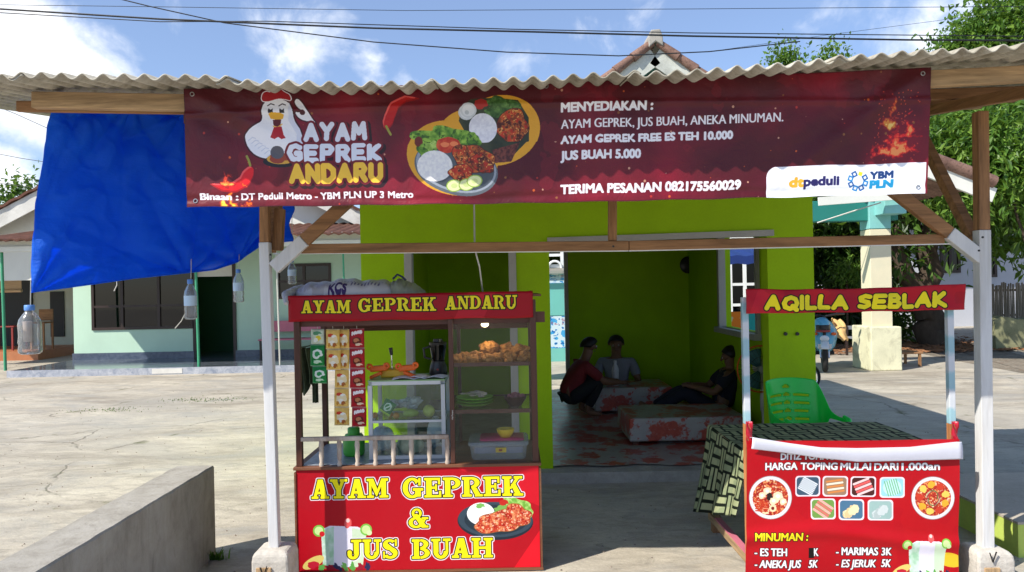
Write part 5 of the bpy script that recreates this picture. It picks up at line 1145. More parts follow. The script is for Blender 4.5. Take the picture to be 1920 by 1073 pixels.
hl = W(1541, 609, zs-.38); he_ = thing('helmet', 'light blue open-face helmet with dark visor resting on the scooter handlebar', 'helmet', tuple(hl))
s = MB(); n = 18; pr = [(.105, -.10), (.128, -.05), (.135, 0), (.125, .06), (.09, .105), (.04, .128), (.0, .132)]; s.lathe(pr, hl, n); s.build('shell', SBL, he_, True)
s = MB(); s.grid(lambda u, v: (hl.x+.139*math.cos(math.pi*(1.12+.76*u)), hl.y+.139*math.sin(math.pi*(1.12+.76*u)), hl.z-.085+v*.085), 14, 4); s.build('visor', BLACKP, he_, True, solid=.004)
s = MB(); s.grid(lambda u, v: (hl.x+.137*math.cos(math.pi*(1.1+.8*u)), hl.y+.137*math.sin(math.pi*(1.1+.8*u)), hl.z-.125+v*.038), 14, 2); s.build('chin_bar', REDP, he_, True, solid=.008)
jk = W(1585, 640, zs-.25); s = MB()
s.grid(lambda u, v: (W(1547+u*24+v*6, 612, zs).x+.02*math.sin(v*7), zs-.28+.10*math.sin(u*4+v*3)+.25*u*(1-v), W(1560, 598+v*36+u*6-abs(u-.4)*6, zs).z+.015*math.sin(u*14)), 22, 22)
tag(s.build('jacket', M('pale_orange_cloth', (.62, .38, .15), .8, .15, 14, .3), None, True, solid=.02), 'pale orange jacket draped over the scooter handlebar and seat', 'jacket')
zb = 10.6; bxp = W(1534, 705, zb).x; bc = thing('small_bicycle', 'small dark bicycle mostly hidden behind the right green pillar', 'bicycle', (bxp, zb, 0))
for xx in (bxp-.17, bxp-.87): s = MB(); s.ring((xx+.0, zb, .21), .19, .018, 'y', 32, 8); w_ = s.build('wheel', TYRE, bc, True); s = MB(); s.ring((xx, zb, .21), .165, .007, 'y', 30, 5); s.build('rim', CHR, w_, True)
s = MB(); s.tube([(bxp-.17, zb, .21), (bxp-.25, zb, .52)], .014, 8); s.tube([(bxp-.25, zb, .5), (bxp-.55, zb, .28), (bxp-.87, zb, .21), (bxp-.68, zb, .5), (bxp-.25, zb, .48)], .014, 8); s.tube([(bxp-.55, zb, .28), (bxp-.68, zb, .56)], .014, 8); s.build('frame', REDP, bc, True)
s = MB(); s.sphere((bxp-.69, zb, .58), .1, .055, .03); s.build('saddle', BLACKP, bc, True); s = MB(); s.tube([(bxp-.27, zb-.2, .6), (bxp-.25, zb, .55), (bxp-.27, zb+.2, .6)], .012, 8); s.build('handlebar', BLACKP, bc, True)

# ================================================================== overhead wires
WIRE = M('cable_rubber', (.012, .014, .018), .5, .1, 5, 0)
def wire(pts, r, lab, Z=9.):
    s = MB(); P = [W(px, py, Z) for px, py in pts]; Q = []
    for i in range(len(P)-1):
        for f in np.linspace(0, 1, 8, endpoint=False): Q.append(P[i].lerp(P[i+1], f))
    Q.append(P[-1]); s.tube(Q, r, 6); tag(s.build('overhead_wire', WIRE, None, True), lab, 'wire', 'wires across the sky')
wire([(-250, 6), (300, 13), (760, 20), (1300, 17), (2200, 10)], .0035, 'topmost thin wire running nearly level right across the sky')
wire([(-250, 8), (0, 17), (300, 36), (700, 53), (1000, 60), (1300, 68), (1700, 75), (2200, 78)], .011, 'thickest black cable sagging across the whole sky')
wire([(-250, 10), (0, 24), (300, 41), (500, 40), (960, 55), (1300, 62), (2200, 71)], .006, 'medium cable close above the thickest black cable', 9.2)
wire([(150, -20), (280, 12), (420, 43), (700, 79), (950, 98), (1160, 105), (1330, 97), (1500, 78)], .007, 'long drooping cable that dips lowest toward the tiled gable')
wire([(1330, 97), (1550, 66), (1750, 40), (2000, 5)], .003, 'thin wire slanting up to the tall tree at right', 12)
wire([(-60, 178), (30, 214), (110, 250)], .004, 'upper of the short thin wires left of the tarpaulin'); wire([(-60, 278), (40, 297), (110, 308)], .004, 'middle short thin wire left of the tarpaulin'); wire([(-60, 336), (40, 349), (110, 360)], .003, 'lowest short thin wire left of the tarpaulin')

# grit on the yard and a few weeds, too many to count
rg = np.random.default_rng(9); n = 1500; X = rg.uniform(-6, 4.5, n); Y = 3.0+rg.random(n)**1.6*9; r = rg.uniform(.003, .011, n); vs = []; fs = []
for x, y, q in zip(X, Y, r):
    if XL-.1 < x < XR+.1 and y > ZF-.2: continue
    b = len(vs); vs += [(x-q, y, .0), (x, y-q*.8, 0.), (x+q*.9, y+q*.1, 0.), (x+.1*q, y+q, 0.), (x, y, q*.9)]; fs += [(b, b+1, b+4), (b+1, b+2, b+4), (b+2, b+3, b+4), (b+3, b, b+4)]
me = bpy.data.meshes.new('ground_grit'); me.from_pydata(vs, [], fs); me.materials.append(M('grit_stone', (.24, .20, .16), .9, .5, 3, 0)); ob = bpy.data.objects.new('ground_grit', me); COL.objects.link(ob); tag(ob, 'loose grit scattered over the concrete yard', 'grit', kind='stuff')
vs = []; fs = []
for cx, cy, nn, ww, hh in ((-1.80, 4.42, 70, .05, .045), (-4.6, 11.0, 200, .7, .016), (-5.6, 10.2, 160, .6, .014)):
    for k in range(nn):
        x, y = cx+rg.normal()*ww*.5, cy+rg.normal()*ww*.18; a = rg.random()*6.28; h = hh*(.5+rg.random()); b = len(vs); dx, dy = math.cos(a)*.006, math.sin(a)*.006; lx, ly = rg.normal()*h*.5, rg.normal()*h*.5
        vs += [(x-dx, y-dy, 0), (x+dx, y+dy, 0), (x+lx*.5+dx*.6, y+ly*.5+dy*.6, h*.65), (x+lx, y+ly, h)]; fs += [(b, b+1, b+2), (b, b+2, b+3)]
me = bpy.data.meshes.new('weeds'); me.from_pydata(vs, [], fs); me.materials.append(LEAFM['mango']); ob = bpy.data.objects.new('weeds', me); COL.objects.link(ob); tag(ob, 'small green weeds growing from cracks in the yard', 'weeds', kind='stuff')
# ================================================================== fried chicken and juice cart
ZCART, ZCB = 4.16, 4.78
CXL, CXR, CH0, CH1 = -1.235, .132, .0205, .59
def panel_canvas(w_, h, tl, tr, bl_, br_, col):
    c = Canvas(w_, h, col)
    def mp(px, py):
        t = ((px-tl[0])/(tr[0]-tl[0])+(px-bl_[0])/(br_[0]-bl_[0]))/2
        for _ in range(3):
            top = tl[1]+(tr[1]-tl[1])*t; bot = bl_[1]+(br_[1]-bl_[1])*t; v = (py-top)/(bot-top)
            xl = tl[0]+(bl_[0]-tl[0])*v; xr = tr[0]+(br_[0]-tr[0])*v; t = (px-xl)/(xr-xl)
        return t*w_, v*h
    c.map = mp; return c
def speck(c, m, cell, thr, col, al, seed): c.paint(m & (vnoise(c.h, c.w, cell, seed, 3) > thr), col, al)
def drink(c, x0, x1, y0, y1, k=1.):
    """printed jug of iced fruit drink with fruit round it; photo px"""
    w_ = x1-x0
    c.poly([(x0+.12*w_, y0+.1*(y1-y0)), (x0+.28*w_, y0), (x1-.2*w_, y0+.03*(y1-y0)), (x1-.03*w_, y0+.14*(y1-y0)), (x1-.1*w_, y1), (x0+.16*w_, y1)], (226, 222, 236))
    m = c.poly([(x0+.12*w_, y0+.1*(y1-y0)), (x0+.36*w_, y0+.02*(y1-y0)), (x0+.36*w_, y1), (x0+.16*w_, y1)], (150, 200, 160), .9, col2=(205, 226, 212), cell=30)
    c.poly([(x1-.3*w_, y0+.06*(y1-y0)), (x1-.03*w_, y0+.14*(y1-y0)), (x1-.1*w_, y1), (x1-.3*w_, y1)], (196, 222, 180), .8)
    for sx, sy in ((x0+.08*w_, y0+.12*(y1-y0)), (x1-.04*w_, y0+.1*(y1-y0))): c.ell(sx, sy, .11*w_, .11*w_, (120, 190, 70)); c.ell(sx, sy, .08*w_, .08*w_, (200, 226, 150)); c.ell(sx+.06*w_, sy+.06*w_, .05*w_, .05*w_, (200, 24, 34) if sx < x0+w_/2 else (210, 230, 170))
    c.ell(x0+.62*w_, y0-.06*(y1-y0), .07*w_, .2*(y1-y0)*.6, (226, 90, 90), rot=.1, jit=.1); c.ell(x0+.62*w_, y0-.12*(y1-y0), .035*w_, .05*(y1-y0), (240, 200, 195))
    c.ell(x0-.02*w_, y1-.12*(y1-y0), .22*w_, .12*(y1-y0), (220, 200, 110), rot=-.5); c.ell(x0-.02*w_, y1-.06*(y1-y0), .12*w_, .08*(y1-y0), (190, 24, 50), jit=.2)
    for i in range(7): c.ell(x0+(.15+.14*i)*w_, y1+.0*(y1-y0), .09*w_, .06*(y1-y0), [(90, 160, 70), (150, 20, 44), (40, 40, 80), (120, 190, 90)][i % 4], jit=.35, seed=i, rot=.3*i)
def make_front():
    c = panel_canvas(1240, 510, (557, 880), (1012, 873), (562, 1070), (1013, 1063), (176, 0, 24))
    c.poly([(850, 870), (1015, 870), (1015, 950), (900, 900)], (222, 20, 42), .6); c.poly([(557, 880), (612, 880), (586, 960), (557, 945)], (170, 8, 30), .5); c.poly([(960, 1070), (1016, 990), (1016, 1070)], (232, 14, 36), .8)  # the left facet puts the tarpaulin's shadow into the print colour
    drink(c, 592, 692, 984, 1062)
    # plate with rice and crushed chicken
    c.ell(930, 977, 71, 35, (28, 40, 52), rot=.03); c.ell(930, 974, 70, 33, (52, 70, 84), rot=.03); c.ell(932, 974, 60, 28, (34, 50, 62))
    c.ell(903, 963, 26, 21, (232, 236, 234), col2=(250, 250, 250), cell=8); c.ell(902, 948, 9, 4, (120, 180, 90), jit=.3)
    m = c.poly_m(c.ell_pts(974, 952, 30, 17, .35, 90, .25, 4)); c.paint(m, (110, 170, 60), 1, col2=(180, 215, 120), cell=14); c.ell(944, 955, 18, 8, (120, 170, 80), jit=.4, seed=6); c.ell(946, 942, 9, 5, (190, 40, 30), jit=.2)
    for a in ((938, 978, 48, 19, -.12, 7), (972, 966, 26, 18, .25, 9)):
        m = c.poly_m(c.ell_pts(*a[:5], 90, .16, a[5])); c.paint(dilate(m, 3), (150, 90, 40)); c.paint(m, (190, 50, 30), 1, col2=(225, 150, 100), cell=14, seed=a[5]); speck(c, m, 9, .62, (150, 24, 20), .8, 3); speck(c, m, 8, .66, (250, 215, 180), .8, 5)
    def word(s, px, py, px2, h):
        a = c.map(px, py); b = c.map(px2, py); k = 510/190
        m = slab(c, s, a[0], a[1], h*k, b[0]-a[0]); c.paint(dilate(m, 9.5), (238, 232, 236)); c.paint(dilate(m, 5), (18, 14, 10)); c.paint(m, (250, 232, 16))
    word('AYAM', 586, 934, 730, 36); word('GEPREK', 757, 933, 983, 37); word('&', 768, 989, 805, 36); word('JUS', 653, 1047, 748, 36); word('BUAH', 774, 1047, 925, 37)
    return c.mat('cart_front_print', .32, .5, .25)
def make_header():
    c = panel_canvas(1250, 140, (541, 558), (998, 545), (543, 601), (1000, 594), (160, 2, 24)); c.paint(vnoise(140, 1250, 160, 2, 4) > .56, (150, 6, 26), .5)
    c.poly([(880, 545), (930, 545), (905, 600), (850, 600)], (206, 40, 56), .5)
    def word(s, px, py, px2, h):
        a = c.map(px, py); b = c.map(px2, py); m = slab(c, s, a[0], a[1], h*3.1, b[0]-a[0]); c.paint(dilate(m, 5.5), (22, 14, 12)); c.paint(m, (236, 220, 30))
    word('AYAM', 567, 587, 659, 22); word('GEPREK', 673, 584, 819, 23); word('ANDARU', 836, 580, 970, 23)
    return c.mat('cart_header_print', .3, .5, .3)
cart = thing('food_cart', 'red fried chicken and juice cart with glass cabinet and brown timber frame', 'food cart', ((CXL+CXR)/2, ZCART, 0))
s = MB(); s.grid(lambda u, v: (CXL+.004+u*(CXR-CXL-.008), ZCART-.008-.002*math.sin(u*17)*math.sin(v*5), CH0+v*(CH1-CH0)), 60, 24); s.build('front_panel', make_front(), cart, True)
s = MB(); s.box(CXL, CXL+.02, ZCART+.02, ZCB, CH0, CH1); s.box(CXR-.02, CXR, ZCART+.02, ZCB, CH0, CH1); s.box(CXL, CXR, ZCART-.004, ZCART+.02, CH0, CH1-.002); s.build('side_board', REDWOOD, cart)
for xx in (CXL-.006, CXR+.002): s = MB(); s.box(xx-.002 if xx < 0 else xx-.002, xx+.008, ZCART-.014, ZCART+.01, CH0-.012, CH1-.012); s.build('edge_trim', REDWOOD, cart)
s = MB(); s.box(CXL-.008, CXR+.012, ZCART-.016, ZCART+.008, CH0-.014, CH0-.001); s.build('edge_trim', REDWOOD, cart)
s = MB(); s.box(CXL-.012, CXR+.012, ZCART-.018, ZCB, CH1, CH1+.017); s.build('table_top', REDWOOD, cart, bevel=.003)
s = MB(); s.box(CXL+.03, -.36, ZCART+.02, ZCB-.03, CH1+.018, CH1+.021); s.build('table_cover', M('grey_tile_vinyl', (.26, .29, .33), .35, .5, 26, .05, 0, .5), cart)
HZ0, HZ1 = 1.422, 1.570
for x, y in ((CXL+.018, ZCART+.018), (CXL+.018, ZCB-.018), (CXR-.018, ZCART+.018), (CXR-.018, ZCB-.018)):
    s = MB(); s.box(x-.017, x+.017, y-.017, y+.017, CH1+.017, HZ0+.1); s.build('post', DARKWOOD, cart, bevel=.003)
for x in (CXL+.03, CXR-.03):
    for y in (ZCART+.03, ZCB-.03): s = MB(); s.box(x-.03, x+.03, y-.02, y+.02, 0, CH0+.1); s.build('leg', WB['z'], cart)
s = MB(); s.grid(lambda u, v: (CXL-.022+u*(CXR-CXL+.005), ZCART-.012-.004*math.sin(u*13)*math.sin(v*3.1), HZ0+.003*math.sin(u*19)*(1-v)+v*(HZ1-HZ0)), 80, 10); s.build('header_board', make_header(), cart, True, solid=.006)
s = MB(); s.box(CXL-.022, CXL-.016, ZCART, ZCB, HZ0, HZ1); s.box(CXR-.022, CXR-.016, ZCART, ZCB, HZ0, HZ1); s.build('side_header', M('red_vinyl', (.42, .01, .03), .35, .1, 4, .1), cart)
s = MB(); s.box(CXL-.02, CXR+.03, ZCART, ZCB+.03, HZ1-.03, HZ1-.018); s.build('roof_board', REDWOOD, cart)
s = MB(); s.box(CXL+.03, CXR+.05, ZCART+.03, ZCART+.055, HZ0-.03, HZ0+.03); s.box(CXL+.036, CXR-.036, ZCB-.03, ZCB-.005, 1.33, 1.365); s.build('rail_beam', DARKWOODX, cart)
s = MB(); zr = .760; s.box(CXL+.03, -.372, ZCART-.005, ZCART+.02, zr-.012, zr+.012)
WORN = M('worn_cream_paint', (.50, .42, .34), .7, .25, 12, .4, 0, .3, (1, 1, .5), .8, (.16, .06, .03)); s.build('rail', WORN, cart, bevel=.004)
for k in range(8):
    px = 602+k*33.8; x = W(px, 846, ZCART).x; s = MB()
    s.lathe([(.013, CH1+.017), (.014, CH1+.03), (.010, CH1+.04), (.014, CH1+.075), (.012, CH1+.10), (.015, CH1+.13), (.012, zr-.012)], (x, ZCART+.006, 0), 10); s.build('baluster', WORN, cart, True)
# glass cabinet of the cart
gx0, gx1 = -.363, CXR-.002; gz = HZ0-.02
for x in (gx0+.012,):
    for y in (ZCART+.012, ZCB-.02): s = MB(); s.box(x-.013, x+.013, y-.013, y+.013, CH1+.018, HZ0); s.build('cabinet_post', DARKWOOD, cart, bevel=.003)
for h, nm in ((1.165, 'shelf'), (.900, 'shelf')):
    s = MB(); s.box(gx0+.003, CXR-.036, ZCART+.03, ZCB-.03, h-.008, h, 0); sh = s.build(nm, glass('shelf_glass', (.80, .88, .86), .9), cart)
    s = MB(); s.box(gx0+.026, CXR-.036, ZCART+.018, ZCART+.029, h-.016, h+.006); s.build('shelf_edge', DARKWOODX, sh)
    s = MB(); s.box(gx0+.026, CXR-.036, ZCB-.029, ZCB-.018, h-.014, h+.004); s.build('shelf_edge', DARKWOODX, sh)
s = MB(); s.box(gx0+.026, CXR-.036, ZCART+.011, ZCART+.015, CH1+.018, HZ0-.03); s.build('front_pane', glass('cabinet_glass', (.93, .95, .95), .45), cart)
s = MB(); s.box(gx0+.010, gx0+.014, ZCART+.03, ZCB-.04, CH1+.018, HZ0); s.build('side_pane', GLASS, cart); s = MB(); s.box(CXR-.02, CXR-.016, ZCART+.036, ZCB-.036, CH1+.018, HZ0); s.build('side_pane', GLASS, cart)
for i in range(6): s = MB(); s.sphere((gx0+.012+random.uniform(-.003, .003), ZCART-.003, .86+i*.009), .004, n=8, m=6); s.build('hinge_pin', IV, cart, True)
# wheels at the back
for x in (CXL+.25, CXR-.25):
    s = MB(); s.ring((x, ZCB-.12, .20), .17, .028, 'x', 28, 8); wl = s.build('wheel', TYRE, cart, True); s = MB(); s.lathe([(.12, -.01), (.03, -.03), (.03, .03), (.12, .01)], (x, ZCB-.12, .20), 16, axis='x'); s.build('rim', CHR, wl, True)
# bulb under the header
lb = W(909, 606, ZCART+.10); bu = thing('light_bulb', 'small lit bulb hanging in the top of the cart cabinet', 'light bulb', tuple(lb))
m_, t_ = new_mat('lit_bulb'); e_ = t_.n('ShaderNodeEmission', None, Color=(1, .78, .42), Strength=5.); t_.n('ShaderNodeOutputMaterial', None, Surface=e_)
s = MB(); s.sphere((lb.x, lb.y, lb.z-.008), .022, .022, .016, 14, 8); s.build('globe', m_, bu, True); s = MB(); s.lathe([(.012, .004), (.013, .03), (.016, .032), (.016, .05)], lb, 12); s.build('socket', IV, bu, True); s = MB(); s.tube([(lb.x, lb.y, lb.z+.05), (lb.x, lb.y, HZ1-.032)], .003, 6); s.build('cord', IV, bu)
s = MB(); pts = [W(889, 150, ZP+.1), W(889, 384, ZP+.1), W(890, 460, ZP+.08), W(893, 478, ZP+.06), W(899, 500, ZP+.1), W(905, 546, ZCART+.1)]
s.tube(pts, .0045, 6); tag(s.build('power_cord', IV, None, True), 'white power cord dropping from the roof to the top of the red cart', 'cord')
ld = bpy.data.lights.new('bulb_light', 'POINT'); ld.energy = .8; ld.color = (1, .80, .50); ld.shadow_soft_size = .02; lo = bpy.data.objects.new('bulb_light', ld); COL.objects.link(lo); lo.location = (lb.x, lb.y, lb.z-.05)
# chicken pieces
def chick_mat():
    m, t = new_mat('fried_crust'); ob = t.n('ShaderNodeTexCoord').outputs['Object']; a = t.noise(ob, 45, 6, .75); b = t.noise(ob, 160, 4, .7); c = t.ramp(t.math('ADD', t.math('MULTIPLY', a, .6), t.math('MULTIPLY', b, .4)), (.34, (.14, .045, .01)), (.5, (.46, .19, .045)), (.66, (.72, .40, .13)))
    finish(t, c, .55, t.math('ADD', a, b), .9, 0, .4, .01); return m
CHM = chick_mat()
def lumpy(c, r, rg, n=30, m=20, amp=.3):
    s = MB(); s.sphere(c, r, r*.8, r*.75, n, m); ph = rg.random((9, 4))*6.28; fr = rg.normal(size=(9, 3))*np.array([1, 1, 1])*2.4/r
    o = []
    for v in s.v:
        d = np.array(v)-np.array(c); q = 1+amp*sum(math.sin(float(fr[i] @ d)+ph[i, 0])*(.34 if i < 4 else .2) for i in range(9)); o.append(tuple(np.array(c)+d*q))
    s.v = o; return s
rgc = np.random.default_rng(12); protos = []
spots = [(858, 672, .032, 4.27), (872, 668, .033, 4.37), (893, 664, .044, 4.27), (886, 672, .030, 4.23), (915, 658, .050, 4.33), (917, 671, .036, 4.23), (935, 672, .036, 4.25), (951, 662, .042, 4.35), (957, 671, .038, 4.24), (975, 662, .040, 4.31), (984, 668, .042, 4.24), (905, 672, .034, 4.43), (943, 668, .036, 4.47), (968, 672, .034, 4.41)]
for i, (px, py, r, Z) in enumerate(spots):
    p = W(px, py, Z); z = 1.167+r*.62+(.035 if py < 664 else 0)
    s = MB(); s.sphere((p.x, Z, z), r, r*.8, r*.72, 44, 28); o_ = []
    for v in s.v:
        d = Vector(v)-Vector((p.x, Z, z)); e = d.normalized()*1.7+Vector((i*7.3, i*3.1, 0)); q = 1+.55*mnoise.noise(e*.9)+.30*(.5-abs(mnoise.noise(e*2.2)))+.16*(.5-abs(mnoise.noise(e*5))); o_.append(tuple(Vector((p.x, Z, z))+d*q))
    s.v = o_; ob = s.build('fried_chicken', CHM, None, True); tag(ob, 'golden brown fried chicken piece heaped on the top glass shelf of the cart', 'fried chicken', 'fried chicken on the top shelf')
# plates and bowls on the second shelf
LGR = M('lime_plastic', (.22, .55, .05), .35, .08, 5, 0, 0, .5); pp = W(890, 757, 4.35)
pl = None
for k in range(3):
    z = 0.901+k*.017; t = thing('green_plate', ['lowest lime green plate in the stack on the middle shelf', 'middle lime green plate in the stack on the middle shelf', 'top lime green plate of the stack, holding pale crackers'][k], 'plate', (pp.x, 4.35, z), 'stacked lime green plates')
    s = MB(); s.lathe([(.05, z), (.06, z+.001), (.108, z+.020), (.110, z+.022), (.106, z+.0215), (.058, z+.004), (0, z+.004)], (pp.x, 4.35, 0), 30); s.build('dish', LGR, t, True)
CRK = M('pale_cracker', (.50, .42, .34), .8, .25, 30, .5)
s = MB()
for k in range(26):
    a, q = random.random()*6.28, random.random()**.5*.08; s.sphere((pp.x+q*math.cos(a), 4.35+q*math.sin(a)*.8, 0.963+.012*(1-q/.08)+random.random()*.012), .022, .018, .006, 8, 5, jit=.15)
tag(s.build('crackers', CRK, None, True), 'heap of pale crackers on the top lime green plate', 'crackers', kind='stuff')
bw = W(966, 752, 4.31); t = thing('dark_bowl', 'dark brown bowl of shallots on the middle shelf, right side', 'bowl', (bw.x, 4.31, 0.901))
s = MB(); s.lathe([(.03, 0.901), (.035, 0.902), (.062, 0.943), (.066, 0.960), (.062, 0.960), (.05, .933), (0, .923)], (bw.x, 4.31, 0), 24); s.build('basin', M('brown_plastic', (.05, .02, .015), .4, .1, 5, 0), t, True)
SHL = M('shallot_skin', (.30, .10, .11), .5, .3, 20, .1)
for k in range(9): a = k*2.4; q = .012*math.sqrt(k)*1.35; s = MB(); s.sphere((bw.x+q*math.cos(a), 4.31+q*math.sin(a), 0.955+.014*(1-q/.05)), .016, .014, .015, 10, 7); tag(s.build('shallot', SHL, None, True), 'purplish shallot heaped in the dark brown bowl', 'shallot', 'shallots in the bowl')
# tub on the cabinet floor with a yellow bowl on its lid
tx0, tx1, tz = -.270, .077, CH1+.018
tub = thing('plastic_tub', 'clear plastic tub with a pink topped lid at the bottom of the cabinet', 'tub', ((tx0+tx1)/2, 4.35, tz))
TUBM = glass('tub_plastic', (.80, .84, .94), 1., .9, .25, .28); c0 = ((tx0+tx1)/2, 4.35)
def rounded(x, y, hw, hd, z, r, n=5):
    o = []
    for cx, cy, a0 in ((hw-r, hd-r, 0), (-hw+r, hd-r, 90), (-hw+r, -hd+r, 180), (hw-r, -hd+r, 270)):
        for k in range(n): a = R(a0+90*k/(n-1)); o.append((x+cx+r*math.cos(a), y+cy+r*math.sin(a), z))
    return o
def loft(rings, mi=0, s=None, cap0=True, cap1=True):
    s = s or MB(); n = len(rings[0]); vs = [p for r_ in rings for p in r_]; fs = [(i*n+k, i*n+(k+1) % n, (i+1)*n+(k+1) % n, (i+1)*n+k) for i in range(len(rings)-1) for k in range(n)]
    if cap0: fs.append(tuple(range(n-1, -1, -1)))
    if cap1: fs.append(tuple(range((len(rings)-1)*n, len(rings)*n)))
    return s.add(vs, fs, mi)
hw = (tx1-tx0)/2
loft([rounded(*c0, hw*.88, .115, tz, .03), rounded(*c0, hw*.9, .12, tz+.01, .03), rounded(*c0, hw*.96, .13, tz+.085, .03)]).build('tub_body', TUBM, tub, True)
loft([rounded(*c0, hw, .14, tz+.082, .035), rounded(*c0, hw, .14, tz+.095, .035), rounded(*c0, hw*.97, .135, tz+.104, .03)]).build('lid', TUBM, tub, True)
loft([rounded(c0[0], c0[1], hw*.82, .11, tz+.035, .03), rounded(c0[0], c0[1], hw*.82, .11, tz+.07, .03)]).build('contents', M('grey_blue_food', (.16, .22, .38), .5, .2, 8, .2), tub, True)
loft([rounded(c0[0]+.02, c0[1], hw*.74, .10, tz+.1045, .02), rounded(c0[0]+.02, c0[1], hw*.72, .095, tz+.112, .02)]).build('pink_cover', M('pink_plastic', (.62, .06, .16), .4, .1, 8, .05), tub, True)
s = MB(); s.box(c0[0]-.015, c0[0]+.045, 4.215, 4.219, tz+.045, tz+.072); s.build('sticker', M('yellow_sticker', (.65, .45, .05), .5, .2, 40, 0), tub)
s = MB(); s.box(c0[0]+.003, c0[0]+.022, 4.213, 4.215, tz+.053, tz+.064); s.build('sticker', REDP, tub)
yb = W(948, 822, 4.31); s = MB(); zz = tz+.113; s.lathe([(.025, zz), (.03, zz+.001), (.048, zz+.03), (.052, zz+.05), (.049, zz+.05), (.04, zz+.02), (0, zz+.01)], (yb.x, 4.31, 0), 24); tag(s.build('yellow_bowl', M('yellow_plastic', (.72, .50, .03), .35, .08, 5, 0), None, True), 'small yellow bowl standing on the lid of the plastic tub', 'bowl')
# white display case with fruit
ALU = M('white_aluminium', (.60, .60, .60), .4, .06, 8, .05, 0, .5); dx0, dx1, dy0, dy1, dz0, dz1, dzm = -.845, -.399, 4.27, 4.61, CH1+.022, 1.065, .823
case = thing('display_case', 'white framed glass display case holding fruit, on the cart table', 'display case', ((dx0+dx1)/2, dy0, dz0)); b_ = .024
for x in (dx0, dx1-b_):
    for y in (dy0, dy1-b_): s = MB(); s.box(x, x+b_, y, y+b_, dz0, dz1-b_); s.build('upright', ALU, case, bevel=.002)
for z in (dz0, dzm, dz1-b_):
    s = MB(); z1 = z+(.014 if z == dzm else b_-.002)
    for y in (dy0-.001, dy1-b_+.001): s.box(dx0+b_, dx1-b_, y, y+b_-.003, z+.001, z1)
    for x in (dx0+.001, dx1-b_+.001): s.box(x, x+b_-.003, dy0+b_, dy1-b_, z+.001, z1)
    s.build('rail', ALU, case)
s = MB(); s.box(dx0, dx1, dy0, dy1, dz1-.001, dz1+.004); s.build('top_sheet', M('green_top_sheet', (.30, .50, .22), .4, .1, 6, 0), case)
s = MB(); s.box(dx0+b_, dx1-b_, dy0+.008, dy0+.012, dz0+.024, dz1-b_); s.build('front_pane', GLASS, case); s = MB(); s.box(dx0+b_, dx1-b_, dy0+.02, dy1-.02, dzm+.004, dzm+.010); s.build('shelf', glass('shelf_glass'), case)
s = MB(); s.box(dx0+.03, dx1-.03, dy1-.008, dy1-.003, dz0+.03, dz1-b_); s.build('back_pane', glass('back_glass', (.74, .78, .78), .5, haze=.08), case)
def fruit(name, lab, px, py, rx, rz, mat, Z=4.38, rot=0): p = W(px, py, Z); s = lumpy((0, 0, 0), rx, rgc, 20, 14, .05); s.v = [(x, y, z*rz/rx/.75) for x, y, z in s.v]; o = s.build(name, mat, None, True); o.location = (p.x, Z, dzm+.010+rz); tag(o, lab, 'fruit'); return o
GRNF = M('green_mango_skin', (.30, .42, .06), .4, .3, 9, .05); YLF = M('yellow_green_skin', (.45, .48, .10), .45, .35, 12, .1); ORF = M('orange_skin', (.62, .24, .02), .5, .2, 30, .2)
fruit('mango', 'long green mango on the middle of the display case shelf', 770, 778, .048, .026, GRNF); fruit('soursop', 'bumpy yellow green fruit at the right of the display case shelf', 804, 772, .037, .037, YLF)
fruit('orange', 'single orange at the left end of the display case shelf', 703, 779, .018, .018, ORF); fruit('orange', 'orange lying between the green packet and the long mango', 743, 779, .019, .019, ORF, 4.35); fruit('orange', 'orange behind the green packet in the display case', 732, 781, .017, .017, ORF, 4.41)
def packet(name, lab, cat, px, py, w_, h, Z, mat, rot=0., tilt=.1, group=None):
    p = W(px, py, Z); s = MB(); s.grid(lambda u, v: ((u-.5)*w_*(1-.06*math.sin(v*math.pi)), -.016*math.sin(u*math.pi)*math.sin(v*math.pi)-.002*math.sin(u*23), (v-.5)*h), 12, 12); s.grid(lambda u, v: ((.5-u)*w_*(1-.06*math.sin(v*math.pi)), .012*math.sin(u*math.pi)*math.sin(v*math.pi)+.0005, (v-.5)*h), 12, 12)
    o = s.build(name, mat, None, True); o.location = p; o.rotation_euler = (tilt, rot, 0); tag(o, lab, cat, group); return o
GP = Canvas(80, 100, (16, 120, 66)); GP.ell(40, 45, 26, 30, (220, 236, 220), jit=.1); GP.ell(38, 44, 17, 20, (24, 140, 70)); GP.line([(30, 60), (50, 26)], 4, (230, 240, 230)); GP.poly([(0, 84), (80, 84), (80, 100), (0, 100)], (180, 210, 90))
packet('green_packet', 'green and white snack packet leaning on the display case shelf', 'packet', 727, 764, .075, .085, 4.31, GP.mat('green_packet_print', .3), .6)
CRINK = M('crinkled_clear_film', (.50, .52, .54), .25, .3, 18, .9, 0, .6, fine=90)
s = MB()
for k in range(7): s.sphere((dx0+.10+.025*k+random.uniform(-.01, .01), 4.47+random.uniform(-.03, .03), dzm+.05+random.uniform(0, .05)), .035, .03, .025, 12, 8, jit=.25)
tag(s.build('plastic_sheets', CRINK, None), 'crumpled clear wrapping film behind the fruit in the display case', 'plastic film', kind='stuff')
def bag(lab, px, py, rx, rz, mat, Z): p = W(px, py, Z); s = lumpy((p.x, Z, dz0+.003+rz*.8), rx, rgc, 26, 18, .16); s.v = [(x, Z+(y-Z)*.7, dz0+.003+max(0, (z-dz0-.003)*rz/rx/.75)) for x, y, z in s.v]; tag(s.build('plastic_bag', mat, None, True), lab, 'plastic bag', 'bags in the display case')
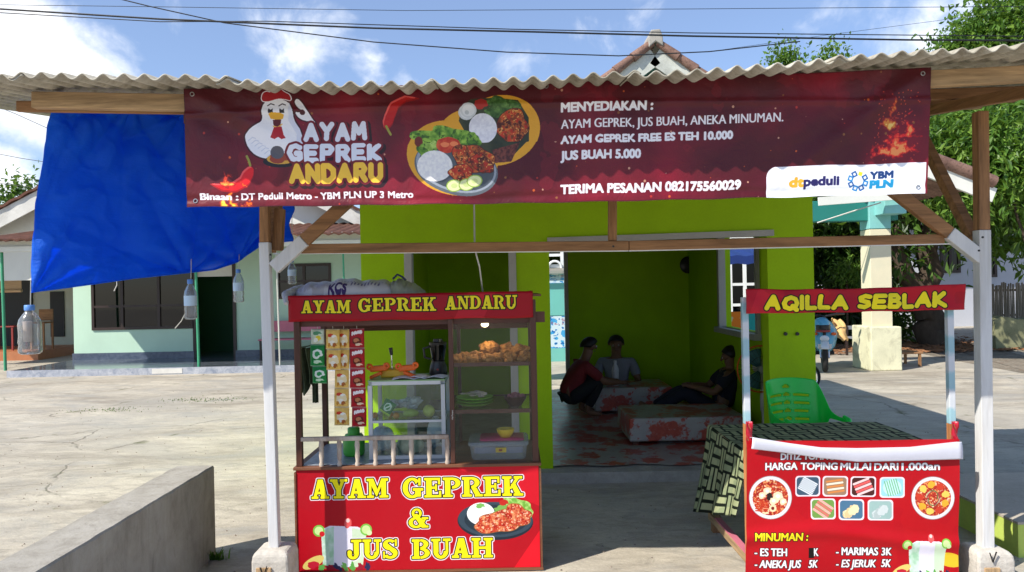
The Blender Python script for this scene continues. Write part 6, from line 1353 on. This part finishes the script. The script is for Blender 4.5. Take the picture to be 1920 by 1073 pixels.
bag('left grey clear plastic bag low in the display case', 722, 835, .065, .075, CRINK, 4.4); bag('middle wide clear plastic bag low in the display case, yellowish inside', 768, 840, .085, .060, M('yellowish_film', (.40, .42, .30), .3, .4, 9, .8), 4.43); bag('right upright white bag low in the display case', 818, 835, .05, .08, M('white_film', (.55, .58, .62), .3, .25, 9, .7), 4.39)
# on top of the case: cup sealer, blender, papers
sp = W(742, 690, 4.45); sl = thing('cup_sealer', 'yellow and orange cup sealing machine with a black lever on the display case', 'machine', (sp.x, 4.45, dz1+.004)); z0 = dz1+.0045
YEL = M('yellow_enamel', (.70, .40, .02), .35, .1, 5, .05); ORE = M('orange_enamel', (.78, .13, .01), .35, .1, 5, .05)
s = MB(); s.box(sp.x-.085, sp.x+.075, 4.39, 4.53, z0, z0+.05); s.build('base', YEL, sl, bevel=.01)
for sg in (-1, 1):
    s = MB(); cx = sp.x+sg*.085-.005; s.bar((cx-.05, 4.38, z0+.055), (cx+.05, 4.38, z0+.062), .05, .034, (0, 0, 1)); b1 = s.build('clamp_arm', ORE, sl, bevel=.008)
    for dx, dz in ((-.05, .07), (.05, .075)): s = MB(); s.ring((cx+dx, 4.36, z0+dz), .013, .008, 'y', 16, 6); s.build('knob', ORE, b1, True)
    s = MB(); s.bar((cx-.02*sg, 4.37, z0+.035), (cx+.05*sg, 4.37, z0+.005), .04, .02, (0, 0, 1)); s.build('clamp_foot', ORE, sl, bevel=.006)
s = MB(); s.tube([(sp.x-.02, 4.44, z0+.05), (sp.x-.022, 4.44, z0+.13)], .004, 6); lv = s.build('lever', CHR, sl, True); s = MB(); s.tube([(sp.x-.022, 4.44, z0+.13), (sp.x-.027, 4.44, z0+.175)], [.009, .012], 10); s.build('grip', BLACKP, lv, True)
bp = W(822, 690, 4.47); bd = thing('blender', 'black kitchen blender at the right end of the display case top', 'blender', (bp.x, 4.47, z0))
s = MB(); s.lathe([(.05, z0), (.056, z0+.01), (.05, z0+.06), (.04, z0+.085), (.042, z0+.09)], (bp.x, 4.47, 0), 20); s.build('motor_base', BLACKP, bd, True); s = MB(); s.lathe([(.036, z0+.09), (.05, z0+.17), (.052, z0+.185)], (bp.x, 4.47, 0), 20); s.build('jug', glass('smoked_jug', (.12, .13, .14), .8), bd, True)
s = MB(); s.lathe([(.052, z0+.185), (.054, z0+.2), (.03, z0+.205), (.028, z0+.22), (0, z0+.222)], (bp.x, 4.47, 0), 20); s.build('lid', BLACKP, bd, True); s = MB(); s.tube([(bp.x-.05, 4.46, z0+.175), (bp.x-.085, 4.46, z0+.165), (bp.x-.08, 4.46, z0+.11), (bp.x-.042, 4.46, z0+.10)], .008, 8); s.build('handle', BLACKP, bd, True); s = MB(); s.sphere((bp.x, 4.418, z0+.04), .007, n=8, m=6); s.build('button', REDP, bd, True)
PAP = Canvas(200, 140, (222, 224, 230))
for k in range(11): PAP.line([(20, 14+k*11), (60+((k*37) % 110), 14+k*11)], 1.2, (150, 155, 170))
PAPM = PAP.mat('printed_paper', .7)
for i, (px, dz, r_, lab) in enumerate(((768, 0, .1, 'white printed sheet lying left on the display case top'), (806, .003, -.2, 'white printed sheet partly under the blender'))):
    p = W(px, 705, 4.33); s = MB(); s.grid(lambda u, v: ((u-.5)*.2, (v-.5)*.13, .012*abs(math.sin(u*5+i))+dz), 14, 8); o = s.build('paper_sheet', PAPM, None, True, solid=.001); o.location = (p.x, 4.335, z0+.002); o.rotation_euler = (0, 0, r_); tag(o, lab, 'paper')
# green canister on the table
gp = W(664, 850, 4.41); gc = thing('green_canister', 'bright green lidded canister on the cart table behind the railing', 'canister', (gp.x, 4.41, dz0)); GRC = M('bright_green_plastic', (.06, .36, .04), .4, .1, 6, .05)
s = MB(); s.lathe([(.055, dz0), (.062, dz0+.008), (.064, dz0+.03), (.064, dz0+.10), (.05, dz0+.125)], (gp.x, 4.41, 0), 22); s.build('body', GRC, gc, True); s = MB(); s.lathe([(.036, dz0+.122), (.036, dz0+.16), (.03, dz0+.165)], (gp.x, 4.41, 0), 18); s.build('lid', GRC, gc, True)
# sachet strips under the header
def sach(kind):
    c = Canvas(64, 84, (0, 0, 0)); n = vnoise(84, 64, 18, hash(kind) % 91 if False else len(kind), 3)[..., None]
    if kind == 'red': c.a[:] = np.array((166, 12, 28))/255*(.8+.35*n); c.ell(32, 52, 20, 14, (90, 30, 20), jit=.15); c.ell(30, 50, 13, 8, (190, 120, 80), jit=.2); c.text('WAR', 8, 28, 13, (240, 235, 235), width=46, bold=1, shear=.2) if False else [c.ell(14+i*9, 22-i*2, 6, 8, (238, 230, 228), jit=.3, seed=i) for i in range(5)]; c.ell(40, 68, 16, 5, (225, 200, 170), jit=.3)
    elif kind == 'yellow': c.a[:] = np.array((216, 176, 90))/255*(.9+.25*n); c.ell(32, 46, 24, 22, (232, 214, 170), jit=.1); c.ell(22, 26, 15, 6, (200, 60, 30), jit=.3); c.ell(38, 30, 12, 5, (240, 236, 225), jit=.3); c.ell(30, 58, 14, 10, (236, 230, 214), jit=.2); c.ell(40, 66, 10, 8, (160, 90, 40), jit=.3); c.ell(16, 66, 7, 8, (190, 130, 50), jit=.3)
    elif kind == 'green': c.a[:] = np.array((20, 128, 60))/255*(.85+.3*n); c.ell(32, 36, 24, 17, (226, 238, 226), jit=.18); c.ell(32, 36, 12, 9, (40, 150, 80), jit=.2); c.ell(32, 66, 20, 6, (200, 230, 200), jit=.3)
    else: c.a[:] = np.array((196, 208, 186))/255*(.9+.25*n); c.ell(30, 22, 22, 9, (90, 150, 110), jit=.3); c.ell(36, 50, 14, 14, (225, 205, 60), jit=.2); c.ell(24, 60, 12, 10, (235, 240, 230), jit=.3)
    c.paint((c.Y < 4) | (c.Y > 80), (235, 230, 220), .5); return c.mat('sachet_print_'+kind, .28, .5, .2)
SM = {k: sach(k) for k in ('red', 'yellow', 'green', 'pale')}
def strip(lab, cells, Z, group='sachet strips on the cart'):
    px0 = (cells[0][0]+cells[0][2])/2; t = thing('sachet_strip', lab, 'sachets', tuple(W(px0, cells[0][1], Z)), group)
    for i, (a, b, c_, d, k) in enumerate(cells):
        q = [W(a, b, Z), W(c_, b, Z), W(a, d, Z), W(c_, d, Z)]; ph = random.random()*6
        def fn(u, v): p = q[2].lerp(q[3], u).lerp(q[0].lerp(q[1], u), v); return (p.x, p.y-.010*math.sin(u*math.pi)**.6*math.sin(v*math.pi)**.6-.003*math.sin(v*3+ph+u*2), p.z)
        s = MB(); s.grid(fn, 10, 12); s.build('sachet', SM[k], t, True, solid=.004)
    s = MB(); s.tube([W(px0, cells[0][1]+1, Z), Vector((W(px0, cells[0][1], Z).x, Z, HZ0-.005))], .0015, 5); s.build('string', IV, t)
strip('strip of pale and green sachets at the left of the cart opening', [(583, 617, 608, 646, 'pale'), (582, 646, 609, 687, 'green'), (586, 687, 613, 719, 'green')], 4.25)
strip('short strip of two cream yellow sachets in front of a longer one', [(611, 617, 637, 655, 'yellow'), (612, 655, 639, 694, 'yellow')], 4.23)
strip('long strip of five cream yellow sachets', [(634, 617, 655, 654, 'yellow'), (635, 654, 655, 692, 'yellow'), (628, 692, 654, 728, 'yellow'), (627, 728, 654, 763, 'yellow'), (627, 763, 655, 798, 'yellow')], 4.255)
strip('strip of five dark red sachets beside the display case', [(655, 616, 683, 653, 'red'), (656, 653, 684, 691, 'red'), (656, 691, 685, 728, 'red'), (658, 728, 686, 764, 'red'), (660, 764, 687, 800, 'red')], 4.26)
# camouflage cloth hanging at the back left
CAMO = M('camouflage_cloth', (.06, .075, .04), .85, .8, 9, .3, 0, .2, (1, 1, 1), .7, (.02, .02, .015))
s = MB(); s.grid(lambda u, v: (W(559+u*24+6*(1-v)*math.sin(u*3), 700, 4.61).x, 4.61+.03*math.sin(u*14)+.02*math.sin(v*5), W(570, 652+ (1-v)*(78+12*math.sin(u*6)), 4.61).z), 16, 20); s.grid(lambda u, v: (W(583+u*10, 700, 4.61).x, 4.64+.01*math.sin(u*9), W(588, 705+(1-v)*52, 4.61).z), 5, 10)
s.tube([W(562, 652, 4.61), W(600, 645, 4.71)], .004, 6)
tag(s.build('camouflage_cloth', CAMO, None, True, solid=.003), 'dark camouflage cloth hanging at the back left of the red cart', 'cloth')
# woven sack lying on the cart roof
SK = Canvas(560, 130, (178, 178, 184)); wv = ((SK.X.astype(int) % 6 < 3) ^ (SK.Y.astype(int) % 6 < 3)); SK.paint(wv, (196, 196, 200), .6); SK.paint((SK.X < 130) & (vnoise(130, 560, 26, 3) > .5), (206, 210, 222), .8)
SK.paint((SK.X > 180) & (SK.Y > 74), (204, 204, 208), .8); SK.text('KCS', 205, 127, 22, (60, 44, 104), width=96, bold=2.2); 
for k in range(9): SK.ell(325+k*18, 104, 4.61, 6, (110, 105, 140), jit=.2, seed=k)
for k in range(22): SK.ell(180+k*17, 96, 5, 2, (140, 140, 160), .8, jit=.3, seed=k)
SK.ell(340, 40, 30, 14, (196, 198, 210), jit=.1)
SKM = SK.mat('woven_sack_print', .35, .5, .6)
sk0, sk1 = W(556, 540, 4.31), W(737, 535, 4.31); zt = HZ1-.015
sack = thing('woven_sack', 'pale woven plastic sack lying flat on top of the red cart header', 'sack', ((sk0.x+sk1.x)/2, 4.36, zt))
def sack_fn(x0, x1, y0, y1, h, bm, ph):
    def fn(u, v):
        a = v*math.pi; e = (math.sin(u*math.pi)**.28 if 0 < u < 1 else 0); x = x0+(x1-x0)*u
        y = (y0+y1)/2-(y1-y0)/2*math.cos(a)*(.45+.55*e); z = zt+h*math.sin(a)**.55*(.3+.7*e)+.006*math.sin(u*17+ph)*math.sin(a)+.004*math.sin(u*41+v*9)
        return (x, y, z)
    return fn
s = MB(); s.grid(sack_fn(sk0.x, sk1.x+.02, ZCART+.03, ZCB-.1, .105, 0, 0), 70, 40); s.build('stuffed_body', SKM, sack, True)
s = MB(); s.grid(sack_fn(sk1.x-.03, W(792, 540, 4.36).x, ZCART+.06, ZCB-.12, .115, 0, 2), 30, 30); s.v = [(x, y, zt+(z-zt)*(1.0-.75*max(0, (x-sk1.x)/.2)**1.1)) for x, y, z in s.v]; s.build('folded_end', M('grey_green_sack', (.30, .32, .24), .6, .2, 8, .5), sack, True)
s = MB(); s.tube([(sk0.x+.01, 4.41, zt+.05), (sk0.x-.02, 4.36, zt+.04), (sk0.x-.025, 4.19, zt+.02), (sk0.x-.01, 4.14, zt-.03)], [.03, .03, .026, .012], 10); s.build('clear_film', CRINK, sack, True)
s = MB(); s.tube([(sk1.x, 4.31, zt+.10), (sk1.x+.03, 4.29, zt+.125), (sk1.x+.06, 4.28, zt+.11), (sk1.x+.08, 4.28, zt+.09)], .006, 6); s.build('tie', M('navy_ribbon', (.03, .03, .09), .5, .1, 9, 0), sack, True)

# ================================================================== hanging water bottles
LBL = Canvas(120, 50, (190, 214, 232)); LBL.paint(vnoise(50, 120, 14, 4) > .62, (60, 150, 220)); LBL.ell(60, 25, 24, 10, (240, 244, 250), jit=.2); LBLM = LBL.mat('water_label', .4)
TANM = M('tan_paper', (.42, .32, .26), .6, .2, 8, 0)
for px, pt, pb, Z, lab, lm, r in ((57, 572, 664, 3.62, 'largest hanging water bottle, clear without blue label, at the tarpaulin corner', None, .052), (358, 524, 599, 4.35, 'hanging water bottle with blue and white label beside the green porch post', LBLM, .036), (448, 505, 567, 4.85, 'hanging water bottle with blue label in front of the mint wall', LBLM, .034), (548, 487, 533, 4.95, 'smallest hanging bottle, right of the left stall post', LBLM, .028)):
    top_, bt_ = W(px, pt, Z), W(px, pb, Z); t = water_bottle('hanging_bottle', lab, 'bottle', tuple(bt_), top_.z-bt_.z, r, None, None, lm, 'bottles hung as tarpaulin weights')
    s = MB(); s.tube([(top_.x, Z, top_.z-.002), (top_.x+.004, Z, top_.z+.12 if px < 500 else top_.z+.3)], .0025, 5); s.build('string', IV, t)
    if lm is None: s = MB(); s.lathe([(.018, bt_.z+.06), (.02, bt_.z+.16)], (bt_.x-.012, Z, 0), 10); s.build('inner_sediment', TANM, t, True)
for px, py, px2, py2, Z, lab in ((219, 524, 214, 546, 4.0, 'short frayed string at the lower hem of the tarpaulin'), (347, 588, 328, 616, 4.35, 'loose frayed string beside the second hanging bottle')):
    s = MB(); a, b2 = W(px, py, Z), W(px2, py2, Z); s.tube([a, a.lerp(b2, .5)+Vector((.008, 0, 0)), b2], .003, 5); tag(s.build('loose_string', IV, None), lab, 'string')

# ================================================================== second stall: red menu banner table
ZQ = 3.90
qt = thing('seblak_table', 'food stall table with a red menu banner front and two striped posts', 'food stall', (1.77, ZQ, 0)); qt.name = 'food_table'; ORIG['food_table'] = ORIG['seblak_table']
def make_menu():
    c = panel_canvas(1100, 700, (1397, 825), (1794, 822), (1394, 1075), (1791, 1075), (176, 0, 20)); c.paint(vnoise(700, 1100, 240, 5, 3) > .56, (184, 6, 20), .5)
    def tx(s, px, py, px2, h, col, out=None, bold=1.5, shear=0.): a = c.map(px, py); b = c.map(px2, py); c.text(s, a[0], a[1], h*2.8, col, out=out, width=b[0]-a[0]-shear*h*2.8, bold=bold, shear=shear)
    def sl_(s, px, py, px2, h, col): a = c.map(px, py); b = c.map(px2, py); m = c.text_m(s, a[0], a[1], h*2.8, width=b[0]-a[0], bold=2.2); c.paint(dilate(m, 3), (60, 20, 24)); c.paint(m, col)
    sl_('DITIZ TOPING', 1461, 860, 1560, 11, (226, 222, 226))
    for s, a, b in (('HARGA', 1432, 1492), ('TOPING', 1499, 1566), ('MULAI', 1572, 1627), ('DARI', 1634, 1678), ('1.000an', 1685, 1756)): sl_(s, a, 879, b, 12.5, (236, 232, 234))
    rg = np.random.default_rng(3)
    for cx, cy, rx, sd in ((1441, 930, 41, 1), (1743, 931, 41, 2)):
        c.ell(cx, cy, rx, rx*.98, (150, 130, 130)); c.ell(cx, cy, rx-1, rx-2, (226, 222, 226)); m = c.ell(cx, cy, rx-7, rx-8, (190, 60, 36), col2=(150, 24, 20), cell=14, seed=sd); speck(c, m, 9, .6, (228, 150, 90), .9, sd); speck(c, m, 8, .68, (245, 225, 190), .9, sd+4)
        if sd == 1:
            for x, y, r in ((-6, -12, 8), (14, -2, 10), (6, 6, 9), (-16, -4, 7), (24, 8, 7)): c.ell(cx+x, cy+y, r, r*.8, (240, 216, 180), jit=.15); c.ell(cx+x, cy+y, r*.4, r*.35, (246, 240, 226))
            c.ell(cx-2, cy-2, 6, 6, (40, 26, 24), jit=.3)
            for x, y in ((-10, 24), (4, 20)): c.ell(cx+x, cy+y, 7, 6.5, (238, 214, 170)); c.ell(cx+x, cy+y, 3, 3, (120, 20, 16))
            for k in range(6): c.line([(cx-28, cy+4+k*4), (cx-6, cy+10+k*3)], 3.5, (196, 60, 30))
        else:
            for k in range(9): a = k*.7+.4; c.ell(cx+25*math.cos(a), cy+25*math.sin(a), 7, 6.5, [(236, 170, 50), (200, 60, 40), (230, 200, 90)][k % 3], jit=.12, seed=k)
            for k in range(6): a = k*1.1; c.line([(cx+14*math.cos(a+q*.5)*(1-q*.1), cy+14*math.sin(a+q*.5)) for q in range(5)], 2.6, [(190, 190, 150), (90, 110, 60), (150, 60, 70)][k % 3])
    def tile(cx, cy, bg, fn):
        x0, y0 = c.map(cx-23, cy-19); x1, y1 = c.map(cx+23, cy+19); r = 16
        def rr(e): X = np.clip(c.X, x0+r+e, x1-r-e); Y = np.clip(c.Y, y0+r+e, y1-r-e); return (c.X-X)**2+(c.Y-Y)**2 < r*r
        c.paint(rr(0), (228, 216, 222)); m = rr(7); c.paint(m, bg); b4 = c.a.copy(); fn(cx, cy); c.a = np.where(m[..., None], c.a, b4)
    def lines(col, n, r, ang, col2=None):
        def f(cx, cy):
            for k in range(n): o = (k-(n-1)/2)*26/n; dx, dy = 14*math.cos(ang), 14*math.sin(ang); ox, oy = -o*math.sin(ang), o*math.cos(ang); c.line([(cx+ox-dx, cy+oy-dy), (cx+ox+dx, cy+oy+dy)], r, col if k % 2 or col2 is None else col2)
        return f
    def lumps(col, n, r, col2): 
        def f(cx, cy):
            for k in range(n): c.ell(cx+((k*7) % 19)-9, cy+8-((k*5) % 15), r, r*.85, col if k % 2 else col2, jit=.18, seed=k)
        return f
    tile(1512, 910, (60, 84, 104), lines((226, 232, 236), 8, 3.2, .5)); tile(1563, 910, (150, 120, 96), lines((236, 222, 200), 5, 5, -.15, (206, 130, 70))); tile(1614, 910, (70, 30, 28), lines((226, 90, 90), 5, 6, -.4, (240, 200, 200)))
    tile(1667, 911, (150, 206, 216), lambda x, y: (c.ell(x, y, 17, 15, (190, 226, 226)), lines((110, 180, 130), 6, 2.6, 1.3)(x, y)))
    tile(1540, 952, (110, 150, 70), lines((206, 110, 100), 5, 6, .6, (236, 170, 160))); tile(1592, 953, (70, 110, 140), lumps((236, 214, 170), 8, 8, (226, 190, 140))); tile(1645, 953, (150, 180, 176), lumps((196, 206, 206), 8, 8, (170, 184, 184)))
    c.paint(c.poly_m([(1400, 990), (1560, 1000), (1700, 985), (1790, 1000), (1790, 1012), (1560, 1008), (1400, 1003)]), (176, 6, 18), .4)
    tx('MINUMAN :', 1411, 1009, 1509, 14, (250, 232, 30), (4, (30, 10, 10)), 2.2)
    O = (3.5, (36, 8, 12)); WT = (240, 238, 240)
    tx('- ES TEH', 1411, 1038, 1470, 14, WT, O, 1.6); tx('K', 1521, 1038, 1529, 14, WT, O, 1.6); c.poly([(1511, 1023), (1521, 1023), (1521, 1042), (1511, 1042)], (14, 10, 10))
    tx('- ANEKA JUS', 1411, 1060, 1497, 14, WT, O, 1.6, .12); tx('5K', 1511, 1060, 1529, 14, WT, O, 1.6, .12); tx('- MARIMAS', 1563, 1037, 1640, 14, WT, O, 1.6); tx('3K', 1647, 1037, 1665, 14, WT, O, 1.6); tx('- ES JERUK', 1563, 1060, 1638, 14, WT, O, 1.6, .12); tx('5K', 1647, 1059, 1665, 14, WT, O, 1.6, .12)
    c.ell(1775, 1046, 26, 13, (226, 190, 40), rot=.2); drink(c, 1686, 1770, 1009, 1072); c.paint(c.Y > 688, (20, 14, 16), .8)
    return c.mat('menu_print', .33, .5, .3)
m00, m10, m01, m11 = W(1394, 1075, ZQ), W(1791, 1075, ZQ), W(1397, 825, ZQ), W(1794, 822, ZQ)
def menu_fn(u, v): p = m00.lerp(m10, u).lerp(m01.lerp(m11, u), v); return Vector((p.x, p.y-.03-.006*math.sin(u*9+v*3)-.008*math.sin(v*7)*math.sin(u*4)-.012*math.exp(-((v-.28-.05*math.sin(u*5))/.05)**2), p.z))
s = MB(); s.grid(menu_fn, 90, 60); s.build('menu_banner', make_menu(), qt, True)
ft = [(1404, 814), (1470, 825), (1530, 833), (1600, 834), (1700, 832), (1790, 822)]; fbm = [(1403, 838), (1470, 846), (1530, 855), (1600, 862), (1700, 860), (1795, 857)]
def flap_fn(u, v):
    a = [float(np.interp(u, np.linspace(0, 1, 6), [p[k] for p in ft])) for k in (0, 1)]; b = [float(np.interp(u, np.linspace(0, 1, 6), [p[k] for p in fbm])) for k in (0, 1)]
    if v < .75: q = v/.75; px, py, d = b[0]+(a[0]-b[0])*q, b[1]+(a[1]-b[1])*q, -.05-.012*math.sin(q*2.2)
    else: q = (v-.75)/.25; px, py, d = a[0], a[1]+2+q*4, -.05+.05*q-.01*math.cos(q*2)
    p = W(px, py, ZQ); return Vector((p.x, p.y+d, p.z))
s = MB(); s.grid(flap_fn, 60, 20); s.build('folded_flap', M('white_banner_back', (.66, .67, .76), .4, .05, 4, .1), qt, True, solid=.002)
def stripm():
    m, t = new_mat('striped_plastic_wrap'); ob = t.n('ShaderNodeTexCoord').outputs['Object']; st = t.n('ShaderNodeMapping', None, Vector=ob); st.inputs['Scale'].default_value = (1, 1, 1)
    z = t.n('ShaderNodeSeparateXYZ', None, Vector=ob).outputs[2]; f = t.math('FRACT', t.math('MULTIPLY', z, 5.2)); c = t.ramp(t.math('ADD', f, t.math('MULTIPLY', t.noise(ob, 30, 3), .25)), (.3, (.58, .60, .64)), (.42, (.28, .46, .52)), (.8, (.30, .48, .54)), (.9, (.55, .58, .62))); finish(t, c, .35, t.noise(ob, 50, 3), .15, 0, .5, .004); return m
STR = stripm(); ORW = wood('orange_timber', (.42, .17, .06), 'z')
for px, pyt, pyb, side in ((1399.5, 586, 795, -1), (1784, 576, 795, 1)):
    x = W(px, 690, ZQ).x; zt_, zb_ = W(px, pyt, ZQ).z, W(px, pyb, ZQ).z; s = MB(); s.box(x-.0165, x+.0165, ZQ-.005, ZQ+.028, zb_, zt_+.08); s.build('post', STR, qt, bevel=.003)
    s = MB(); s.box(x-.017, x+.017, ZQ-.006, ZQ+.029, 0, zb_); s.build('post_foot', ORW, qt, bevel=.003)
    s = MB(); s.grid(lambda u, v: (x-.012+u*.034, ZQ-.012-.008*math.sin(u*6+v*9), zb_-.13+.005*math.sin(v*20)+v*.14), 6, 12); s.build('red_wrap', M('red_vinyl', (.42, .01, .03)), qt, True, solid=.002)
def make_sign():
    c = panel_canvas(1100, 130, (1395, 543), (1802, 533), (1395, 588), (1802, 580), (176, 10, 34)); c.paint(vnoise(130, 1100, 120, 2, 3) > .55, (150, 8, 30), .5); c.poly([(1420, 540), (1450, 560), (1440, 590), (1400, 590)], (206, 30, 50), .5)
    for s_, px, px2, py in (('AQILLA', 1433, 1580, 578), ('SEBLAK', 1606, 1764, 575)):
        a = c.map(px, py); b = c.map(px2, py); m = pen(c, s_, a[0], a[1], 62, b[0]-a[0], 12, gap=.36, bounce=.03, shear=.06); c.paint(dilate(m, 6), (24, 16, 10)); c.paint(m, (238, 220, 30))
    return c.mat('stall_sign_print', .3, .5, .3)
h00, h10, h01, h11 = W(1395, 588, ZQ), W(1802, 580, ZQ), W(1395, 542, ZQ), W(1802, 532, ZQ)
def sign_fn(u, v): p = h00.lerp(h10, u).lerp(h01.lerp(h11, u), v); d = math.sin(u*math.pi); return Vector((p.x, p.y-.034-.008*math.sin(u*13)*math.sin(v*3)-.006*math.sin(u*29+v*4), p.z-.010*d*v-.002*d+.0015*math.sin(u*24)))
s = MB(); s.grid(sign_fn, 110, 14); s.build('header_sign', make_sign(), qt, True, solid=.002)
s = MB(); s.bar(W(1399, 585, ZQ+.02), W(1786, 577, ZQ+.02), .012, .016); s.build('sign_rail', ORW, qt)
# table frame and patterned cloth
TZ, TX0, TX1, TY0, TY1 = .675, 1.245, 2.33, 3.945, 4.77
for x in (TX0+.03, TX1-.03):
    for y in (TY1-.03, TY0+.03): s = MB(); s.box(x-.025, x+.025, y-.025, y+.025, 0, TZ-.03); s.build('leg', WB['z'], qt)
s = MB(); s.box(TX0, TX1, TY0, TY1, TZ-.03, TZ); s.build('table_top', WG['x'], qt)
s = MB(); s.box(TX0-.01, TX0+.035, TY0-.05, TY1, .075, .12); s.build('side_rail', WG['y'], qt); s = MB(); s.box(TX0-.008, TX0+.03, TY0, TY1-.15, .121, .128); s.build('pink_strip', PINK, qt)
CL = Canvas(512, 512, (12, 22, 14)); P = 32.
# basket weave of pale olive bars on near black
u_, v_ = CL.X/P, CL.Y/P; iu, iv = np.floor(u_/2), np.floor(v_/2); fu, fv = u_/2-iu, v_/2-iv; hz_ = ((iu+iv) % 2 == 0)
bars = np.where(hz_, (np.abs(fv-.27) < .15) | (np.abs(fv-.73) < .15), (np.abs(fu-.27) < .15) | (np.abs(fu-.73) < .15)); CL.paint(bars, (148, 154, 116)); CL.paint(bars & (vnoise(512, 512, 40, 4) > .55), (118, 130, 100), .6)
CLM = CL.mat('basket_weave_cloth', .6, .3, .25)
def cloth_fn(u, v):
    # u along the table from the left hem over the edge to the right, v from the front to the back
    L = .42; y = TY0+v*(TY1-TY0)
    a = u*(L+TX1-TX0)
    if a < L:
        d = L-a; drop = d*(.80+.52*v); fl = .10*(d/L)**1.2*(.6+.6*v)+.018*math.sin(v*17+1)*(d/L); return Vector((TX0-.004-fl, y+.01*math.sin(v*11)*(d/L), TZ+.004-drop))
    return Vector((TX0+a-L, y, TZ+.0045+.002*math.sin(a*14+v*9)))
s = MB(); s.grid(cloth_fn, 110, 60); cl = s.build('table_cloth', CLM, None, True, solid=.002)
ul = cl.data.uv_layers[0].data
for d in ul: d.uv = (d.uv[0]*1.5*1.05, d.uv[1]*.82*1.05)
cl.data.materials[0].node_tree.nodes['Image Texture'].extension = 'REPEAT'
tag(cl, 'dark cloth with pale olive basket pattern draped over the menu stall table', 'tablecloth')
# green plastic chair
gx, gy = 2.01, 5.25; gch = thing('plastic_chair', 'bright green slotted plastic chair behind the patterned table', 'chair', (gx, gy, 0)); GPL = M('glossy_green_plastic', (.004, .60, .06), .28, .06, 3, .02, 0, .5, **{'Subsurface Weight': .0})
ca, sa = math.cos(.2), math.sin(.2); tr_ = lambda x, y, z: (gx+.03+.88*(x*ca-y*sa), gy+.88*(x*sa+y*ca), z)
def back_pt(u, v):      # u across, v up; curved shell open towards the viewer
    a = (u-.5)*2; th = abs(a)*1.95; sg = 1 if a > 0 else -1; q = min(1, max(0, (abs(a)-.50)/.38)); q = q*q*(3-2*q); p = min(1, max(0, (abs(a)-.52)/.3)); p = p*p*(3-2*p)
    x = sg*(.245+.012*v)*math.sin(min(th, 1.571)); y = .17*math.cos(th) if th < 1.571 else -.62*(th-1.571)
    zt_ = .885-.06*a*a-.20*q; zb_ = .42+.19*p; return x, y+.07*v*(1-q), zb_+(zt_-zb_)*v
s = MB(); nu, nv = 66, 56; vid = {}; vs = []; fs = []
def hole(u, v):
    u = .5+(u-.5)*1.75
    for k in range(6):
        vc = .86-k*.125
        if ((u-.5)/.055)**2+((v-vc)/.030)**2 < 1: return True
        if k and abs(v-vc) < .013 and (.14+.02*k*.5 < u < .41 or .60 < u < .86-.01*k): return True
    return False
for j in range(nv+1):
    for i in range(nu+1): vs.append(tr_(*back_pt(i/nu, j/nv)))
for j in range(nv):
    for i in range(nu):
        if not hole((i+.5)/nu, (j+.5)/nv): q = j*(nu+1)+i; fs.append((q, q+1, q+nu+2, q+nu+1))
s.add(vs, fs); s.build('backrest', GPL, gch, True, solid=.006)
s = MB(); s.grid(lambda u, v: tr_((u-.5)*.46, -.24+v*.46, .425-.012*math.sin(u*math.pi)+(.0 if v > .1 else -.012)), 16, 16); s.build('seat', GPL, gch, True, solid=.012)
for sg in (-1, 1):
    s = MB(); s.tube([tr_(sg*.252, -.18, .645), tr_(sg*.252, -.235, .63), tr_(sg*.245, -.25, .58), tr_(sg*.235, -.245, .42)], [.014, .02, .02, .02], 10); s.build('armrest', GPL, gch, True)
    for y, dy in ((-.22, -.05), (.20, .07)): s = MB(); s.bar(tr_(sg*.21, y, .42), tr_(sg*.25, y+dy, 0), .055, .04, (0, 1, 0), 0, .04, .03); s.build('leg', GPL, gch, True, bevel=.008)
